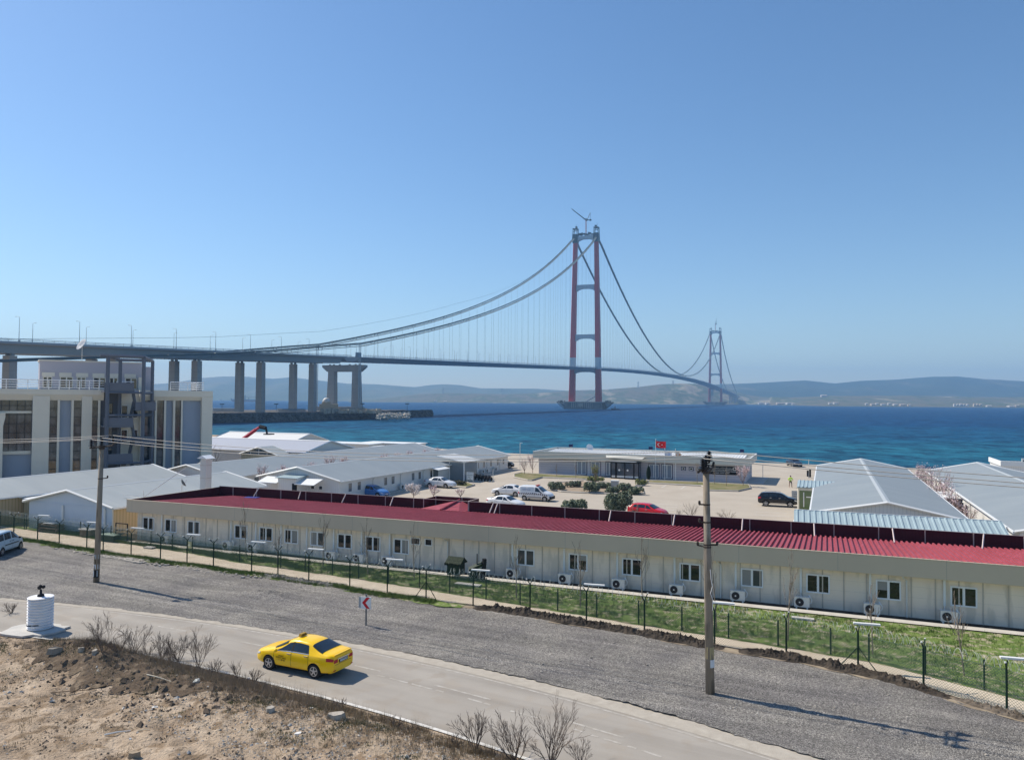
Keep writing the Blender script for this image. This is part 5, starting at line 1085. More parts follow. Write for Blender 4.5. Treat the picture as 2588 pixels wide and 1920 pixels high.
for (ua, ub_) in [(5, 80)]:
    a, b = -20, bu(81); mb = MB(); mb.bx(a, b, .3, .49, 4.9, TOPZ-1.5); o = mb.build('curtain_wall', M['curtain'], bl); mb = MB()
    for x in np.arange(a, b, .92): mb.bx(x-.04, x+.04, .2, .3, 4.9, TOPZ-1.5)
    for z in np.arange(4.9, TOPZ-1.5, 1.25): mb.bx(a, b, .21, .29, z-.04, z+.04)
    mb.build('mullion', M['mull'], o)
    mb = MB(); mb.bx(bu(0)-6, bu(81), .1, .49, 10.1, 10.4); mb.build('spandrel', M['block_beige'], bl)
    mb = MB(); mb.bx(bu(0)-6, bu(81), .15, .49, 4.45, 4.9); mb.build('spandrel', M['block_beige'], bl)
    mb = MB(); mb.prism([(-6, -1.6, 0), (bu(10), -1.6, 0), (bu(10), -1.6, 8.4), (bu(15), -1.6, 9.6), (bu(15), -1.6, 10.2), (-6, -1.6, 10.2)], (0, 1.6, 0)); mb.build('side_frame', M['block_beige'], bl, fix=True)
# deep recess behind the stair
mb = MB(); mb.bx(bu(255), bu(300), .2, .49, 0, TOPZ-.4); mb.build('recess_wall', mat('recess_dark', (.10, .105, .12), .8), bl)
mb = MB(); mb.bx(bu(300), bu(356), .2, .49, 0, TOPZ-.4); mb.build('recess_wall', M['block_beige'], bl)
for ua, ub_, z0_, h in [(270, 286, 9.9, 1.6), (270, 286, 6.4, 2.0), (270, 286, 3.0, 2.0), (308, 324, 9.4, 1.8), (308, 324, 5.8, 1.8), (308, 324, 2.3, 1.8), (337, 350, 9.4, 1.8), (337, 350, 5.8, 1.8)]:
    window(bl, bu(ua), z0_, bu(ub_)-bu(ua), h, y=.2, sash=1, mats=(M['mull'] if ua < 300 else M['trim'], M['glass']))
# roof terrace: floor, railing, penthouse
mb = MB(); mb.bx(-26, BW, .5, 15, TOPZ-.04, TOPZ+.02); mb.build('roof_deck', M['conc'], bl)
mb = MB(); R0, R1 = TOPZ+.05, TOPZ+1.3
def rail_run(xa, xb, y=.0, step=.6, hor=4):
    for x in np.arange(xa, xb, 1.25): mb.bar((x, y, TOPZ), (x, y, R1), .07)
    for k in range(hor): z = R0+.25+(R1-R0-.25)*k/(hor-1); mb.bar((xa, y, z), (xb, y, z), .05 if k < hor-1 else .09)
rail_run(-8, bu(262)); rail_run(bu(430), bu(515)); rail_run(bu(300), bu(345), 3.0)
for y0 in (bu(515),):
    for k in range(4): z = R0+.25+(R1-R0-.25)*k/3; mb.bar((y0, 0, z), (y0, 10, z), .06)
mb.build('railing', M['pvc'], bl)
mb = MB(); pa = 4.4
PX0, PX1 = bu(84)+.8, bu(326)+2.2
mb.bx(PX0, PX1, pa, pa+6, TOPZ, TOPZ+4.15); mb.bx(PX1, PX1+1.8, pa+.8, pa+5, TOPZ, TOPZ+3.7); mb.build('penthouse', mat('penthouse_grey', (.46, .44, .48), .7), bl)
mb = MB(); mb.bx(PX0-.15, PX1+.15, pa-.15, pa+6.1, TOPZ+4.15, TOPZ+4.32); mb.build('penthouse_coping', M['block_beige'], bl)
for i in range(6):
    x = PX0+.4+i*(PX1-PX0-1.4)/5.6; window(bl, x, TOPZ+.2, 1.7 if i % 2 else 1.2, 1.7, y=pa, sash=2, mats=(M['block_beige'], M['glass']), name='penthouse_window', fr=.12)
    mb = MB(); mb.bx(x-.1, x+1.5, pa-.1, pa-.06, TOPZ+1.92, TOPZ+2.5); mb.build('penthouse_panel', M['block_beige'], bl)
mb = MB(); mb.bx(bu(357), bu(367), 3, 4, TOPZ, TOPZ+2.0); mb.build('roof_box', M['block_beige'], bl)
def on_block(u, y_): 
    ex, ey = math.cos(BR), math.sin(BR); ax, ay = BX0-ey*y_, BY0+ex*y_; a = ray(u, 1000); k = a[0]/a[1]; l = (k*ay-ax)/(ex-k*ey); return ax+ex*l, ay+ey*l
x, y = on_block(205, 5.2); dish((x, y, TOPZ+4.3), .95, -.6, 'large pale satellite dish high on the grey building penthouse', 2.3, mat('dish_pale', (.45, .47, .5), .5))
# outside steel stair: posts, landings, flights
sx0, sx1, sx2, sx3 = bu(263), bu(301), bu(351), bu(386)
mb = MB(); yf_, yb_ = -4.6, -.8
for x in (sx0, sx2): mb.bar((x, yf_, 0), (x, yf_, TOPZ+4.6), .36)
for x in (sx1, sx3-.2): mb.bar((x, yb_, 0), (x, yb_, TOPZ+4.3), .34)
mb.bar((sx0-1, yf_, TOPZ+4.75), (sx2, yf_, TOPZ+4.75), .34); mb.bar((sx2, yf_, TOPZ+4.75), (sx3-.2, yb_, TOPZ+4.4), .34); mb.bar((sx1, yb_, TOPZ+4.4), (sx3-.2, yb_, TOPZ+4.4), .3); mb.bar((sx0, yf_, TOPZ+4.7), (sx1, yb_, TOPZ+4.4), .3)
for z in (TOPZ-.4, TOPZ-3.6, TOPZ-7.0, TOPZ-10.4): mb.bar((sx2, yf_, z), (sx3-.2, yb_, z), .3); mb.bar((sx0, yf_, z), (sx2, yf_, z), .22)
mb.build('stair_frame', M['stair'], bl)
for i, z in enumerate((TOPZ-.15, TOPZ-5.1, TOPZ-10.2)):
    mb = MB(); mb.bx(sx0-.4, sx1+1.4, yf_+.1, yb_+1.2, z-.22, z); mb.bx(sx0-.4, sx1+1.4, yf_+.05, yf_+.1, z, z+1.15); mb.build('landing', M['stair'], bl)
    zl = z-2.6; mb = MB(); mb.bx(sx2-1.0, sx3-.2, yf_+.1, yb_+.2, zl-.2, zl); mb.bx(sx2-1.0, sx3-.2, yf_+.05, yf_+.1, zl, zl+1.05); mb.build('landing', M['stair'], bl)
    for (xa, za, xb, zb_, yy) in ((sx1+1.3, z, sx2-.9, zl, yf_+.4), (sx2-.9, zl, sx1+1.3, z-5.1, yb_-.9)):
        if min(za, zb_) < -.5: continue
        mb = MB()
        for e in (0, 1.1):
            mb.prism([(xa, yy+e, za-.25), (xb, yy+e, zb_-.25), (xb, yy+e, zb_+.1), (xa, yy+e, za+.1)], (0, .07, 0)); mb.bar((xa, yy+e, za+1.1), (xb, yy+e, zb_+1.1), .07)
            for k in range(0, 9): q = k/8; mb.bar((xa+(xb-xa)*q, yy+e, za+(zb_-za)*q), (xa+(xb-xa)*q, yy+e, za+(zb_-za)*q+1.1), .05)
        for k in range(14): q = (k+.5)/14; mb.box((xa+(xb-xa)*q, yy+.55, za+(zb_-za)*q-.05), (.3, 1.1, .05))
        mb.prism([(xa, yy+.02, za+.05), (xb, yy+.02, zb_+.05), (xb, yy+.02, zb_+.95), (xa, yy+.02, za+.95)], (0, .03, 0))
        mb.build('stair_flight', M['stair'], bl)
# ================================================================ VEHICLES
M['tyre'] = mat('tyre', (.018, .018, .02), .8); M['rim'] = mat('rim', (.5, .5, .52), .3, .7); M['arch'] = mat('arch_dark', (.01, .01, .012), .9)
M['chrome'] = mat('chrome', (.7, .7, .72), .2, .8); M['car_glass'] = mat('car_glass', (.012, .018, .024), .05, spec=.9)
M['tail'] = mat('tail_lamp', (.45, .015, .03), .2); M['head'] = mat('head_lamp', (.65, .68, .7), .15, .3); M['plastic'] = mat('black_plastic', (.02, .02, .022), .6)
M['plate'] = mat('number_plate', (.55, .6, .68), .4)
def smooth_curve(pts, x, h=.07): return sum(pl(pts, x+h*(k-2)/2) for k in range(5))/5
class Car:
    def __init__(s, spec):
        s.sp = spec; s.L = spec['L']; s.H = spec['H']
    def sec(s, x, off=0.0):
        p = s.sp; g = lambda k: smooth_curve(p[k], x, p.get('h', .07)); w = g('w')+off; zb = g('zb')-off; zs = g('zs'); zc = g('zc')+off; gw = min(g('gw')+off, w*.97)
        rr = min(.09, max(.012, (zc-zs)*.3))
        return [(0, zb), (.8*w, zb), (.965*w, zb+.1), (w, zb+.36*(zs-zb)), (.995*w, zb+.78*(zs-zb)), (.955*w, zs), (.955*w*.9+gw*.1, zs*.9+(zc-rr)*.1), (gw, zc-rr), (gw*.82, zc-rr*.25), (gw*.4, zc-.004), (0, zc)]
    def pt(s, x, j, side, off=.008):
        q = s.sec(x, off); i = min(int(j), len(q)-2); e = j-i
        return (x, side*(q[i][0]*(1-e)+q[i+1][0]*e), q[i][1]*(1-e)+q[i+1][1]*e)
    def body(s, name, mats, parent):
        L = s.L; xs = [-L/2, -L/2+.02, -L/2+.05, -L/2+.1]+list(np.linspace(-L/2+.16, L/2-.16, 54))+[L/2-.1, L/2-.05, L/2-.02, L/2]
        rows = []
        for x in xs:
            q = s.sec(x); c = []
            for i in range(len(q)-1):                      # corner cutting keeps the shell rounded
                a, b = q[i], q[i+1]
                if i == 0: c.append(a)
                c.append((a[0]*.78+b[0]*.22, a[1]*.78+b[1]*.22)); c.append((a[0]*.22+b[0]*.78, a[1]*.22+b[1]*.78))
                if i == len(q)-2: c.append(b)
            full = [(x, y, z) for y, z in c]+[(x, -y, z) for y, z in reversed(c[1:-1])]
            rows.append(full+[full[0]])
        bm = bmesh.new(); vr = [[bm.verts.new(p) for p in r[:-1]] for r in rows]; n = len(vr[0])
        for i in range(len(vr)-1):
            for j in range(n): bm.faces.new((vr[i][j], vr[i][(j+1) % n], vr[i+1][(j+1) % n], vr[i+1][j]))
        bm.faces.new(vr[0]); bm.faces.new(list(reversed(vr[-1]))); bmesh.ops.recalc_face_normals(bm, faces=bm.faces)
        for f in bm.faces: f.smooth = len(f.verts) == 4
        me = bpy.data.meshes.new(name); bm.to_mesh(me); bm.free()
        for q in mats: me.materials.append(q)
        o = bpy.data.objects.new(name, me); COL.objects.link(o)
        cut = MB(); R = s.sp['R']
        for xw in s.sp['wx']:
            for sd in (-1, 1):
                y0 = s.sp['W']/2; cut.lathe([(R+.05, y0-.34), (R+.05, y0+.2)] if sd > 0 else [(R+.05, -y0-.2), (R+.05, -y0+.34)], 28, (xw, 0, R), axis='y')
        co_ = cut.build('cutter', mats[1], fix=True)
        md = o.modifiers.new('b', 'BOOLEAN'); md.operation = 'DIFFERENCE'; md.object = co_; md.solver = 'EXACT'
        dg = bpy.context.evaluated_depsgraph_get(); me2 = bpy.data.meshes.new_from_object(o.evaluated_get(dg))
        if len(me2.polygons) > 200:
            o.modifiers.clear(); o.data = me2
        else: o.modifiers.clear()
        me = o.data; me.materials.clear()
        for q in mats: me.materials.append(q)
        for pgn in me.polygons:
            c = pgn.center; mi = 0
            for xw in s.sp['wx']:
                if math.hypot(c.x-xw, c.z-R) < R+.056 and c.z < R*2+.1 and (abs(pgn.normal.y) < .25 or abs(c.y) < s.sp['W']/2-.25): mi = 1
            if c.z < .3 and pgn.normal.z < -.6: mi = 1
            pgn.material_index = mi
            pgn.use_smooth = mi == 0 and len(pgn.vertices) <= 6
        bpy.data.objects.remove(co_)
        o.parent = parent; return o
    def patch(s, name, mt, parent, fx0, fx1, j0, j1, side=1, nx=8, nj=4, off=.008):
        """fx0, fx1: x at the two ends as functions of v in 0..1 along j; side 0 = spans the whole width"""
        rows = []
        A = fx0 if callable(fx0) else (lambda v: fx0); B = fx1 if callable(fx1) else (lambda v: fx1)
        for i in range(nx+1):
            r = []
            if side: 
                for k in range(nj+1): v = k/nj; x = A(v)+(B(v)-A(v))*i/nx; r.append(s.pt(x, j0+(j1-j0)*v, side, off))
            else:
                for k in range(-nj, nj+1): v = 1-abs(k)/nj; x = A(v)+(B(v)-A(v))*i/nx; r.append(s.pt(x, j0+(j1-j0)*v, 1 if k < 0 else -1, off))
            rows.append(r)
        mb = MB(); mb.strip(rows); return mb.build(name, mt, parent, smooth=True)
    def box(s, name, mt, parent, *b):
        mb = MB()
        for q in b: mb.bx(*q)
        return mb.build(name, mt, parent)
def wheel(parent, x, side, R, W, spokes=5, rimc=None):
    y = side*(W/2-.11); mb = MB(); mb.lathe([(R*.62, -.1), (R*.93, -.1), (R, -.07), (R, .07), (R*.93, .1), (R*.62, .1)], 22, (x, y, R), axis='y'); o = mb.build('wheel', M['tyre'], parent, smooth=False)
    mb = MB(); f = side*.085
    mb.lathe([(R*.66, f), (R*.66, f+side*.02), (R*.58, f+side*.02), (R*.58, f)] if side > 0 else [(R*.58, f), (R*.58, f+side*.02), (R*.66, f+side*.02), (R*.66, f)], 22, (x, y, R), axis='y')
    for k in range(spokes):
        a = 2*math.pi*k/spokes+.3; c, s_ = math.cos(a), math.sin(a); t = R*.085
        p = [(x+c*R*.12-s_*t*1.3, y+f+side*.025, R+s_*R*.12+c*t*1.3), (x+c*R*.6-s_*t, y+f+side*.018, R+s_*R*.6+c*t), (x+c*R*.6+s_*t, y+f+side*.018, R+s_*R*.6-c*t), (x+c*R*.12+s_*t*1.3, y+f+side*.025, R+s_*R*.12-c*t*1.3)]
        mb.prism(p, (0, -side*.02, 0))
    mb.lathe([(R*.17, f), (R*.17, f+side*.035)], 12, (x, y, R), axis='y')
    mb.build('rim', rimc or M['rim'], o)
def make_car(name, spec, paint, label, cat, xyz, head, group=None, extras=None, detail=1):
    r_ = root(name, xyz, head, label, cat, group); c = Car(spec); b = c.body('body', (paint, M['arch']), r_)
    sp = spec; ws = sp['win']
    for sd in (-1, 1):
        for (a0, a1, b0, b1) in ws:                         # side windows: bottom x, top x at both ends
            c.patch('side_window', M['car_glass'], r_, lambda v, p=a0, q=a1: p+(q-p)*v, lambda v, p=b0, q=b1: p+(q-p)*v, 6.1, 6.93, sd)
        if detail:
            for x in sp['seams']: c.patch('door_seam', M['plastic'], b, x, x+.016, 2.2, 5.4, sd, nx=1, nj=6, off=.003)
            for x in sp['handles']: q = c.pt(x, 4.75, sd, .02); mb = MB(); mb.box(q, (.2, .04, .035)); mb.build('door_handle', sp.get('hm', M['chrome']), r_)
        q = c.pt(sp['mirror'], 5.7, sd, .1); mb = MB(); mb.ball((q[0], q[1]+sd*.05, q[2]+.05), .11, 8, 5, 0, (.75, 1, .75)); mb.build('door_mirror', sp.get('mm', paint), r_, smooth=True)
        a, b_ = sp['tailx']; c.patch('tail_lamp', M['tail'], r_, a, b_, sp['tailj'][0], sp['tailj'][1], sd, off=.012)
        a, b_ = sp['headx']; c.patch('headlight', M['head'], r_, a, b_, sp['headj'][0], sp['headj'][1], sd, off=.012)
        for xw in sp['wx']: wheel(r_, xw, sd, sp['R'], sp['W'], sp.get('spokes', 5), sp.get('rimc'))
    a, b_ = sp['wsx']; c.patch('windscreen', M['car_glass'], r_, a, b_, 7.15, 9.98, 0, nx=8, nj=8, off=.022)
    a, b_ = sp['rwx']; c.patch('rear_window', M['car_glass'], r_, a, b_, 7.15, 9.98, 0, nx=8, nj=8, off=.016)
    if extras: extras(c, r_, b)
    return r_
SEDAN = dict(L=4.54, W=1.76, H=1.48, R=.32, wx=(-1.32, 1.28),
    zb=[(-2.27, .36), (-2.15, .26), (-1.7, .22), (1.7, .2), (2.15, .22), (2.27, .3)],
    w=[(-2.27, .66), (-2.18, .76), (-2.0, .83), (-1.6, .87), (0, .88), (1.3, .87), (1.8, .83), (2.1, .73), (2.27, .52)],
    zs=[(-2.27, .92), (-2.1, .97), (-1.5, .97), (-.5, .94), (.6, .92), (1.2, .87), (1.8, .76), (2.1, .66), (2.27, .55)],
    zc=[(-2.27, 1.02), (-2.2, 1.08), (-2.1, 1.10), (-1.78, 1.12), (-1.62, 1.16), (-1.0, 1.405), (-.75, 1.455), (-.3, 1.48), (.05, 1.455), (.3, 1.40), (1.05, 1.03), (1.2, .99), (1.7, .90), (2.0, .82), (2.15, .74), (2.27, .60)],
    gw=[(-2.27, .60), (-2.1, .70), (-1.7, .72), (-1.0, .60), (-.5, .585), (0, .58), (.35, .60), (1.1, .76), (1.7, .70), (2.1, .58), (2.27, .44)],
    win=[(1.0, .22, .02, .0), (-.06, -.08, -.98, -.84)], seams=(.98, -.03, -1.0), handles=(.12, -.86), mirror=.78, tailx=(-2.265, -1.96), tailj=(4.15, 5.15), headx=(1.86, 2.2), headj=(4.3, 5.6),
    wsx=(.38, 1.02), rwx=(-1.66, -1.04))
HATCH = dict(SEDAN, L=4.2, W=1.76, wx=(-1.25, 1.3),
    zb=[(-2.1, .36), (-1.95, .26), (1.7, .2), (2.1, .3)],
    w=[(-2.1, .68), (-2.0, .78), (-1.7, .86), (0, .88), (1.3, .87), (1.8, .8), (2.1, .55)],
    zs=[(-2.1, .9), (-1.9, .99), (-.5, .96), (.6, .92), (1.2, .87), (1.7, .76), (2.1, .56)],
    zc=[(-2.1, .98), (-2.0, 1.10), (-1.62, 1.38), (-1.45, 1.43), (-.6, 1.49), (0, 1.47), (.3, 1.41), (1.05, 1.04), (1.2, 1.0), (1.7, .89), (2.0, .76), (2.1, .6)],
    gw=[(-2.1, .62), (-2.0, .70), (-1.5, .58), (-.5, .59), (0, .59), (.35, .60), (1.1, .76), (1.7, .68), (2.1, .44)],
    win=[(1.0, .22, .02, .0), (-.06, -.08, -.98, -.9), (-1.04, -.98, -1.5, -1.3)], seams=(.98, -.03, -1.0), handles=(.12, -.86), tailx=(-2.09, -1.85), headx=(1.75, 2.05), wsx=(.38, 1.02), rwx=(-1.98, -1.66))
SUV = dict(SEDAN, L=4.5, W=1.86, H=1.67, R=.36, wx=(-1.35, 1.38),
    zb=[(-2.25, .46), (-2.1, .32), (1.9, .3), (2.25, .4)],
    w=[(-2.25, .72), (-2.12, .84), (-1.8, .91), (0, .93), (1.4, .92), (1.9, .85), (2.25, .6)],
    zs=[(-2.25, 1.02), (-2.0, 1.1), (-.5, 1.08), (.6, 1.05), (1.2, 1.0), (1.8, .92), (2.25, .72)],
    zc=[(-2.25, 1.1), (-2.18, 1.22), (-1.85, 1.56), (-1.6, 1.62), (-.5, 1.67), (.2, 1.63), (.45, 1.56), (1.1, 1.18), (1.3, 1.14), (1.9, 1.03), (2.15, .92), (2.25, .76)],
    gw=[(-2.25, .66), (-2.1, .74), (-1.7, .64), (-.5, .66), (.2, .65), (.5, .67), (1.15, .80), (1.8, .72), (2.25, .5)],
    win=[(1.05, .36, .08, .06), (.0, -.02, -1.0, -.98), (-1.07, -1.05, -1.75, -1.5)], seams=(1.02, .03, -1.03), handles=(.2, -.8), mirror=.85, tailx=(-2.24, -1.9), headx=(1.85, 2.2), wsx=(.5, 1.07), rwx=(-2.1, -1.82), mm=M['plastic'])
VAN = dict(SEDAN, L=4.3, W=1.82, H=1.82, R=.31, wx=(-1.3, 1.38),
    zb=[(-2.15, .36), (-2.0, .26), (1.8, .22), (2.15, .3)],
    w=[(-2.15, .80), (-2.08, .87), (-1.8, .9), (0, .91), (1.4, .89), (1.8, .82), (2.15, .55)],
    zs=[(-2.15, 1.0), (-1.5, 1.03), (0, 1.03), (.8, 1.02), (1.3, .97), (1.8, .84), (2.15, .62)],
    zc=[(-2.15, 1.66), (-2.05, 1.76), (-1.8, 1.8), (-.4, 1.83), (.2, 1.79), (.5, 1.68), (1.2, 1.18), (1.4, 1.11), (1.8, .98), (2.05, .84), (2.15, .66)],
    gw=[(-2.15, .72), (-1.9, .76), (-.4, .76), (.2, .72), (.5, .68), (1.2, .8), (1.8, .68), (2.15, .42)],
    win=[(1.1, .42, .1, .1)], seams=(1.1, .05, -1.0), handles=(.2, -.2), mirror=.95, tailx=(-2.14, -2.0), tailj=(4.0, 5.6), headx=(1.7, 2.05), headj=(4.4, 5.6), wsx=(.56, 1.16), rwx=(-2.13, -2.11), hm=M['plastic'], mm=M['plastic'], spokes=6)
def ydec(c, r_, b):                                          # taxi extras
    BK = M['plastic']
    mb = MB(); mb.box((.05, 0, 1.54), (.16, .42, .12), 0, taper=.8); sgn = mb.build('roof_sign', mat('sign_amber', (.35, .22, .03), .5), r_)
    text_mesh('sign_lettering', 'TAKSİ', .1, BK, sgn, (-.036, 0, 1.54), (math.pi/2-.12, 0, -math.pi/2), ext=.001)
    # boot lid edge, chrome strip, plate, bumper reflectors
    mb = MB(); mb.bx(-2.295, -2.262, -.3, .3, .70, .84); pl_ = mb.build('number_plate_frame', BK, r_)
    mb = MB(); mb.bx(-2.302, -2.294, -.25, .25, .73, .83); mb.build('number_plate', M['plate'], pl_)
    text_mesh('plate_lettering', '17 T 0178', .1, BK, pl_, (-2.304, 0, .78), (math.pi/2, 0, -math.pi/2), ext=.001)
    mb = MB(); mb.bx(-2.30, -2.262, -.42, .42, .865, .90); mb.build('chrome_strip', M['chrome'], r_)
    mb = MB(); mb.bx(-2.272, -2.262, -.56, .56, .645, .66); mb.build('bumper_gap', BK, b)
    mb = MB(); mb.bx(-2.262, -2.2, -.60, .60, 1.06, 1.085); mb.build('boot_lip', MATS['taxi_yellow'], b)
    for sd in (-1, 1):
        mb = MB(); mb.bx(-2.285, -2.255, sd*.40, sd*.66, .74, .88); mb.build('tail_lamp_inner', M['tail'], r_)
        mb = MB(); mb.bx(-2.28, -2.2, sd*.52, sd*.66, .40, .44); mb.build('reflector', M['tail'], r_)
        c.patch('window_trim', M['chrome'], r_, .98, -1.0, 5.93, 6.06, sd, nx=12, nj=1, off=.010)
        c.patch('pillar_trim', BK, r_, .03, -.07, 6.05, 6.97, sd, nx=1, off=.009)
        for xx, pa, pb in ((.9, 2.5, 3.1), (-1.78, 2.5, 3.1)): pass
        for k, (t_, z_, s_) in enumerate([('LAPSEKİ', .74, .085), ('MERKEZ TAKSİ', .655, .085), ('1 1 1 00 60', .56, .105)]):
            text_mesh('door_lettering', t_, s_, mat('decal_brown', (.12, .05, .01), .6), r_, (.55, sd*.892, z_), (math.pi/2, 0, 0 if sd < 0 else math.pi), ext=.002)
        mb = MB(); mb.box((1.32, sd*.885, .70), (.01, .01, .01)); 
    mb = MB(); mb.box((-1.38, -.1, 1.30), (.12, .3, .02)); 
TY = mat('taxi_yellow', (.95, .585, .003), .3, col2=(.92, .555, .004), scale=2, contrast=(.3, .7), coat=.5)
hd = math.atan2(35.6-34.5, -11.0+8.7)
cx_, cy_ = (-8.7-11)/2, (34.5+35.6)/2; cx_ += -math.sin(hd)*-1*.78; cy_ += math.cos(hd)*-1*.78
make_car('taxi', SEDAN, TY, 'bright yellow four-door taxi driving along the pale road', 'taxi', (cx_, cy_, .006), hd, extras=ydec)
WP = mat('car_white', (.72, .72, .72), .25, coat=.5)
def car_at(name, spec, paint, label, cat, pr, pf, facing, **k):
    """pr, pf: ground contact pixels of the near-side rear and front wheels"""
    a = atz(*pr); b = atz(*pf); h = math.atan2(b[1]-a[1], b[0]-a[0]); mx, my = (a[0]+b[0])/2, (a[1]+b[1])/2
    sd = 1 if facing > 0 else -1                             # heading right: right side faces us, centre lies to the left of the heading
    mx += -math.sin(h)*sd*spec['W']*.44; my += math.cos(h)*sd*spec['W']*.44
    return make_car(name, spec, paint, label, cat, (mx, my, 0), h, **k)
G = 'cars parked in the camp yard'
def grille(c, r_, b):
    mb = MB(); x = c.L/2; mb.bx(x-.06, x-.0, -.38, .38, .52, .6); mb.bx(x-.1, x-.0, -.42, .42, .28, .4); mb.build('grille', M['plastic'], r_)
    mb = MB(); mb.bx(x-.01, x+.008, -.25, .25, .42, .5); mb.build('number_plate', M['plate'], r_)
    mb = MB(); mb.bx(-x-.008, -x+.02, -.25, .25, .72, .82); mb.build('number_plate', M['plate'], r_)
def suvx(c, r_, b):
    grille(c, r_, b)
    mb = MB()
    for sd in (-1, 1): mb.tube([(.3, sd*.62, 1.64), (.1, sd*.62, 1.7), (-1.3, sd*.62, 1.7), (-1.5, sd*.62, 1.64)], .02, 5)
    mb.build('roof_rail', M['chrome'], r_)
    for sd in (-1, 1): c.patch('sill_trim', M['chrome'], r_, .9, -.85, 2.0, 2.35, sd, nx=6, nj=1, off=.012)
def vanx(c, r_, b):
    grille(c, r_, b)
    for sd in (-1, 1):
        for (x0, x1) in ((-.08, -.92), (-1.05, -1.85)): 
            c.patch('blank_window', mat('van_panel', (.55, .6, .66), .3), r_, x0, x1, 6.1, 6.9, sd, off=.01)
        nm_ = 0
        for k in range(15):
            x = 1.75-k*.255; top = x-.12; 
            if min(abs(x-xw) for xw in c.sp['wx']) < .0: continue
            c.patch('chevron_stripe', mat('stripe_maroon', (.05, .01, .025), .5) , r_, lambda v, q=x: q-.14*v, lambda v, q=x: q-.13-.14*v, 3.75, 4.75, sd, nx=1, nj=3, off=.008)
        c.patch('lower_panel', mat('van_grey', (.36, .34, .33), .5), r_, .95, -.9, 2.2, 3.2, sd, nx=4, off=.006)
        text_mesh('side_lettering', 'KARAYOLLARI', .17, mat('letter_blue', (.12, .14, .3), .5), r_, (-1.0, sd*.885, 1.35), (math.pi/2-sd*0-.15*0, 0, 0 if sd < 0 else math.pi), ext=.004)
    mb = MB(); mb.bx(.05, .3, -.5, .5, 1.83, 1.93); mb.build('beacon_bar', mat('beacon_red', (.5, .05, .03), .3), r_)
    mb = MB(); mb.bx(1.95, 2.17, -.72, .72, .26, .62); mb.build('front_bumper', M['plastic'], r_)
car_at('patrol_van', VAN, WP, 'white patrol van with diagonal dark stripes and red roof beacon', 'van', (1322, 1264), (1378.7, 1267.5), 1, extras=vanx)
car_at('black_suv', SUV, mat('car_black', (.012, .012, .015), .2, coat=.6), 'black sport utility car parked beside the grey roofed hall', 'car', (1937, 1279), (1994.8, 1282), 1, extras=suvx, group=G)
car_at('white_saloon', SEDAN, WP, 'white saloon parked facing right beside the long white building', 'car', (1086, 1231), (1127, 1233.5), 1, extras=grille, group=G)
car_at('white_saloon', SEDAN, WP, 'white saloon facing left, just behind the striped patrol van', 'car', (1303, 1255), (1256, 1252), -1, extras=grille, group=G)
car_at('white_saloon', SEDAN, WP, 'white saloon half hidden by the maroon parapet, in front of the striped van', 'car', (1242, 1283), (1299, 1288), 1, extras=grille, group=G)
car_at('blue_hatchback', HATCH, mat('car_blue', (.07, .2, .48), .25, coat=.5), 'light blue hatchback half hidden behind the maroon parapet on the left', 'car', (912, 1254), (957, 1258), 1, extras=grille, group=G)
car_at('red_hatchback', HATCH, mat('car_red', (.55, .012, .02), .25, coat=.5), 'bright red hatchback behind bare bushes near the maroon parapet', 'car', (1605, 1306), (1657, 1311), 1, extras=grille, group=G)
x, y = atz(2015, 1179.5); make_car('dark_saloon', SEDAN, mat('car_navy', (.02, .035, .06), .25, coat=.5), 'dark blue saloon at the quay edge facing the camera', 'car', (x, y+1.5, 0), -math.pi/2+.05, extras=grille)
x, y = xy(-51.0, 126.5); make_car('dark_van', VAN, mat('car_dark', (.025, .03, .035), .3), 'dark van mostly hidden behind the far corner of the white building', 'van', (x-2.2, y+4.5, 0), GA+.3)
# small pale van at the left edge of the gravel
a = atz(3, 1405, .06); b = atz(50, 1388, .06)
h = math.atan2(b[1]-a[1], b[0]-a[0])
def combi(c, r_, bd):
    grille(c, r_, bd)
    for sd in (-1, 1):
        c.patch('rear_side_window', M['car_glass'], r_, -.05, lambda v: -.95, 6.1, 6.9, sd); c.patch('rear_side_window', M['car_glass'], r_, -1.05, -1.8, 6.1, 6.9, sd)
        c.patch('rub_strip', M['plastic'], r_, 1.0, -.95, 3.6, 3.85, sd, nx=6, nj=1)
mx, my = (a[0]+b[0])/2-math.sin(h)*.8, (a[1]+b[1])/2+math.cos(h)*.8
mx, my = b[0]-math.cos(h)*1.38-math.sin(h)*.8, b[1]-math.sin(h)*1.38+math.cos(h)*.8
make_car('pale_combi_van', VAN, mat('car_pale_blue', (.50, .60, .66), .28, coat=.4), 'pale blue small van at the left edge of the gravel lot', 'van', (mx, my, .06), h, extras=combi)
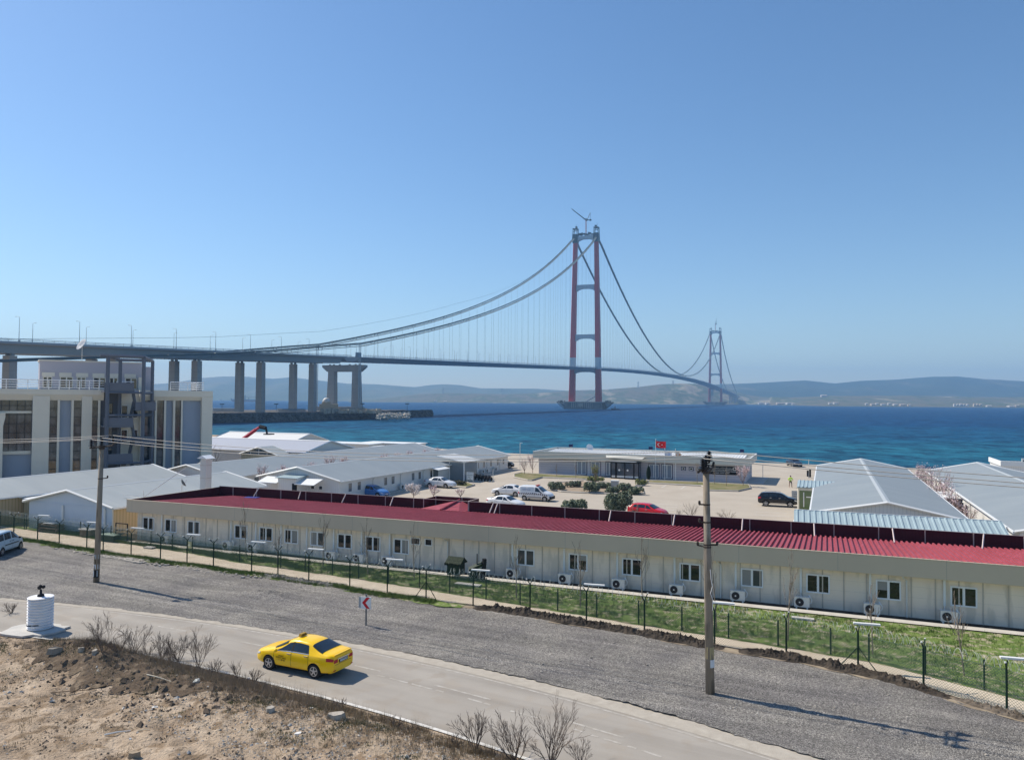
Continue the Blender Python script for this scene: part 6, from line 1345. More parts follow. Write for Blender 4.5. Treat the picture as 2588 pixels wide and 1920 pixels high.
# ================================================================ POLES, FENCES, SIGNS, PEOPLE
M['pole'] = mat('pole_concrete', (.23, .19, .145), .9, col2=(.33, .285, .23), scale=1.2, contrast=(.3, .7), bump=.004, bscale=12, stretch=(1, 1, .25), col3=(.17, .145, .115), scale3=3)
M['iron'] = mat('rusty_iron', (.05, .04, .035), .7); M['insul'] = mat('insulator', (.015, .012, .012), .25)
ARM = math.atan2(.5, .86)
def pole(x, y, h, label, brackets, lean=(0, 0), marks=(), arm=None):
    r_ = root('utility_pole', (x, y, .02), 0, label, 'utility pole', 'concrete utility poles')
    mb = MB(); mb.tube([(0, 0, -.1), (lean[0]*.5, lean[1]*.5, h*.5), (lean[0], lean[1], h)], (.195, .17, .135), 14); mb.build('shaft', M['pole'], r_, smooth=True)
    arm = ARM if arm is None else arm; dx, dy = math.cos(arm), math.sin(arm); tx, ty = lean
    mb = MB()
    pts = [(tx-dx*.72, ty-dy*.72, h-.02), (tx-dx*.6, ty-dy*.6, h+.0), (tx+dx*.6, ty+dy*.6, h+.1), (tx+dx*.8, ty+dy*.8, h+.3)]
    for e in (-.17, .17): mb.tube([(p[0]-dy*e, p[1]+dx*e, p[2]) for p in pts], .055, 5)
    mb.tube([(tx, ty, h-.1), (tx, ty, h+.15)], .2, 8); mb.build('cross_arm', M['iron'], r_)
    tops = []
    for k, zz in ((-.62, .02), (0, .12), (.66, .27)):
        mb = MB(); prof = [(.03, 0)]
        for i in range(5): z = .08+i*.085; prof += [(.06, z), (.17-.012*i, z+.02), (.165-.012*i, z+.045), (.06, z+.06)]
        prof += [(.05, .53)]
        cx, cy, cz = tx+dx*k, ty+dy*k, h+zz; mb.lathe(prof, 12, (cx, cy, cz)); mb.build('insulator', M['insul'], r_); tops.append((x+cx, y+cy, cz+.55))
    for z, a in brackets:
        f = z/h; mb = MB(); bx_, by_ = tx*f, ty*f; r = .195-.06*f
        mb.lathe([(r+.012, 0), (r+.012, .06)], 12, (bx_, by_, z)); c, s_ = math.cos(a), math.sin(a)
        mb.bar((bx_+c*r, by_+s_*r, z+.03), (bx_+c*(r+.3), by_+s_*(r+.3), z+.06), .045); mb.lathe([(.02, 0), (.06, .02), (.05, .08), (.055, .12), (.02, .15)], 8, (bx_+c*(r+.27), by_+s_*(r+.27), z+.07)); mb.build('bracket', M['iron'], r_)
    for (z, hh, mtl, a0, nm_) in marks:
        f = z/h; r = .195-.06*f+.006; mb = MB(); rows = []
        for k in range(9): q = a0+(k-4)*.2 if a0 is not None else 2*math.pi*k/8; rows.append([(tx*f+r*math.cos(q), ty*f+r*math.sin(q), z), (tx*f+r*math.cos(q), ty*f+r*math.sin(q), z+hh)])
        mb.strip(rows); mb.build(nm_, mtl, r_)
    return tops
pw = mat('plate_white', (.7, .72, .74), .5); pbk = mat('band_brown', (.09, .07, .04), .8)
xr, yr = atz(1795, 1754); xl, yl = atz(243, 1473)
TR = pole(xr, yr, 9.42, 'tall concrete utility pole on the gravel in the right half, near the road', [(7.95, ARM+math.pi), (7.2, ARM+math.pi), (6.25, -.6), (6.15, 2.6)], lean=(-.16, .1), arm=math.radians(64), marks=[(1.15, .33, pw, -.9, 'white_plate'), (1.5, .5, mat('paint_yellowish', (.40, .33, .18), .8), None, 'paint_band')])
TL = pole(xl, yl, 9.0, 'concrete utility pole with painted bands on the left part of the gravel', [(6.9, ARM)], lean=(.16, .05), marks=[(.45, .4, pw, -1.6, 'white_plate'), (.95, .3, pw, None, 'paint_band'), (1.3, .28, pbk, None, 'paint_band'), (1.62, .28, mat('paint_greyblue', (.42, .47, .5), .8), None, 'paint_band'), (.38, .5, M['plastic'], -1.2, 'plate_back')])
mb = MB(); mb.tube([(xr-.05, yr-.19, 5.3), (xr-.02, yr-.2, 4.9), (xr+.03, yr-.22, 4.6), (xr-.05, yr-.23, 4.3), (xr+.06, yr-.23, 4.0), (xr+.04, yr-.24, 3.6)], .012, 4); tag(mb.build('loose_cable', M['pvc']), 'loose white cable end hanging down the tall pole on the right', 'cable')
WIRE = mat('power_wire', (.42, .40, .37), .5)
ln = (xr-xl, yr-yl)
nx_ = [(a[0]+ln[0], a[1]+ln[1], a[2]-.55) for a in TR]; pv_ = [(a[0]-ln[0], a[1]-ln[1], a[2]-.9) for a in TL]
def wire(a, b, sag, label):
    mb = MB(); n = 26; mb.tube([(a[0]+(b[0]-a[0])*i/n, a[1]+(b[1]-a[1])*i/n, a[2]+(b[2]-a[2])*i/n-sag*4*(i/n)*(1-i/n)) for i in range(n+1)], .017, 4)
    tag(mb.build('power_line', WIRE, smooth=True), label, 'power line', 'overhead power lines')
for i, q in enumerate(('nearest to the camera of its three', 'middle one of its three', 'farthest of its three')):
    wire(TL[i], TR[i], .62, 'overhead wire between the two poles, '+q); wire(TR[i], nx_[i], .5, 'overhead wire leaving right from the tall right pole, '+q); wire(pv_[i], TL[i], .45, 'overhead wire leaving left from the left pole, '+q)
# ---------------------------------------------------------------- fences
FP = mat('fence_post', (.012, .035, .022), .5); FW = mat('fence_wire', (.08, .13, .09), .5); FL = mat('lamp_white', (.75, .75, .72), .4); RZ = mat('razor_wire', (.42, .46, .42), .4)
Y0 = 0.1
ypx = [(26, 1354), (76, 1366.5), (132, 1376), (194, 1389), (259, 1391), (323, 1403), (389, 1416), (461, 1424), (530, 1432.5), (616.5, 1449), (698, 1454), (774, 1467), (876, 1484), (967, 1501), (1067, 1516), (1187, 1533), (1335, 1551.6), (1475.7, 1578), (1627, 1599), (1802, 1636), (1987.5, 1653), (2169.7, 1698), (2337, 1743), (2549.8, 1804)]
ipx = [(8, 1345), (42.6, 1341), (86, 1343), (174, 1360), (220, 1358), (268, 1369), (369, 1385), (422, 1393), (477, 1400), (533, 1410), (593, 1424), (695.6, 1439), (760, 1447), (828, 1457), (899, 1465), (974, 1477), (1053, 1489), (1135, 1499), (1219.5, 1518.6), (1309, 1531), (1404, 1547), (1503, 1564), (1609, 1583), (1720, 1599), (1839, 1617.6), (1965, 1640), (2099.5, 1660), (2197, 1673), (2340, 1708), (2492, 1751)]
def snap(px, f):
    out = []
    for u, v in px: s, t = st(u, v, .12); out.append((s, f(s)))
    return out
yp = [(-72.0, yf(-72.0))]+snap(ypx, yf)+[(9.6, yf(9.6)), (12.6, yf(12.6))]; ip = [(-73, inf(-73))]+snap(ipx, inf)+[(9.3, inf(9.3)), (12, inf(12))]
outer = groot('outer_fence', yp[0][0], yp[0][1], 'dark green chain-link fence with forked posts between gravel and path', 'fence', z=Y0)
inner = groot('inner_fence', ip[0][0], ip[0][1], 'lower chain-link fence with short straight posts on the lawn side of the path', 'fence', z=Y0)
def mesh_panels(par, pts, h, sp=.125, r=.006, name='chain_link_mesh'):
    o = pts[0]; mb = MB()
    def tri(a, b):                                          # thin three-sided wire
        a, b = Vector(a), Vector(b); d = (b-a).normalized(); s1 = d.cross(Vector((0, 1, 0)))
        if s1.length < .1: s1 = d.cross(Vector((1, 0, 0)))
        s1.normalize(); s2 = d.cross(s1); o_ = len(mb.v)
        for p in (a, b):
            for k in range(3): q = 2*math.pi*k/3; v = p+(s1*math.cos(q)+s2*math.sin(q))*r; mb.v.append((v.x, v.y, v.z))
        for k in range(3): mb.f.append((o_+k, o_+(k+1) % 3, o_+3+(k+1) % 3, o_+3+k)); mb.m.append(0)
    for (s_a, t_a), (s_b, t_b) in zip(pts[:-1], pts[1:]):
        L_ = math.hypot(s_b-s_a, t_b-t_a); ux, uy = (s_b-s_a)/L_, (t_b-t_a)/L_
        P = lambda d, z: (s_a-o[0]+ux*d, t_a-o[1]+uy*d, z)
        k = -h
        while k < L_:
            for sg in (1, -1):
                d0, d1, z0_, z1_ = (k, k+h, 0.03, h) if sg > 0 else (k, k+h, h, .03)
                if d0 < 0: z0_ = z0_+(z1_-z0_)*(-d0)/(d1-d0); d0 = 0
                if d1 > L_: f = (L_-d0)/(d1-d0); z1_ = z0_+(z1_-z0_)*f; d1 = L_
                if d1-d0 > .02: tri(P(d0, z0_), P(d1, z1_))
            k += sp
        for z in (.05, h*.5, h): mb.tube([P(0, z), P(L_, z)], .006, 3)
    mb.build(name, FW, par)
def coil(par, pts, z, R_, pitch, r=.007, name='razor_coil', yoff=0.0, jit=.06):
    o = pts[0]; path = []; ss = [math.hypot(b[0]-a[0], b[1]-a[1]) for a, b in zip(pts[:-1], pts[1:])]; tot = sum(ss); n = int(tot/pitch*11); cum = np.concatenate([[0], np.cumsum(ss)])
    for i in range(n):
        d = tot*i/n; s_ = float(np.interp(d, cum, [p[0] for p in pts])); t_ = float(np.interp(d, cum, [p[1] for p in pts])); a = 2*math.pi*i/11
        j = 1+.25*fbm(d*.7, z); path.append((s_-o[0]+math.sin(a*.5)*jit, t_-o[1]+R_*j*math.cos(a)+yoff, z+R_*j*math.sin(a)+.06*fbm(d*.5, 4)))
    mb = MB(); mb.tube(path, r, 3); mb.build(name, RZ, par)
mesh_panels(outer, yp, 1.62); mesh_panels(inner, ip, 1.12)
coil(outer, yp, 1.86, .2, .3); coil(inner, ip, 1.34, .2, .36)
random.seed(31)
for i, (s, t) in enumerate(yp):
    lx, ly = s-yp[0][0], t-yp[0][1]; mb = MB(); mb.tube([(lx, ly, -.1), (lx, ly, 1.7)], .045, 6)
    mb.tube([(lx, ly, 1.68), (lx-.1, ly-.32, 2.02)], .028, 5); mb.tube([(lx, ly, 1.68), (lx+.1, ly+.32, 2.02)], .028, 5); p_ = mb.build('forked_post', FP, outer)
    mb = MB(); mb.lathe([(.04, 0), (.045, .05)], 8, (lx-.1, ly-.32, 2.0)); mb.lathe([(.04, 0), (.04, .03)], 8, (lx+.1, ly+.32, 2.01)); mb.build('post_cap', FL, p_)
    if i in (6, 15, 22, 23):
        mb = MB()
        if i in (15, 22): mb.tube([(lx, ly, 1.05), (lx-.85, ly+.1, -.05)], .025, 5); mb.tube([(lx, ly, 1.05), (lx+.85, ly-.15, -.05)], .025, 5); mb.build('brace', FP, outer)
lampi = [2, 4, 6, 8, 10, 12, 14, 16, 18, 20, 22, 24]
nmz = ['leftmost of the row', 'second from the left', 'third, just right of the left pole', 'fourth from the left', 'fifth from the left', 'sixth from the left', 'seventh from the left', 'by the dark green shed', 'right of the arrow sign', 'just behind the tall right pole', 'on the braced post right of the tall pole', 'at the right edge of the picture']
for k, q in zip(lampi, nmz):
    s, t = yp[k]; x, y = xy(s+.1, t+.32); r_ = root('fence_floodlight', (x, y, Y0+2.06), GA, 'white tube floodlight on the fence, '+q, 'floodlight', 'tube floodlights along the fence')
    mb = MB(); mb.box((.28, -.1, .02), (1.15, .17, .07), .12); mb.build('tube_housing', FL, r_); mb = MB(); mb.tube([(0, 0, -.1), (.25, -.1, -.0)], .02, 5); mb.box((.28, -.1, -.03), (.3, .1, .04), .12); mb.build('clamp', M['seam'], r_)
for i, (s, t) in enumerate(ip): lx, ly = s-ip[0][0], t-ip[0][1]; mb = MB(); mb.tube([(lx, ly, -.1), (lx, ly, 1.32)], .042, 6); mb.build('short_post', FP, inner)
# dark soil thrown up along the outer fence
mb = MB(); random.seed(41); rows = []
def soil(name, s0_, s1_, hh, wd, seed, label, mt, toff=-.25):
    mb = MB(); rows = []; s = s0_
    while s <= s1_:
        e = min(1, (s-s0_)/1.2, (s1_-s)/1.2); row = []
        for j in range(21):
            q = j/20*2-1; H = hh*e*(1-q*q)**.8*(.55+.55*fbm(s*.9, seed)); H += (.11*abs(fbm(s*3.2, q*2.2, seed))+.10*abs(fbm(s*7.5, q*5, seed)))*e*(1-q*q)*2
            x, y = xy(s+.05*fbm(s*5, q*4), yf(s)+toff+q*wd*(.8+.3*fbm(s*.7, seed+3))); row.append((x, y, .04+max(0, H)))
        rows.append(row); s += .07
    mb.strip(rows); tag(mb.build(name, mt, smooth=False), label, kind='stuff')
soil('soil_heap', -19.6, -4.6, .34, .6, 2.0, 'dark clods of freshly dug soil heaped along the outer fence', M['mud'])
soil('soil_heap', -4.2, 5.0, .30, .55, 9.0, 'dark soil heap along the outer fence right of the tall pole', M['mud'])
soil('soil_heap', 4.6, 12.5, .13, .4, 5.0, 'low crumbly soil strip along the outer fence at the right edge', mat('mud_brown', (.10, .08, .06), .9, col2=(.2, .165, .13), scale=3, contrast=(.35, .65)))
soil('soil_heap', -37.0, -29.5, .16, .42, 7.0, 'low soil and stone edge of the gravel near the middle of the fence', mat('mud_grey', (.12, .11, .095), .9, col2=(.3, .28, .25), scale=2, contrast=(.4, .6)), toff=-.5)
# ---------------------------------------------------------------- arrow sign
xs_, ys_ = atz(925, 1582, .05)
sg = root('arrow_sign', (xs_, ys_, .03), -.25, 'white and red chevron sign pointing left on a thin post in the gravel', 'road sign')
mb = MB(); mb.bx(-.035, .035, -.03, .03, -.1, 1.75); mb.build('post', mat('galvanised', (.18, .19, .2), .5, .4), sg)
mb = MB(); mb.bx(-.3, .3, -.06, -.035, .98, 1.62); bd = mb.build('board', mat('sign_white', (.78, .78, .78), .4), sg)
mb = MB()
mb.prism([(.04, -.066, 1.6), (.24, -.066, 1.6), (-.02, -.066, 1.30), (-.22, -.066, 1.30)], (0, .004, 0)); mb.prism([(-.22, -.066, 1.30), (-.02, -.066, 1.30), (.24, -.066, 1.0), (.04, -.066, 1.0)], (0, .004, 0)); mb.build('chevron', mat('sign_red', (.6, .02, .03), .4), bd, fix=True)
mb = MB(); mb.bx(-.42, -.31, -.05, -.03, 1.0, 1.6); mb.build('side_fin', mat('fin_grey', (.35, .38, .4), .5), sg)
# ---------------------------------------------------------------- ribbed white shaft with the black valve
xb, yb_ = atz(85, 1594, .12); xb2, yb2 = xb, yb_
br = root('ribbed_shaft', (xb, yb_+.55, .11), 0, 'white ribbed plastic manhole shaft with a black fitting on top, left foreground', 'manhole shaft')
mb = MB(); prof = []; Hs = 1.62
for i in range(11): z = i*Hs/11; prof += [(.535, z), (.545, z+.03), (.625, z+.055), (.625, z+.09), (.545, z+.115)]
prof.append((.57, Hs)); mb.lathe(prof, 36); mb.build('ribbed_wall', mat('shaft_white', (.78, .78, .80), .45, col2=(.68, .69, .72), scale=2.5, contrast=(.4, .7)), br, smooth=False)
mb = MB(); mb.lathe([(.61, Hs), (.63, Hs+.03), (.60, Hs+.05), (.02, Hs+.07)], 36); mb.build('lid', MATS['shaft_white'], br, smooth=False)
mb = MB(); mb.lathe([(.17, Hs+.06), (.16, Hs+.16), (.07, Hs+.2), (.05, Hs+.42)], 12); mb.ball((-.08, 0, Hs+.52), .11, 8, 5); mb.ball((.12, .02, Hs+.56), .1, 8, 5); mb.ball((.0, -.05, Hs+.62), .08, 8, 5); mb.build('valve', M['plastic'], br, smooth=True)
mb = MB(); random.seed(2)
for a in (3.8, 4.3, 4.9): mb.box((.61*math.cos(a), .61*math.sin(a), .25+.06*(a-4)), (.3, .02, .04), a+math.pi/2)
mb.build('tear', M['dark'], br)
pd = MB(); pts = []
for k in range(22): a = 2*math.pi*k/22; r = 1.15+.35*fbm(k*.8, 2)+.5*max(0, -math.cos(a)); pts.append((xb+.15+r*math.cos(a)*1.15, yb_+.35+r*math.sin(a)*.9, .115))
pd.slab(pts, .1); tag(pd.build('concrete_pad', mat('pad_pale', (.46, .45, .42), .9, col2=(.55, .53, .49), scale=1.5, contrast=(.3, .7))), kind='structure')
# ---------------------------------------------------------------- dark green shed, signboards and other things
s, z = on_t(1195, 1440, 47.3); x, y = xy(-24.5, 47.9)
a = st(1160, 1447); b = st(1228, 1452)
sh_ = groot('green_shed', a[0]+.1, 47.6, 'small dark green hut with shaggy roof standing against the beige wall', 'hut', z=.14)
mb = MB(); mb.bx(.2, 1.5, 0, 1.1, .3, 1.25); mb.build('hut_body', M['dk_green'], sh_)
mb = MB(); mb.prism([(0, -.15, 1.2), (0, 1.3, 1.2), (0, .6, 1.68)], (1.7, 0, 0))
for k in range(40): xx = random.uniform(0, 1.7); mb.box((xx, -.16+random.uniform(0, .1), 1.17), (.08, .04, random.uniform(.1, .22)))
mb.build('hut_roof', mat('hut_roof', (.02, .03, .02), .9, col2=(.05, .06, .04), scale=8, contrast=(.4, .6)), sh_, fix=True); sh_.scale = (.72, .8, .85)
for xx in (.25, .75, 1.3): mb = MB(); mb.bar((xx, .1, 0), (xx, .1, .4), .06); mb.build('leg', M['plastic'], sh_)
bk2 = groot('covered_equipment', a[0]+2.2, 47.6, 'dark green covered equipment frame right of the green hut', 'equipment', z=.14)
mb = MB(); mb.bx(0, .9, .1, .9, 0, .95); mb.bar((0, .2, .9), (1.2, .2, 1.5), .3); mb.build('body', M['dk_green'], bk2); mb = MB(); mb.bar((.75, .1, 0), (.75, .1, 2.3), .07); mb.build('upright', M['plastic'], bk2); mb = MB(); mb.bar((1.2, .3, 0), (1.35, .3, 1.9), .3); mb.build('folded_cover', M['plastic'], bk2)
bk2.scale = (.8, .8, .8); bk2.location.x -= .3; bk2.location.y += .1
def board_sign(name, u, v, w_, h_, z0_, label, face, lines, legs=True, hgt=None):
    x, y = atz(u, v); r_ = root(name, (x, y, 0), GA, label, 'sign'); mb = MB()
    for xx in (-w_/2, w_/2): mb.bx(xx-.03, xx+.03, -.02, .04, 0, z0_+h_)
    mb.build('post', M['pipe'], r_); mb = MB(); mb.bx(-w_/2-.05, w_/2+.05, -.06, -.021, z0_, z0_+h_); b_ = mb.build('board', face, r_)
    n = len(lines)
    for k, (tx, sz) in enumerate(lines): text_mesh('lettering', tx, sz, M['plastic'] if k else MATS['fin_grey'], b_, (0, -.064, z0_+h_*(1-(k+.6)/(n+.2))), (math.pi/2, 0, 0), ext=.001)
    return r_
board_sign('direction_board', 1188, 1222, 1.0, 1.15, .55, 'white framed direction board beside the white building porch', M['trim'], [('YEMEKHANE', .14), ('İDARİ BİNA', .16), ('BÜRO  2', .15), ('◄', .2)])
board_sign('grey_board', 2013, 1272, 1.0, 1.1, .45, 'grey notice board with black arrow between the black car and the grey hall', mat('board_grey', (.42, .44, .45), .5), [('KAMP', .16), ('REVİR    1', .15), ('YEMEKHANE  2', .13), ('→', .24)])
ys_ = groot('yellow_notice', st(500, 1393)[0], inf(st(500, 1393)[0])-.06, 'small yellowish notice hung on the inner fence left of centre', 'sign', z=.5)
mb = MB(); mb.bx(0, .5, -.02, .0, 0, .5); bq = mb.build('board', mat('notice_yellow', (.55, .55, .32), .6), ys_); mb = MB(); mb.prism([(.12, -.024, .16), (.38, -.024, .16), (.25, -.024, .4)], (0, .003, 0)); mb.build('triangle_mark', mat('mark_pale', (.75, .75, .6), .6), bq, fix=True)
cb_ = groot('utility_cabinet', *st(1554, 1236), 'small pale utility cabinet among the hedges of the car park island', 'cabinet'); mb = MB(); mb.bx(-.5, .5, -.3, .3, 0, 1.15); mb.build('case', mat('cabinet_grey', (.42, .43, .42), .6), cb_); mb = MB(); mb.bx(-.56, .56, -.36, .36, 1.15, 1.25); mb.build('lid', M['trim'], cb_)
for i, (u, v, h, q) in enumerate([(1314, 1184, 4.6, 'thin lamp post by the far end of the long white building'), (1246, 1215, 1.8, 'short grey post at the end of the motorcycle rack'), (1928, 1213, 2.4, 'thin bare post beside the office terrace'), (2044, 1207, 3.0, 'thin post with two dark boxes left of the grey hall')]):
    x, y = atz(u, v); r_ = root('thin_post', (x, y, 0), 0, q, 'post'); mb = MB(); mb.tube([(0, 0, 0), (0, 0, h)], .045, 6); mb.lathe([(.12, 0), (.12, .05)], 8); mb.build('shaft', M['pipe'], r_)
    if i == 3: mb = MB(); mb.bx(-.3, -.08, -.1, .1, .2, 1.2); mb.bx(.1, .35, -.1, .1, .1, 1.4); mb.build('box', M['plastic'], r_)
    if i == 0: mb = MB(); mb.box((.2, 0, h), (.5, .2, .08)); mb.build('lamp_head', M['trim'], r_)
# parked motorcycles
def motorbike(u, v, h, label):
    x, y = atz(u, v); r_ = root('motorcycle', (x, y, 0), h, label, 'motorcycle', 'motorcycles parked by the porch')
    for xx in (-.62, .68): mb = MB(); mb.lathe([(.22, -.05), (.31, -.04), (.31, .04), (.22, .05)], 14, (xx, 0, .31), axis='y'); mb.build('wheel', M['tyre'], r_)
    mb = MB(); mb.ball((.1, 0, .62), .3, 8, 5, 0, (1.3, .5, .75)); mb.ball((0, 0, .4), .22, 8, 5, 0, (1.1, .7, 1)); mb.build('frame', mat('bike_dark', (.03, .03, .035), .3), r_)
    mb = MB(); mb.box((-.4, 0, .82), (.7, .26, .1)); mb.build('seat', M['plastic'], r_); mb = MB(); mb.tube([(.68, 0, .31), (.42, 0, 1.0)], .03, 5); mb.tube([(.38, -.33, 1.02), (.38, .33, 1.02)], .02, 5); mb.build('handlebar', M['rim'], r_)
random.seed(77)
for i, (u, v, q) in enumerate([(1205, 1211, 'leftmost of the row beside the direction board'), (1213, 1213, 'second from the left in the row'), (1221, 1214, 'in the middle of the row'), (1229, 1215, 'second from the right in the row'), (1237, 1216, 'rightmost of the row')]): motorbike(u, v, GA+math.pi/2+random.uniform(-.15, .15), 'dark parked motorcycle, '+q)
# flags
def flag(u, v, h, mt, fw, fh, label, deco=None, amp=.12, droop=0.0):
    x, y = atz(u, v); r_ = root('flagpole', (x, y, 0), 0, label, 'flag'); mb = MB(); mb.tube([(0, 0, 0), (0, 0, h)], (.05, .03), 7); mb.ball((0, 0, h+.04), .06, 6, 4); mb.build('pole', M['trim'], r_)
    rows = []; n = 14
    def P(a, b): return (a*fw*(1-.35*droop), amp*math.sin(a*7+b)*a, h-.15-b*fh-a*fw*(.12+droop*.6)-.05*math.sin(a*5))
    for i in range(n+1): rows.append([P(i/n, j/6) for j in range(7)])
    mb = MB(); mb.strip(rows); rw = [[(p[0], p[1]+.012, p[2]) for p in r] for r in rows]; mb.strip(rw); f = mb.build('cloth', mt, r_, smooth=True)
    if deco: deco(P, f)
def crescent(P, f):
    W = mat('flag_white', (.8, .8, .8), .7); mb = MB(); cx, cy, r = .34, .5, .25; asp = .67
    out = []; n = 20
    for k in range(n): 
        a0 = math.radians(40)+math.radians(280)*k/n; a1 = math.radians(40)+math.radians(280)*(k+1)/n
        def o(a): return (cx+r*asp*math.cos(a), cy+r*math.sin(a))
        def i_(a): dx = .0625*asp; q = (cx+dx+.2*asp*math.cos(a), cy+.2*math.sin(a)); return q
        for sgn in (-.02, .03):
            pts = []
            for q in (o(a0), o(a1), i_(a1), i_(a0)): p = P(*q); pts.append((p[0], p[1]+sgn, p[2]))
            mb.quad(*pts)
    sx, sy, R_ = .60, .5, .12; st_ = []
    for k in range(10): a = math.pi+2*math.pi*k/10; rr = R_ if k % 2 == 0 else R_*.4; st_.append((sx+rr*asp*math.cos(a), sy+rr*math.sin(a)))
    c = P(sx, sy)
    for k in range(10):
        for sgn in (-.02, .03):
            a, b = P(*st_[k]), P(*st_[(k+1) % 10]); o_ = len(mb.v); mb.v += [(c[0], c[1]+sgn, c[2]), (a[0], a[1]+sgn, a[2]), (b[0], b[1]+sgn, b[2])]; mb.f.append((o_, o_+1, o_+2)); mb.m.append(0)
    mb.build('crescent_and_star', W, f)
flag(1657, 1212, 6.3, mat('flag_red', (.62, .02, .03), .7), 1.62, 1.05, 'large red flag with white crescent and star on a tall pole', crescent)
flag(1680, 1213, 4.9, mat('flag_pale', (.55, .58, .75), .7, col2=(.78, .78, .82), scale=2, contrast=(.4, .6)), 1.25, .9, 'pale blue and white flag on the middle pole before the office', None, droop=.35)
flag(1707, 1214, 4.9, mat('flag_orange', (.65, .30, .16), .7, col2=(.7, .62, .55), scale=2, contrast=(.4, .6)), 1.3, .8, 'pale orange flag on the right pole before the office', None, droop=.7)
# ---------------------------------------------------------------- people
SK = mat('skin', (.45, .27, .19), .6); HR = mat('hair', (.02, .015, .012), .8)
def person(x, y, az, label, h, top, legs, pose, vest=None):
    r_ = root('person', (x, y, 0), az, label, 'person')
    J = {'pel': (0, 0, .95), 'wst': (0, 0, 1.12), 'chs': (0, .01, 1.32), 'nck': (0, .0, 1.47), 'hed': (0, -.02, 1.62), 'crn': (0, -.015, 1.74)}
    for n_, sg in (('l', -1), ('r', 1)):
        J.update({n_+'hip': (sg*.1, 0, .9), n_+'kne': (sg*(.12+pose[0]), -.03, .5), n_+'ank': (sg*(.14+pose[0]), .02, .09), n_+'toe': (sg*(.16+pose[0]), -.15, .04),
                  n_+'sho': (sg*.19, .0, 1.41), n_+'elb': (sg*(.27+pose[1]), .04, 1.14), n_+'wri': (sg*(.25+pose[1]*.6), -.08-pose[2], .92+pose[3]), n_+'fin': (sg*(.235+pose[1]*.5), -.11-pose[2], .83+pose[3])})
    E_ = [('pel', 'wst'), ('wst', 'chs'), ('chs', 'nck'), ('nck', 'hed'), ('hed', 'crn')]
    for n_ in 'lr': E_ += [('pel', n_+'hip'), (n_+'hip', n_+'kne'), (n_+'kne', n_+'ank'), (n_+'ank', n_+'toe'), ('chs', n_+'sho'), (n_+'sho', n_+'elb'), (n_+'elb', n_+'wri'), (n_+'wri', n_+'fin')]
    R_ = {'pel': .13, 'wst': .125, 'chs': .145, 'nck': .055, 'hed': .095, 'crn': .07}
    for n_ in 'lr': R_.update({n_+'hip': .09, n_+'kne': .062, n_+'ank': .045, n_+'toe': .04, n_+'sho': .068, n_+'elb': .045, n_+'wri': .032, n_+'fin': .03})
    ks = list(J); me = bpy.data.meshes.new('body'); k_ = h/1.76
    me.from_pydata([tuple(c*k_ for c in J[k]) for k in ks], [(ks.index(a), ks.index(b)) for a, b in E_], [])
    o = bpy.data.objects.new('body', me); COL.objects.link(o); md = o.modifiers.new('s', 'SKIN'); 
    for i, k in enumerate(ks): me.skin_vertices[0].data[i].radius = (R_[k]*k_, R_[k]*k_*(.75 if k in ('pel', 'wst', 'chs') else 1))
    me.skin_vertices[0].data[0].use_root = True
    sb = o.modifiers.new('u', 'SUBSURF'); sb.levels = 2; sb.render_levels = 2
    dg = bpy.context.evaluated_depsgraph_get(); m2_ = bpy.data.meshes.new_from_object(o.evaluated_get(dg)); o.modifiers.clear(); o.data = m2_
    for q in (top, legs, SK, M['plastic']): m2_.materials.append(q)
    for p in m2_.polygons:
        c = p.center/k_; p.use_smooth = True
        p.material_index = 2 if (c.z > 1.49 or (abs(c.x) > .2 and c.z < .93+pose[3])) else (3 if c.z < .1 else (1 if c.z < .98 and abs(c.x) < .24 else 0))
    o.parent = r_
    mb = MB(); mb.ball((0, .0, 1.685*k_), .108*k_, 10, 6, 0, (.95, 1.05, .85)); mb.build('hair', HR, r_, smooth=True)
    mb = MB()
    for sg in (-1, 1): mb.ball((sg*.035*k_, -.105*k_, 1.63*k_), .012, 6, 4)
    mb.build('eye', HR, r_); mb = MB(); mb.add([(-.012, -.1, 1.6), (.012, -.1, 1.6), (0, -.13, 1.585), (0, -.1, 1.63)], [(0, 1, 2), (0, 2, 3), (1, 3, 2)]); mb.build('nose', SK, r_)
    for sg in (-1, 1):                                      # fingers
        f = J[('r' if sg > 0 else 'l')+'fin']; mb = MB()
        for q in range(4): mb.tube([(f[0]*k_, (f[1]-.03+.02*q)*k_, f[2]*k_), (f[0]*k_-sg*.008, (f[1]-.035+.02*q)*k_, (f[2]-.05-.008*(q in (1, 2)))*k_), (f[0]*k_-sg*.02, (f[1]-.035+.02*q)*k_, (f[2]-.085)*k_)], (.011, .0095, .007), 5)
        mb.tube([(f[0]*k_, (f[1]-.035)*k_, (f[2]+.03)*k_), (f[0]*k_-sg*.005, (f[1]-.07)*k_, (f[2]-.02)*k_)], (.012, .008), 5); mb.build('hand', SK, r_)
    if vest:
        mb = MB(); rows = []
        for z, a, b in ((1.0, .175, .12), (1.12, .17, .12), (1.3, .2, .135), (1.42, .2, .12), (1.47, .12, .08)):
            rows.append([(a*k_*math.cos(2*math.pi*i/16), .005+b*k_*math.sin(2*math.pi*i/16), z*k_) for i in range(17)])
        mb.strip(rows)
        for sg in (-1, 1): mb.tube([tuple(c*k_ for c in J[('r' if sg > 0 else 'l')+'sho']), tuple(c*k_ for c in J[('r' if sg > 0 else 'l')+'elb'])], (.085, .062), 8)
        v_ = mb.build('vest', vest, r_, smooth=True); mb = MB()
        for z in (1.1, 1.22): rows = [[(.205*k_*math.cos(2*math.pi*i/16), .005+.142*k_*math.sin(2*math.pi*i/16), (z+e)*k_) for i in range(17)] for e in (0, .045)]; mb.strip(rows)
        mb.build('reflective_band', M['trim'], v_)
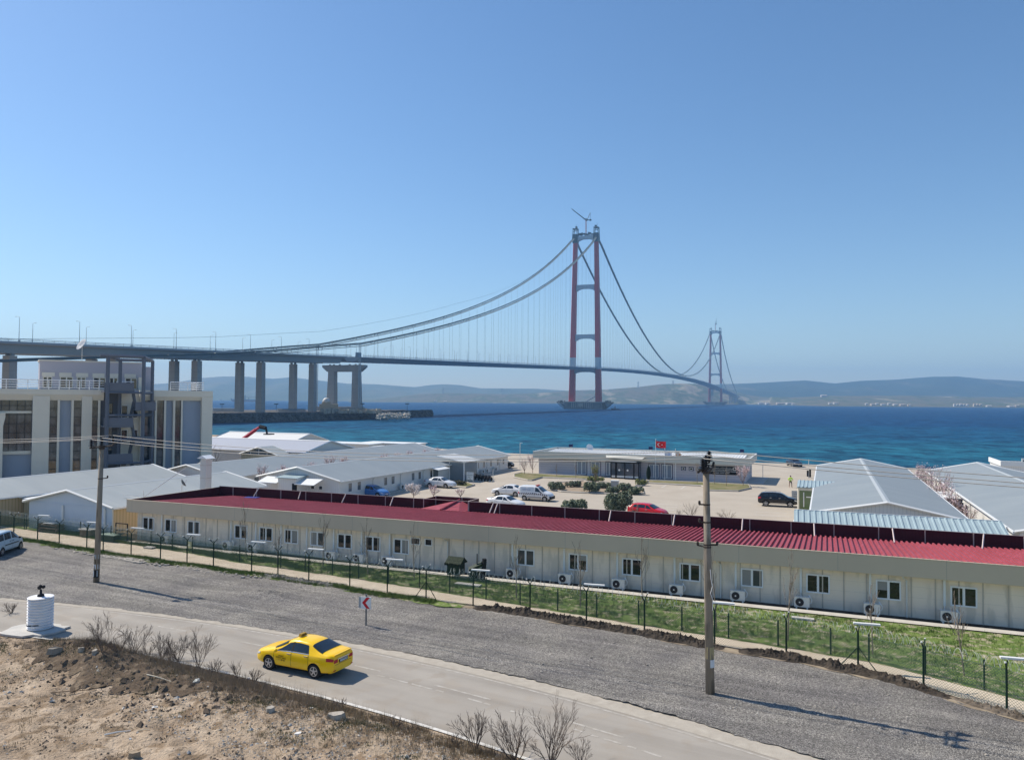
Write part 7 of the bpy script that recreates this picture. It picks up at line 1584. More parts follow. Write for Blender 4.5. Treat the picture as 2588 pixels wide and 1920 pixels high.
x, y = atz(1998, 1231.5); person(x, y, .15, 'person in a yellow-green safety vest and dark trousers standing in the yard', 1.74, mat('shirt_lime', (.42, .62, .06), .7), mat('trousers_dark', (.02, .02, .025), .8), (.06, .1, .03, .16), mat('vest_lime', (.50, .78, .05), .6))
x, y = xy(-70.2, 51.2); person(x, y, -.6, 'person in a red top beside the dark door of the tan annex', 1.74, mat('shirt_red', (.6, .03, .06), .7), mat('trousers_black', (.015, .015, .02), .8), (.02, .03, .02, 0))
# clutter by the sheds
def clutter(name, s, t, label, cat, boxes, z=.0):
    r_ = groot(name, s, t, label, cat, z=z)
    for nm_, mt, bs in boxes:
        if nm_ == 'frame':
            for b in bs: mb = MB(); mb.bx(*b); mb.build('frame_post', mt, r_)
            continue
        mb = MB()
        for b in bs: mb.bx(*b)
        mb.build(nm_, mt, r_)
    return r_
wd = mat('old_wood', (.13, .10, .08), .9, col2=(.22, .18, .14), scale=3, contrast=(.4, .6))
clutter('timber_rack', -66.4, 48.9, 'rack of dark timber and scrap with a white sheet on top against the blue-grey gable', 'rack', [('frame', wd, [(0, .06, 0, .8, 0, .9), (2.2, 2.26, 0, .8, 0, .9)]), ('board', wd, [(-.1, 2.4, .1, .8, .2, .3), (-.2, 2.5, 0, .7, .45, .55), (0, 2.3, .1, .8, .7, .82)]), ('white_sheet', M['trim'], [(.4, 1.7, .1, .6, .9, .95)])])
clutter('crate_stack', -60.9, 48.7, 'dark crate with a pale lid beside the left utility pole, under the gable', 'crate', [('crate_body', wd, [(0, 1.4, 0, .9, 0, .75)]), ('lid', M['pipe'], [(-.1, 1.5, -.1, 1.0, .75, .83)])])
clutter('green_container', -57.4, 47.9, 'low green bin with a pale lid at the corner of the tan wall', 'bin', [('bin_body', M['dk_green'], [(0, 1.5, 0, .8, 0, .55)]), ('lid', mat('lid_palegreen', (.28, .36, .3), .6), [(-.1, 1.6, -.05, .85, .55, .62)])], z=.1)
clutter('frame_gate', -56.4, 48.5, 'black tubular frame standing at the left corner of the beige building', 'frame', [('tube_frame', M['plastic'], [(0, .07, 0, .07, 0, 1.52), (1.35, 1.42, 0, .07, 0, 1.52), (0, 1.42, 0, .07, 1.5, 1.57)]), ('shelf', M['iron'], [(0, .6, .0, .5, .3, .35), (0, .6, 0, .5, .6, .65), (0, .6, 0, .5, .9, .95)])], z=.1)
clutter('steel_door_frame', -70.9, 52.0, 'dark shelving frame by the tan annex wall', 'frame', [('frame', M['plastic'], [(-.1, .0, -.1, 0, 0, 1.7), (.8, .9, -.1, 0, 0, 1.7), (-.1, .9, -.1, 0, 1.6, 1.7), (-.1, .9, -.1, 0, .8, .86)])])
for i, (u, v, w_, l_, q) in enumerate([(2029, 1564, 1.2, .35, 'pale concrete slab lying on the lawn right of the tall pole'), (378, 1384, .9, .5, 'broken pale slab lying in the grass at the left end of the lawn'), (1183, 1478, 1.8, .5, 'long pale slab lying flat in the grass near the green hut')]):
    a = st(u, v, .15); clutter('loose_slab', a[0], a[1], q, 'slab', [('slab', M['conc'], [(-w_/2, w_/2, -l_/2, l_/2, 0, .09)])], z=.15)
# ================================================================ PLANTS AND GROUND LITTER
BK_ = mat('bark_grey', (.20, .16, .125), .9, col2=(.30, .25, .20), scale=6, contrast=(.4, .6)); BKD = mat('bark_dark', (.12, .09, .072), .9, col2=(.20, .16, .13), scale=6, contrast=(.4, .6))
BKR = mat('bark_reddish', (.20, .14, .12), .9); BLS = mat('blossom_pink', (.72, .55, .56), .7); BLW = mat('blossom_white', (.74, .68, .66), .7)
LFO = mat('leaf_olive', (.15, .175, .11), .7, col2=(.27, .30, .20), scale=2.5, contrast=(.4, .6)); LFD = mat('leaf_dark', (.055, .075, .04), .7); LFY = mat('leaf_yellowgreen', (.20, .22, .05), .7, col2=(.30, .29, .09), scale=3, contrast=(.4, .6)); LFC = mat('leaf_cypress', (.012, .025, .014), .8)
def rdir(d, ang):
    d = Vector(d).normalized(); a = d.orthogonal().normalized(); b = d.cross(a); q = random.uniform(0, 2*math.pi); s_ = math.sin(ang)
    return (d*math.cos(ang)+(a*math.cos(q)+b*math.sin(q))*s_).normalized()
def grow(mb, p, d, l, r, lev, tips, ang=.5, nb=(2, 3), up_=.12, shr=.72, nseg=4, rmin=.004):
    mid = p+d*l*.5+Vector((random.uniform(-.05, .05), random.uniform(-.05, .05), 0))*l; e = mid+(d+Vector((0, 0, up_))).normalized()*l*.5
    mb.tube([p, mid, e], (max(r, rmin), max(r*.82, rmin), max(r*.65, rmin)), nseg if r > .012 else 3, cap=False)
    if lev <= 0: tips.append((e, d)); return
    tips.append((mid, d))
    for k in range(random.randint(*nb)): grow(mb, e if k == 0 else p+d*l*random.uniform(.45, .95), (rdir(d, ang*random.uniform(.5, 1.2))+Vector((0, 0, up_))).normalized(), l*shr*random.uniform(.8, 1.15), r*.62, lev-1, tips, ang, nb, up_, shr, nseg, rmin)
def petals(tips, n, sz, sp=.12):
    mb = MB()
    for (e, d) in tips:
        for k in range(n):
            c = e+Vector((random.gauss(0, sp), random.gauss(0, sp), random.gauss(0, sp))); a = rdir((0, 0, 1), random.uniform(0, 1.5)); b = a.orthogonal().normalized(); c2 = a.cross(b); s_ = sz*random.uniform(.6, 1.3)
            mb.quad(c-b*s_-c2*s_*.6, c+b*s_-c2*s_*.6, c+b*s_+c2*s_*.6, c-b*s_+c2*s_*.6)
    return mb
def bare_shrub(name, x, y, z, h, label, cat, group=None, stems=7, spread=.45, lev=3, mt=None, r=.013, buds=0, ang=.45, seed=0, bud_mt=None):
    random.seed(seed+101); r_ = root(name, (x, y, z), random.uniform(0, 6), label, cat, group); mb = MB(); tips = []
    for i in range(stems):
        d = rdir((0, 0, 1), spread*random.uniform(.3, 1.3)); grow(mb, Vector((random.uniform(-.06, .06), random.uniform(-.06, .06), -.05)), d, h*.46*random.uniform(.75, 1.1), r, lev, tips, ang, (2, 3), .1, .68, rmin=.0035)
    mb.build('branches', mt or BKD, r_)
    if 0: petals(tips, buds, .012, .015).build('buds', bud_mt or BKD, r_)
    return r_
def blossom_tree(x, y, h, label, seed, pet=5, ps=.05, group=None, trunk=.3, mt=None, spread=.55, lev=3, z=0):
    trunk *= .62; ps *= .8
    random.seed(seed); r_ = root('blossom_tree', (x, y, z), 0, label, 'tree', group); mb = MB(); tips = []
    t = h*trunk; mb.tube([(0, 0, -.05), (.02, .01, t*.5), (0, .02, t)], (.05, .045, .04), 6); tr = mb.build('trunk', BKR, r_); mb = MB()
    for i in range(8): grow(mb, Vector((0, .02, t*random.uniform(.7, 1))), rdir((0, 0, 1), spread*random.uniform(.35, 1.15)), (h-t)*.40, .022, lev, tips, .4, (2, 3), .2, .66, rmin=.008)
    mb.build('crown', BKR, r_)
    if pet: petals(tips, pet, ps, .09).build('blossom', mt or BLS, r_)
    return r_
def sapling(u, v, ut, vt, label, seed, lean=None, low=False, group='young bare street trees'):
    random.seed(seed); s, t = st(u, v, .15); x, y = xy(s, t); a = ray(ut, vt); k = math.hypot(x, y)/math.hypot(a[0], a[1]); h = CZ+a[2]*k-.13
    xt, yt = a[0]*k-x, a[1]*k-y; r_ = root('young_tree', (x, y, .12), 0, label, 'tree', group); mb = MB(); f = Vector((xt*1.0, yt*1.0, h)); tips = []
    top = f*.72; mb.tube([(0, 0, -.1), tuple(f*.35), tuple(top)], (.042, .034, .024), 6); mb.build('trunk', BK_, r_); mb = MB()
    for i in range(9): q = random.uniform(.42, .98); grow(mb, f*.72*q+Vector((0, 0, 0)), rdir(f.normalized(), .42), h*.17*random.uniform(.7, 1.2), .012, 2, tips, .35, (2, 2), .3, .7, rmin=.008)
    grow(mb, top, f.normalized(), h*.2, .016, 2, tips, .25, (2, 3), .2, .7, rmin=.008)
    mb.build('crown', BK_, r_)
for i, (u, v, ut, vt, q) in enumerate([(622, 1407, 617, 1279, 'before the fourth window from the left'), (816, 1434, 819, 1306, 'before the seventh window from the left'), (930, 1452, 924, 1326, 'before the ninth window from the left'), (1047, 1466, 1043, 1333, 'left of the green hut'), (1305, 1509, 1304, 1371, 'right of the green hut'), (1467, 1534, 1466, 1383, 'before the second window right of the green hut'),
      (1623, 1515, 1620, 1371, 'midway between green hut and tall pole'), (1811, 1588, 1799, 1394, 'just right of the tall utility pole'), (1991, 1617, 1999, 1416, 'taller one right of the tall pole'), (2206, 1652, 2199, 1496, 'short one near the right end'), (2438, 1706, 2410, 1515, 'leaning left near the right edge'), (700, 1425, 706, 1345, 'small one between the left floodlights')]):
    sapling(u, v, ut, vt, 'thin bare young tree on the lawn, '+q, 300+i)
# ---------------------------------------------------------------- foreground bank
def bshrub(u, v, vt, q, seed, **k):
    x, y, z = bank_at(u, v); a = ray(u, vt); kk = math.hypot(x, y)/math.hypot(a[0], a[1]); h = max(.4, CZ+a[2]*kk-z)
    k['stems'] = int(k.get('stems', 7)*1.5); k['lev'] = k.get('lev', 3)+(1 if v-vt > 60 and k.get('lev', 3) < 4 else 0)
    bare_shrub('bare_shrub', x, y, z, h*1.0, 'bare leafless shrub on the bank, '+q, 'shrub', 'bare shrubs on the bank', seed=seed, **k)
for i, (u, v, vt, q, k) in enumerate([(262, 1650, 1562, 'leftmost of the cluster by the road', dict(stems=6, spread=.5, buds=2)), (338, 1652, 1578, 'second from the left in the cluster', dict(stems=7, spread=.6, buds=2)), (408, 1664, 1598, 'third in the cluster, dense and rounded', dict(stems=9, spread=.7, buds=1)), (452, 1672, 1606, 'fourth in the cluster', dict(stems=7, spread=.6, buds=1)), (500, 1686, 1600, 'tallest right one of the cluster', dict(stems=7, spread=.45, buds=1)),
      (600, 1716, 1665, 'small one below the taxi front', dict(stems=5, spread=.5, buds=3)), (222, 1640, 1600, 'low dark one nearest the ribbed shaft', dict(stems=9, spread=.9)), (860, 1790, 1758, 'tiny clump below the taxi rear', dict(stems=8, spread=.8)), (1200, 1893, 1798, 'left one of the trio at the bottom centre', dict(stems=6, spread=.55, lev=4, r=.02)), (1300, 1926, 1810, 'middle one of the trio at the bottom centre', dict(stems=8, spread=.6, lev=4, r=.02)), (1392, 1932, 1800, 'right one of the trio at the bottom centre', dict(stems=7, spread=.55, lev=4, r=.02)), (1468, 1940, 1868, 'small one at the bottom edge right of the trio', dict(stems=5, spread=.6)), (640, 1722, 1690, 'low one just left below the white edge line', dict(stems=9, spread=.8)), (30, 1550, 1515, 'at the left edge behind the ribbed shaft', dict(stems=8, spread=.7)),
      (300, 1650, 1600, 'low filler between the first two of the cluster', dict(stems=9, spread=.9)), (372, 1660, 1618, 'low filler between the second and third of the cluster', dict(stems=9, spread=.95)), (430, 1670, 1625, 'low filler in the middle of the cluster', dict(stems=9, spread=.95)), (545, 1700, 1660, 'small one between the cluster and the taxi', dict(stems=8, spread=.8)), (1150, 1885, 1850, 'low one left of the bottom trio', dict(stems=9, spread=.9)), (1000, 1838, 1806, 'low one at the bank edge in the lower middle', dict(stems=8, spread=.9))]):
    bshrub(u, v, vt, q, i, **k)
def scatter(n, s0_, s1_, dfun, f, dens=None):
    k = 0; tries = 0
    while k < n and tries < n*12:
        tries += 1; s = random.uniform(s0_, s1_); d = dfun(); t = rlo(s)-.3-d
        if t < 12 or (dens and random.random() > dens(s, d, t)): continue
        x, y = xy(s, t); f(x, y, gz_bank(s, t), s, t); k += 1
def blades(mb, x, y, z, n, h, sp, w_=.006):
    for k in range(n):
        a = random.uniform(0, 6.28); bx_, by_ = x+random.gauss(0, sp), y+random.gauss(0, sp); hh = h*random.uniform(.5, 1.3); l = random.uniform(.1, .6)*hh; w2_ = w_*random.uniform(.7, 1.6)
        tx, ty = bx_+math.cos(a)*l, by_+math.sin(a)*l; nx__, ny__ = -math.sin(a)*w2_, math.cos(a)*w2_; o = len(mb.v)
        mb.v += [(bx_-nx__, by_-ny__, z-.01), (bx_+nx__, by_+ny__, z-.01), (tx, ty, z+hh)]; mb.f.append((o, o+1, o+2)); mb.m.append(0)
random.seed(51); mb = MB()
edge_d = lambda: abs(random.gauss(0, 1.1))
nz = lambda s, t, f=.7, k=0.0: fbm(s*f+k, t*f+k)
scatter(5200, -36, 4, edge_d, lambda x, y, z, s, t: blades(mb, x, y, z, 9, .16+.14*max(0, nz(s, t)), .06), lambda s, d, t: .35+max(0, nz(s, t, .9))*2.0)
scatter(3600, -44, 4, lambda: random.uniform(0, 9), lambda x, y, z, s, t: blades(mb, x, y, z, 6, .09, .06), lambda s, d, t: max(0, nz(s, t, .6, 9))*1.6)
tag(mb.build('dry_grass', mat('straw', (.36, .285, .18), .9, col2=(.22, .17, .105), scale=.9, contrast=(.4, .6))), 'dry straw-coloured grass tufts along the top of the dirt bank', kind='stuff')
mb = MB(); scatter(900, -34, 4, edge_d, lambda x, y, z, s, t: blades(mb, x, y, z, 9, .42, .05, .0035), lambda s, d, t: max(0, nz(s, t, 1.3, 4))*1.6+.03)
random.seed(57); scatter(1500, -33, -19, lambda: abs(random.gauss(.5, .9)), lambda x, y, z, s, t: blades(mb, x, y, z, 7, .42, .09, .003))
tag(mb.build('dead_weeds', mat('weed_brown', (.27, .215, .155), .9)), 'thin brown dead weed stalks along the road side of the bank', kind='stuff')
mb = MB(); scatter(3800, -38, 3, lambda: abs(random.gauss(.6, 1.8)), lambda x, y, z, s, t: blades(mb, x, y, z, 8, .07, .07, .009), lambda s, d, t: max(0, nz(s, t, .55, 21)-.05)*3)
tag(mb.build('green_weeds', mat('weed_green', (.06, .085, .025), .9, col2=(.12, .13, .05), scale=1.2, contrast=(.4, .6))), 'low green weeds in patches on the dirt bank', kind='stuff')
random.seed(58); mb = MB()
def twig(x, y, z, s, t):
    a = random.uniform(0, 3.14); l = random.uniform(.05, .28); mb.tube([(x, y, z+.01), (x+math.cos(a)*l*.5, y+math.sin(a)*l*.5, z+random.uniform(.015, .05)), (x+math.cos(a+.3)*l, y+math.sin(a+.3)*l, z+.015)], random.uniform(.003, .008), 3)
scatter(2600, -42, 4, lambda: abs(random.gauss(1, 3.2)), twig)
tag(mb.build('fallen_twigs', mat('twig_pale', (.42, .34, .24), .9, col2=(.22, .16, .11), scale=1.5, contrast=(.4, .6))), 'fallen pale twigs and straw lying over the dirt bank', kind='stuff')
def pebbles(n, s0_, s1_, dfun, r0, r1, dens, mt, name, label, seed):
    random.seed(seed); mb = MB()
    def one(x, y, z, s, t):
        r = r0*(r1/r0)**(random.random()**2.2); a = random.uniform(0, 3.14); c, s_ = math.cos(a), math.sin(a); o = len(mb.v); q = [random.uniform(.7, 1.3) for _ in range(6)]
        P = [(r*q[0], 0, 0), (0, r*.8*q[1], 0), (-r*q[2], 0, 0), (0, -r*.8*q[3], 0), (r*.2, r*.1, r*.62*q[4]), (-r*.3, -r*.1, r*.5*q[5])]
        for p in P: mb.v.append((x+p[0]*c-p[1]*s_, y+p[0]*s_+p[1]*c, z+p[2]-r*.08))
        for f in ((0, 1, 4), (1, 5, 4), (1, 2, 5), (2, 3, 5), (3, 4, 5), (3, 0, 4)): mb.f.append(tuple(o+i for i in f)); mb.m.append(0)
    scatter(n, s0_, s1_, dfun, one, dens); return tag(mb.build(name, mt), label, kind='stuff')
pst = mat('stone_pale', (.34, .30, .25), .9, col2=(.50, .46, .40), scale=1.7, contrast=(.35, .65)); pdk = mat('clod_brown', (.17, .125, .085), .95, col2=(.28, .21, .15), scale=1.3, contrast=(.35, .65))
pebbles(16000, -26, 4, lambda: random.uniform(.1, 5.5), .012, .075, lambda s, d, t: min(1, max(.05, (s+27)/9))*(.35+max(0, nz(s, t, .8, 2))*1.8), pst, 'limestone_rubble', 'pale limestone rubble strewn over the bank beside the road', 61)
pebbles(15000, -44, 2, lambda: random.uniform(0, 13), .014, .10, lambda s, d, t: (.08+max(0, nz(s, t, .7, 5))*1.5)*(1 if d < 5 else .45), pdk, 'earth_clods', 'brown clods of earth and small stones over the dirt bank', 62)
pebbles(1500, -44, 2, lambda: random.uniform(0, 12), .02, .13, lambda s, d, t: .25+max(0, nz(s, t, .5, 8)), mat('stone_white', (.52, .49, .44), .9), 'scattered_stones', 'scattered pale stones and chips over the bare earth', 63)
pebbles(650, -33, -21, lambda: abs(random.gauss(1.8, 1.4)), .06, .26, lambda s, d, t: math.exp(-((s+27)/5)**2), mat('lump_dark', (.07, .055, .042), .95, col2=(.15, .115, .085), scale=2, contrast=(.4, .6)), 'dark_lumps', 'dark earth lumps heaped under the shrub cluster', 64)
# single pieces that can be told apart
def chunk(u, v, size, label, mt, rz=0, name='stone_block', cat='stone', th=.5, jit=.12, seed=0):
    x, y, z = bank_at(u, v); random.seed(seed); r_ = MB(); 
    w_, l_, h_ = size; pts = []
    mb = MB(); n = 7
    for k in (0, 1):
        for i in range(n): a = 2*math.pi*i/n; q = 1+random.uniform(-jit, jit); pts.append((math.cos(a)*w_/2*q*(1-.18*k), math.sin(a)*l_/2*q*(1-.18*k), h_*k*(1+random.uniform(-jit, jit))))
    mb.add(pts, [tuple(range(n-1, -1, -1)), tuple(range(n, 2*n))]+[(i, (i+1) % n, (i+1) % n+n, i+n) for i in range(n)])
    o = mb.build(name, mt, loc=(x, y, z-.03), rz=rz); tag(o, label, cat); return o
swh = mat('slab_white', (.68, .67, .64), .7)
chunk(755, 1853, (.38, .24, .07), 'white flat slab piece lying alone on the bare earth, centre bottom', swh, .4, seed=1)
chunk(786, 1790, (.22, .14, .06), 'small white tile piece on the pebbly bank below the taxi', swh, .1, name='tile_piece', cat='tile', seed=2)
chunk(683, 1797, (.42, .3, .2), 'pale angular stone on the pebbly bank, left of the small tile piece', pst, .8, seed=3)
chunk(850, 1815, (.8, .45, .22), 'large flat pale rock at the bank edge near the white line', pst, .1, seed=4)
chunk(140, 1650, (.75, .3, .28), 'long pale rock lying on the earth below the ribbed shaft', mat('rock_greyish', (.24, .22, .19), .9), .15, name='long_rock', seed=5)
chunk(205, 1647, (.3, .2, .22), 'greyish white rock in the dark lumps under the shrubs', pst, .5, seed=6)
chunk(240, 1651, (.34, .22, .2), 'pale upright rock at the foot of the shrub cluster', pst, 1.2, seed=7)
chunk(130, 1862, (.32, .12, .02), 'white crumpled wrapper lying on the smooth earth at lower left', swh, -.1, name='wrapper', cat='litter', jit=.3, seed=8)
chunk(330, 1869, (.14, .12, .08), 'small white crumpled ball of litter at the lower left', swh, 0, name='litter_ball', cat='litter', jit=.3, seed=9)
chunk(395, 1786, (.4, .18, .05), 'pale crumpled plastic on the earth below the shrub cluster', swh, .3, name='plastic_scrap', cat='litter', jit=.35, seed=10)
chunk(495, 1725, (.34, .36, .12), 'grey-white crumpled bag among the green weeds near the road', mat('bag_grey', (.42, .44, .42), .6), .3, name='plastic_bag', cat='litter', jit=.35, seed=11)
chunk(628, 1718, (.16, .14, .12), 'pale bluish bottle lying just below the white edge line', mat('bottle_blue', (.45, .5, .62), .3), .3, name='bottle', cat='litter', seed=12)
chunk(340, 1911, (.42, .3, .18), 'knobbly tan rock at the very bottom left', mat('rock_tan', (.33, .26, .18), .9), .3, seed=13)
def stick(u0, v0, u1, v1, r, label, mt, name='branch_piece', cat='branch'):
    a = Vector(bank_at(u0, v0)); b = Vector(bank_at(u1, v1)); m_ = (a+b)/2+Vector((0, 0, .05)); mb = MB(); mb.tube([a+Vector((0, 0, .03)), m_, b+Vector((0, 0, .02))], (r, r*.9, r*.6), 6)
    tag(mb.build(name, mt), label, cat)
stick(371, 1706, 433, 1723, .035, 'pale stripped branch lying on the bank below the shrub cluster', mat('wood_pale', (.55, .50, .40), .8)); stick(128, 1752, 245, 1744, .02, 'thin brown stick lying across the earth at left', mat('wood_brown', (.16, .11, .07), .9)); stick(348, 1849, 378, 1846, .02, 'short pale twig piece on the bare earth', mat('wood_pale2', (.4, .36, .28), .9))
stick(264, 1858, 330, 1847, .03, 'ragged white rope end lying on the earth at lower left', swh, 'rope_piece', 'litter')
# rubble along the gravel edge near the left verge
random.seed(71); mb = MB()
for i in range(420):
    s = random.choice([random.uniform(-58, -36), random.uniform(-52, -47)]); t = yf(s)-random.uniform(.5, 1.6); x, y = xy(s, t); mb.ball((x, y, .09), random.uniform(.03, .13), 5, 3, 0, (1.3, 1, .6), .3)
for i in range(260): s = random.uniform(-45, 10); t = random.uniform(rhi(s)+1, yf(s)-1); x, y = xy(s, t); mb.ball((x, y, .09), random.uniform(.02, .05), 5, 3, 0, (1.3, 1, .6), .3)
tag(mb.build('edge_stones', pst), 'loose pale stones and scraps along the edge of the gravel', kind='stuff')
# lawn blades
random.seed(81); mb = MB(); mb2 = MB()
def nearp(s, t): return fbm(s*.45+3, t*.9+1)
k = 0
while k < 15000:
    s = random.uniform(-57, 12); t = random.uniform(inf(s)+.1, 48.05)
    if nearp(s, t) < -.12 and random.random() < .85: continue
    x, y = xy(s, t); blades(mb if random.random() < .7 else mb2, x, y, .13, 5, .12 if s > -30 else .2, .07, .011); k += 1
for i in range(5200): s = random.uniform(-68, -22); t = yf(s)-random.uniform(.1, .9)+.15*math.sin(s); x, y = xy(s, t); blades(mb if i % 3 else mb2, x, y, .1, 5, .15, .07, .012)
for i in range(2500): s = random.uniform(-66, -56); t = random.uniform(inf(s), 49.8); x, y = xy(s, t); blades(mb, x, y, .12, 5, .2, .09, .014)
tag(mb.build('lawn_grass', mat('blade_green', (.075, .14, .025), .8, col2=(.13, .19, .045), scale=.7, contrast=(.4, .6))), 'green grass growing on the lawn and verge along the fences', kind='stuff')
tag(mb2.build('lawn_grass_pale', mat('blade_olive', (.20, .22, .08), .8)), 'paler olive grass mixed into the lawn along the fences', kind='stuff')
# ---------------------------------------------------------------- planting in the camp yard
def island(px, name='planting_island', mt=None, h=.13):
    pts = [atz(u, v) for u, v in px]; mb = MB(); n = len(pts); cx = sum(p[0] for p in pts)/n; cy = sum(p[1] for p in pts)/n
    if sum(pts[i][0]*pts[(i+1) % n][1]-pts[(i+1) % n][0]*pts[i][1] for i in range(n)) < 0: pts = pts[::-1]
    mb.add([(x, y, h) for x, y in pts], [tuple(range(n))]); tag(mb.build(name, mt or M['turf']), kind='structure')
    mb = MB()
    for i in range(n): a, b = pts[i], pts[(i+1) % n]; mb.bar((a[0], a[1], h-.06), (b[0], b[1], h-.06), .2)
    tag(mb.build('kerb', M['kerb']), kind='structure')
TD = mat('turf_dry', (.13, .14, .05), .9, col2=(.24, .20, .11), scale=.5, contrast=(.35, .65)); MU = mat('mulch', (.26, .20, .14), .95, col2=(.36, .28, .2), scale=1.2, contrast=(.4, .6))
island([(1300, 1207), (1335, 1214.5), (1345, 1214.8), (1371, 1207), (1499, 1213), (1499, 1205), (1450, 1203.5), (1362, 1199), (1320, 1196), (1300, 1200)], mt=TD)
island([(1636, 1215), (1634, 1221), (1774, 1228.5), (1792, 1240), (1866, 1242), (1897, 1235), (1893, 1226), (1760, 1219.5)], mt=TD)
island([(1384, 1237), (1392, 1222), (1475, 1217), (1520, 1222), (1560, 1232), (1625, 1238), (1628, 1248), (1560, 1249), (1470, 1246), (1420, 1243)], mt=MU)
island([(1151, 1229.5), (1153, 1224.6), (1180, 1220), (1199, 1226.6), (1179, 1233)], mt=TD)
island([(1484, 1220), (1510, 1211.5), (1536, 1203.5), (1526, 1203), (1480, 1217)], mt=MU); island([(1606, 1229), (1622, 1229), (1640, 1216.5), (1634, 1214)], mt=MU)
def leafbush(name, u0, u1, vt, vb, label, cat, mts, seed, n=900, lf=.09, group=None, depth=None, dv=0):
    random.seed(seed); x, y = atz((u0+u1)/2, vb+dv); Dp = y; w_ = (u1-u0)/F*Dp; h = (vb-vt)/F*Dp*1.02; w_ *= .86; h *= .95; r_ = root(name, (x, y, .05), 0, label, cat, group); dpt = depth or w_*.5
    y0 = dpt*.4
    cl = [(random.uniform(-.42, .42)*w_, y0+random.uniform(-.4, .4)*dpt, random.uniform(.25, .72)*h, random.uniform(.34, .48)*min(h, w_*.8)) for _ in range(max(6, int(w_/h*7)))]
    mbs = [MB(), MB()]
    for i in range(int(n*1.5)):
        cx, cy, cz, cr = random.choice(cl); d = rdir((0, 0, 1), random.uniform(0, 2.2)); rr = cr*random.uniform(.45, 1.08); c = Vector((cx, cy, cz))+Vector((d.x*rr, d.y*rr, d.z*rr*1.0)); c.z = max(.03, min(c.z, h*1.02))
        a = rdir(d, .9); b = a.orthogonal().normalized(); c2 = a.cross(b); s_ = lf*random.uniform(.6, 1.3); mb = mbs[0 if random.random() < .72 else 1]
        mb.quad(c-b*s_*.5-c2*s_*.3, c+b*s_*.5-c2*s_*.3, c+b*s_*.5+c2*s_*.3+a*s_*.3, c-b*s_*.5+c2*s_*.3+a*s_*.3)
    mbs[0].build('foliage', mts[0], r_); mbs[1].build('foliage', mts[1], r_); mb = MB()
    for k in range(6): cx, cy, cz, cr = random.choice(cl); mb.tube([(cx*.2, y0, 0), (cx*.6, (cy+y0)/2, cz*.6), (cx, cy, cz)], (.04, .03, .015), 5)
    mb.build('stems', BKD, r_); return r_
gh = 'grey-green hedge bushes on the car park island'
leafbush('hedge_bush', 1385, 1428, 1220, 1240, 'grey-green rounded hedge bush at the left end of the island', 'bush', (LFO, LFD), 1, 1300, .16, gh)
leafbush('hedge_bush', 1424, 1472, 1217, 1233, 'brownish low hedge bush behind the left end of the island', 'bush', (LFO, BKD), 2, 1300, .15, gh)
leafbush('hedge_bush', 1470, 1518, 1220, 1246, 'large rounded grey-green hedge bush in the middle of the island', 'bush', (LFO, LFD), 3, 1900, .16, gh)
leafbush('hedge_bush', 1508, 1547, 1221, 1236, 'grey-green hedge bush left of the small pale cabinet', 'bush', (LFO, LFD), 4, 1100, .15, gh)
leafbush('hedge_bush', 1530, 1570, 1232, 1247, 'low grey-green hedge bush before the small pale cabinet', 'bush', (LFO, LFD), 5, 1100, .15, gh)
leafbush('hedge_bush', 1562, 1600, 1223, 1246, 'brownish green hedge bush right of the small pale cabinet', 'bush', (LFO, BKD), 6, 1300, .15, gh)
leafbush('hedge_bush', 1588, 1626, 1231, 1250, 'dark green hedge bush at the right end of the island', 'bush', (LFO, LFD), 7, 1500, .16, gh)
leafbush('low_hedge', 1482, 1532, 1205, 1218, 'yellow-green low hedge left of the office entrance walk', 'hedge', (LFY, LFO), 8, 1300, .13); leafbush('low_hedge', 1606, 1641, 1212, 1227, 'yellow-green low hedge right of the office entrance walk', 'hedge', (LFY, LFO), 9, 1000, .13)
leafbush('olive_shrub', 1517, 1588, 1243, 1300, 'big rounded grey-green olive shrub behind the maroon parapet', 'shrub', (LFO, LFD), 10, 7000, .15)
leafbush('spiky_shrub', 1417, 1482, 1266, 1298, 'low spiky grey-green shrub just behind the parapet', 'shrub', (LFO, LFD), 11, 1500, .2)
leafbush('dark_shrub', 1146, 1178, 1214, 1228, 'dark small shrub on the island beside the white saloon', 'shrub', (LFD, BKD), 12, 500, .13)
for i, (u, vt, vb, q) in enumerate([(1529, 1174, 1204, 'left of the glazed entrance'), (1639, 1178, 1214, 'right of the glazed entrance')]):
    random.seed(20+i); x, y = atz(u, vb); h = (vb-vt)/F*y; r_ = root('cypress', (x, y, .05), 0, 'slim dark cypress standing '+q, 'tree', 'slim cypresses by the office entrance'); mb = MB()
    for k in range(2200): zz = random.uniform(.02, 1)**.9; rr = .34*math.sin(math.pi*min(1, zz*.92+.1))**.7*random.uniform(.7, 1.08); a = random.uniform(0, 6.28); c = Vector((math.cos(a)*rr, math.sin(a)*rr, zz*h)); s_ = .05; t_ = Vector((-math.sin(a), math.cos(a), 0)); mb.quad(c-t_*s_, c+t_*s_, c+t_*s_*.4+Vector((0, 0, .16)), c-t_*s_*.4+Vector((0, 0, .16)))
    mb.build('foliage', LFC, r_); mb = MB(); mb.tube([(0, 0, -.05), (0, 0, h*.9)], (.05, .02), 5); mb.build('trunk', BKD, r_)
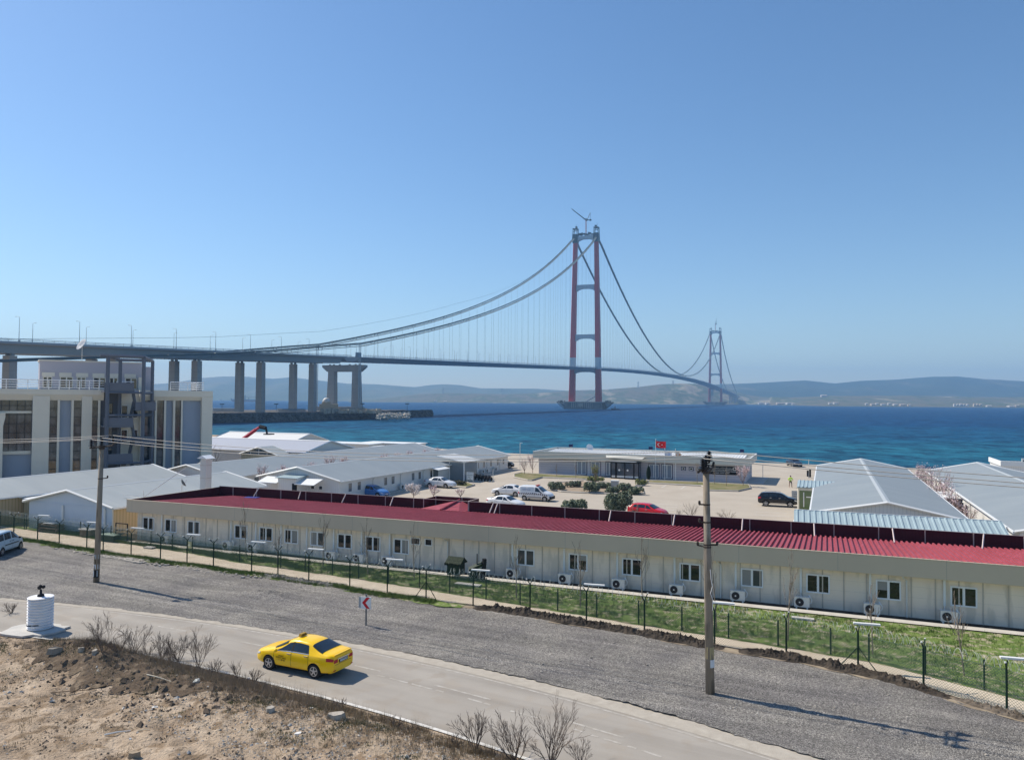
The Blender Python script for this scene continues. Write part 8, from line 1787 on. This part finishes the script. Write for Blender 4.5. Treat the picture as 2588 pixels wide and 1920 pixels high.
# yard trees with blossom
gb = 'small blossom trees in the camp'
def bt(u, v, vt, q, seed, **k):
    x, y = atz(u, v); a = ray(u, vt); kk = math.hypot(x, y)/math.hypot(a[0], a[1]); h = CZ+a[2]*kk; blossom_tree(x, y, h*.95, q, seed, group=gb, **k)
bt(1325.5, 1199, 1146, 'small pale blossom tree at the yard corner, left of its taller neighbour', 401, pet=2, ps=.05, lev=2); bt(1346, 1195, 1137, 'taller pale blossom tree at the left corner of the office', 402, pet=3, ps=.05)
bt(1504.5, 1232, 1168, 'slender young tree with yellowish leaves on the island', 403, pet=5, ps=.05, mt=LFY, trunk=.45, spread=.25); bt(1878, 1229, 1166, 'pink blossom tree before the right end of the office', 404, pet=5, ps=.05)
bt(1045, 1259, 1213, 'round white-pink blossom tree by the parking row', 405, pet=7, ps=.06, trunk=.3, spread=1.0, mt=BLW); bt(1096, 1256, 1222, 'sparse upright blossom tree below the white saloon', 406, pet=3, ps=.05, trunk=.15, spread=.8); bt(1164, 1256, 1230, 'low reddish upright tree right of the parked white saloon', 407, pet=1, ps=.05, trunk=.12, spread=.9)
for i, (u, v, vt, q) in enumerate([(1407, 1203, 1172, 'left of the first window'), (1455, 1208, 1172, 'by the first tall window'), (1762, 1221, 1172, 'behind the tall pole'), (1806, 1222, 1180, 'before the name board left half'), (1836, 1227, 1180, 'before the name board right half')]):
    sapling(u, v, u, vt, 'thin bare sapling before the office, '+q, 420+i, group='saplings before the office')
for i, (u, vt, q) in enumerate([(661, 1167, 'first from the left'), (718, 1168, 'second from the left'), (784, 1163, 'third from the left'), (834, 1147, 'fourth from the left'), (871, 1147, 'fifth from the left'), (972, 1140, 'sixth from the left'), (1007, 1140, 'seventh from the left'), (1038, 1138, 'eighth from the left'), (1077, 1133, 'ninth from the left'), (1108, 1128, 'farthest right')]):
    a = ray(u, vt); s_l = -68.0; den = a[0]*D[0]+a[1]*D[1]; tt = None
    # stands in the gap between the two long buildings
    kk = s_l/den; x, y = a[0]*kk, a[1]*kk; h = CZ+a[2]*kk
    blossom_tree(x, y, max(3.6, h), 'pinkish bare tree showing above the roof between the two long buildings, '+q, 440+i, pet=3 if i else 2, ps=.055, group='trees between the long white buildings', trunk=.45, spread=.4)
for i in range(9):
    t = 117-i*4.6; x, y = xy(11.75+.3*math.sin(i*2.3), t); q = ['farthest', 'second farthest', 'third farthest', 'fourth farthest', 'in the middle', 'fourth nearest', 'third nearest', 'second nearest', 'nearest'][i]
    blossom_tree(x, y, [4.6, 4.2, 4.4, 3.9, 5.4, 4.1, 3.8, 3.9, 3.6][i], 'pink blossom tree in the gap between the two right halls, '+q, 460+i, pet=4 if i < 6 else 2, ps=.05, group='blossom trees between the right halls', trunk=.3)
x, y = xy(-19.5+0, 81); 
for i, (u, v, vt, q, k) in enumerate([(1745, 1312, 1258, 'leafless bush behind the parapet just left of the tall pole', dict(stems=8, spread=.6, lev=3)), (1838, 1318, 1276, 'broad leafless bush behind the parapet just right of the tall pole', dict(stems=12, spread=.95, lev=3)), (1608, 1308, 1262, 'leafless bush in front of the red hatchback', dict(stems=6, spread=.5, lev=3)), (1715, 1312, 1270, 'small leafless bush right of the red hatchback', dict(stems=5, spread=.35, lev=2))]):
    x, y = atz(u, v); h = (v-vt)/F*y; bare_shrub('bare_bush', x, y, 0, h*.8, q, 'shrub', 'leafless bushes behind the parapet', seed=500+i, mt=BK_, r=.02, **k)
x, y = xy(-98, 99); random.seed(7); bare_shrub('bare_tree', x, y, 0, 5.6, 'leafless tree right of the tall grey building', 'tree', stems=4, spread=.4, lev=4, mt=BK_, r=.06, seed=520)
x, y = xy(-94.5, 100); bare_shrub('bare_tree', x, y, 0, 4.6, 'smaller leafless tree before the warehouse, left of the glazed gable shed', 'tree', stems=4, spread=.4, lev=3, mt=BK_, r=.05, seed=521)
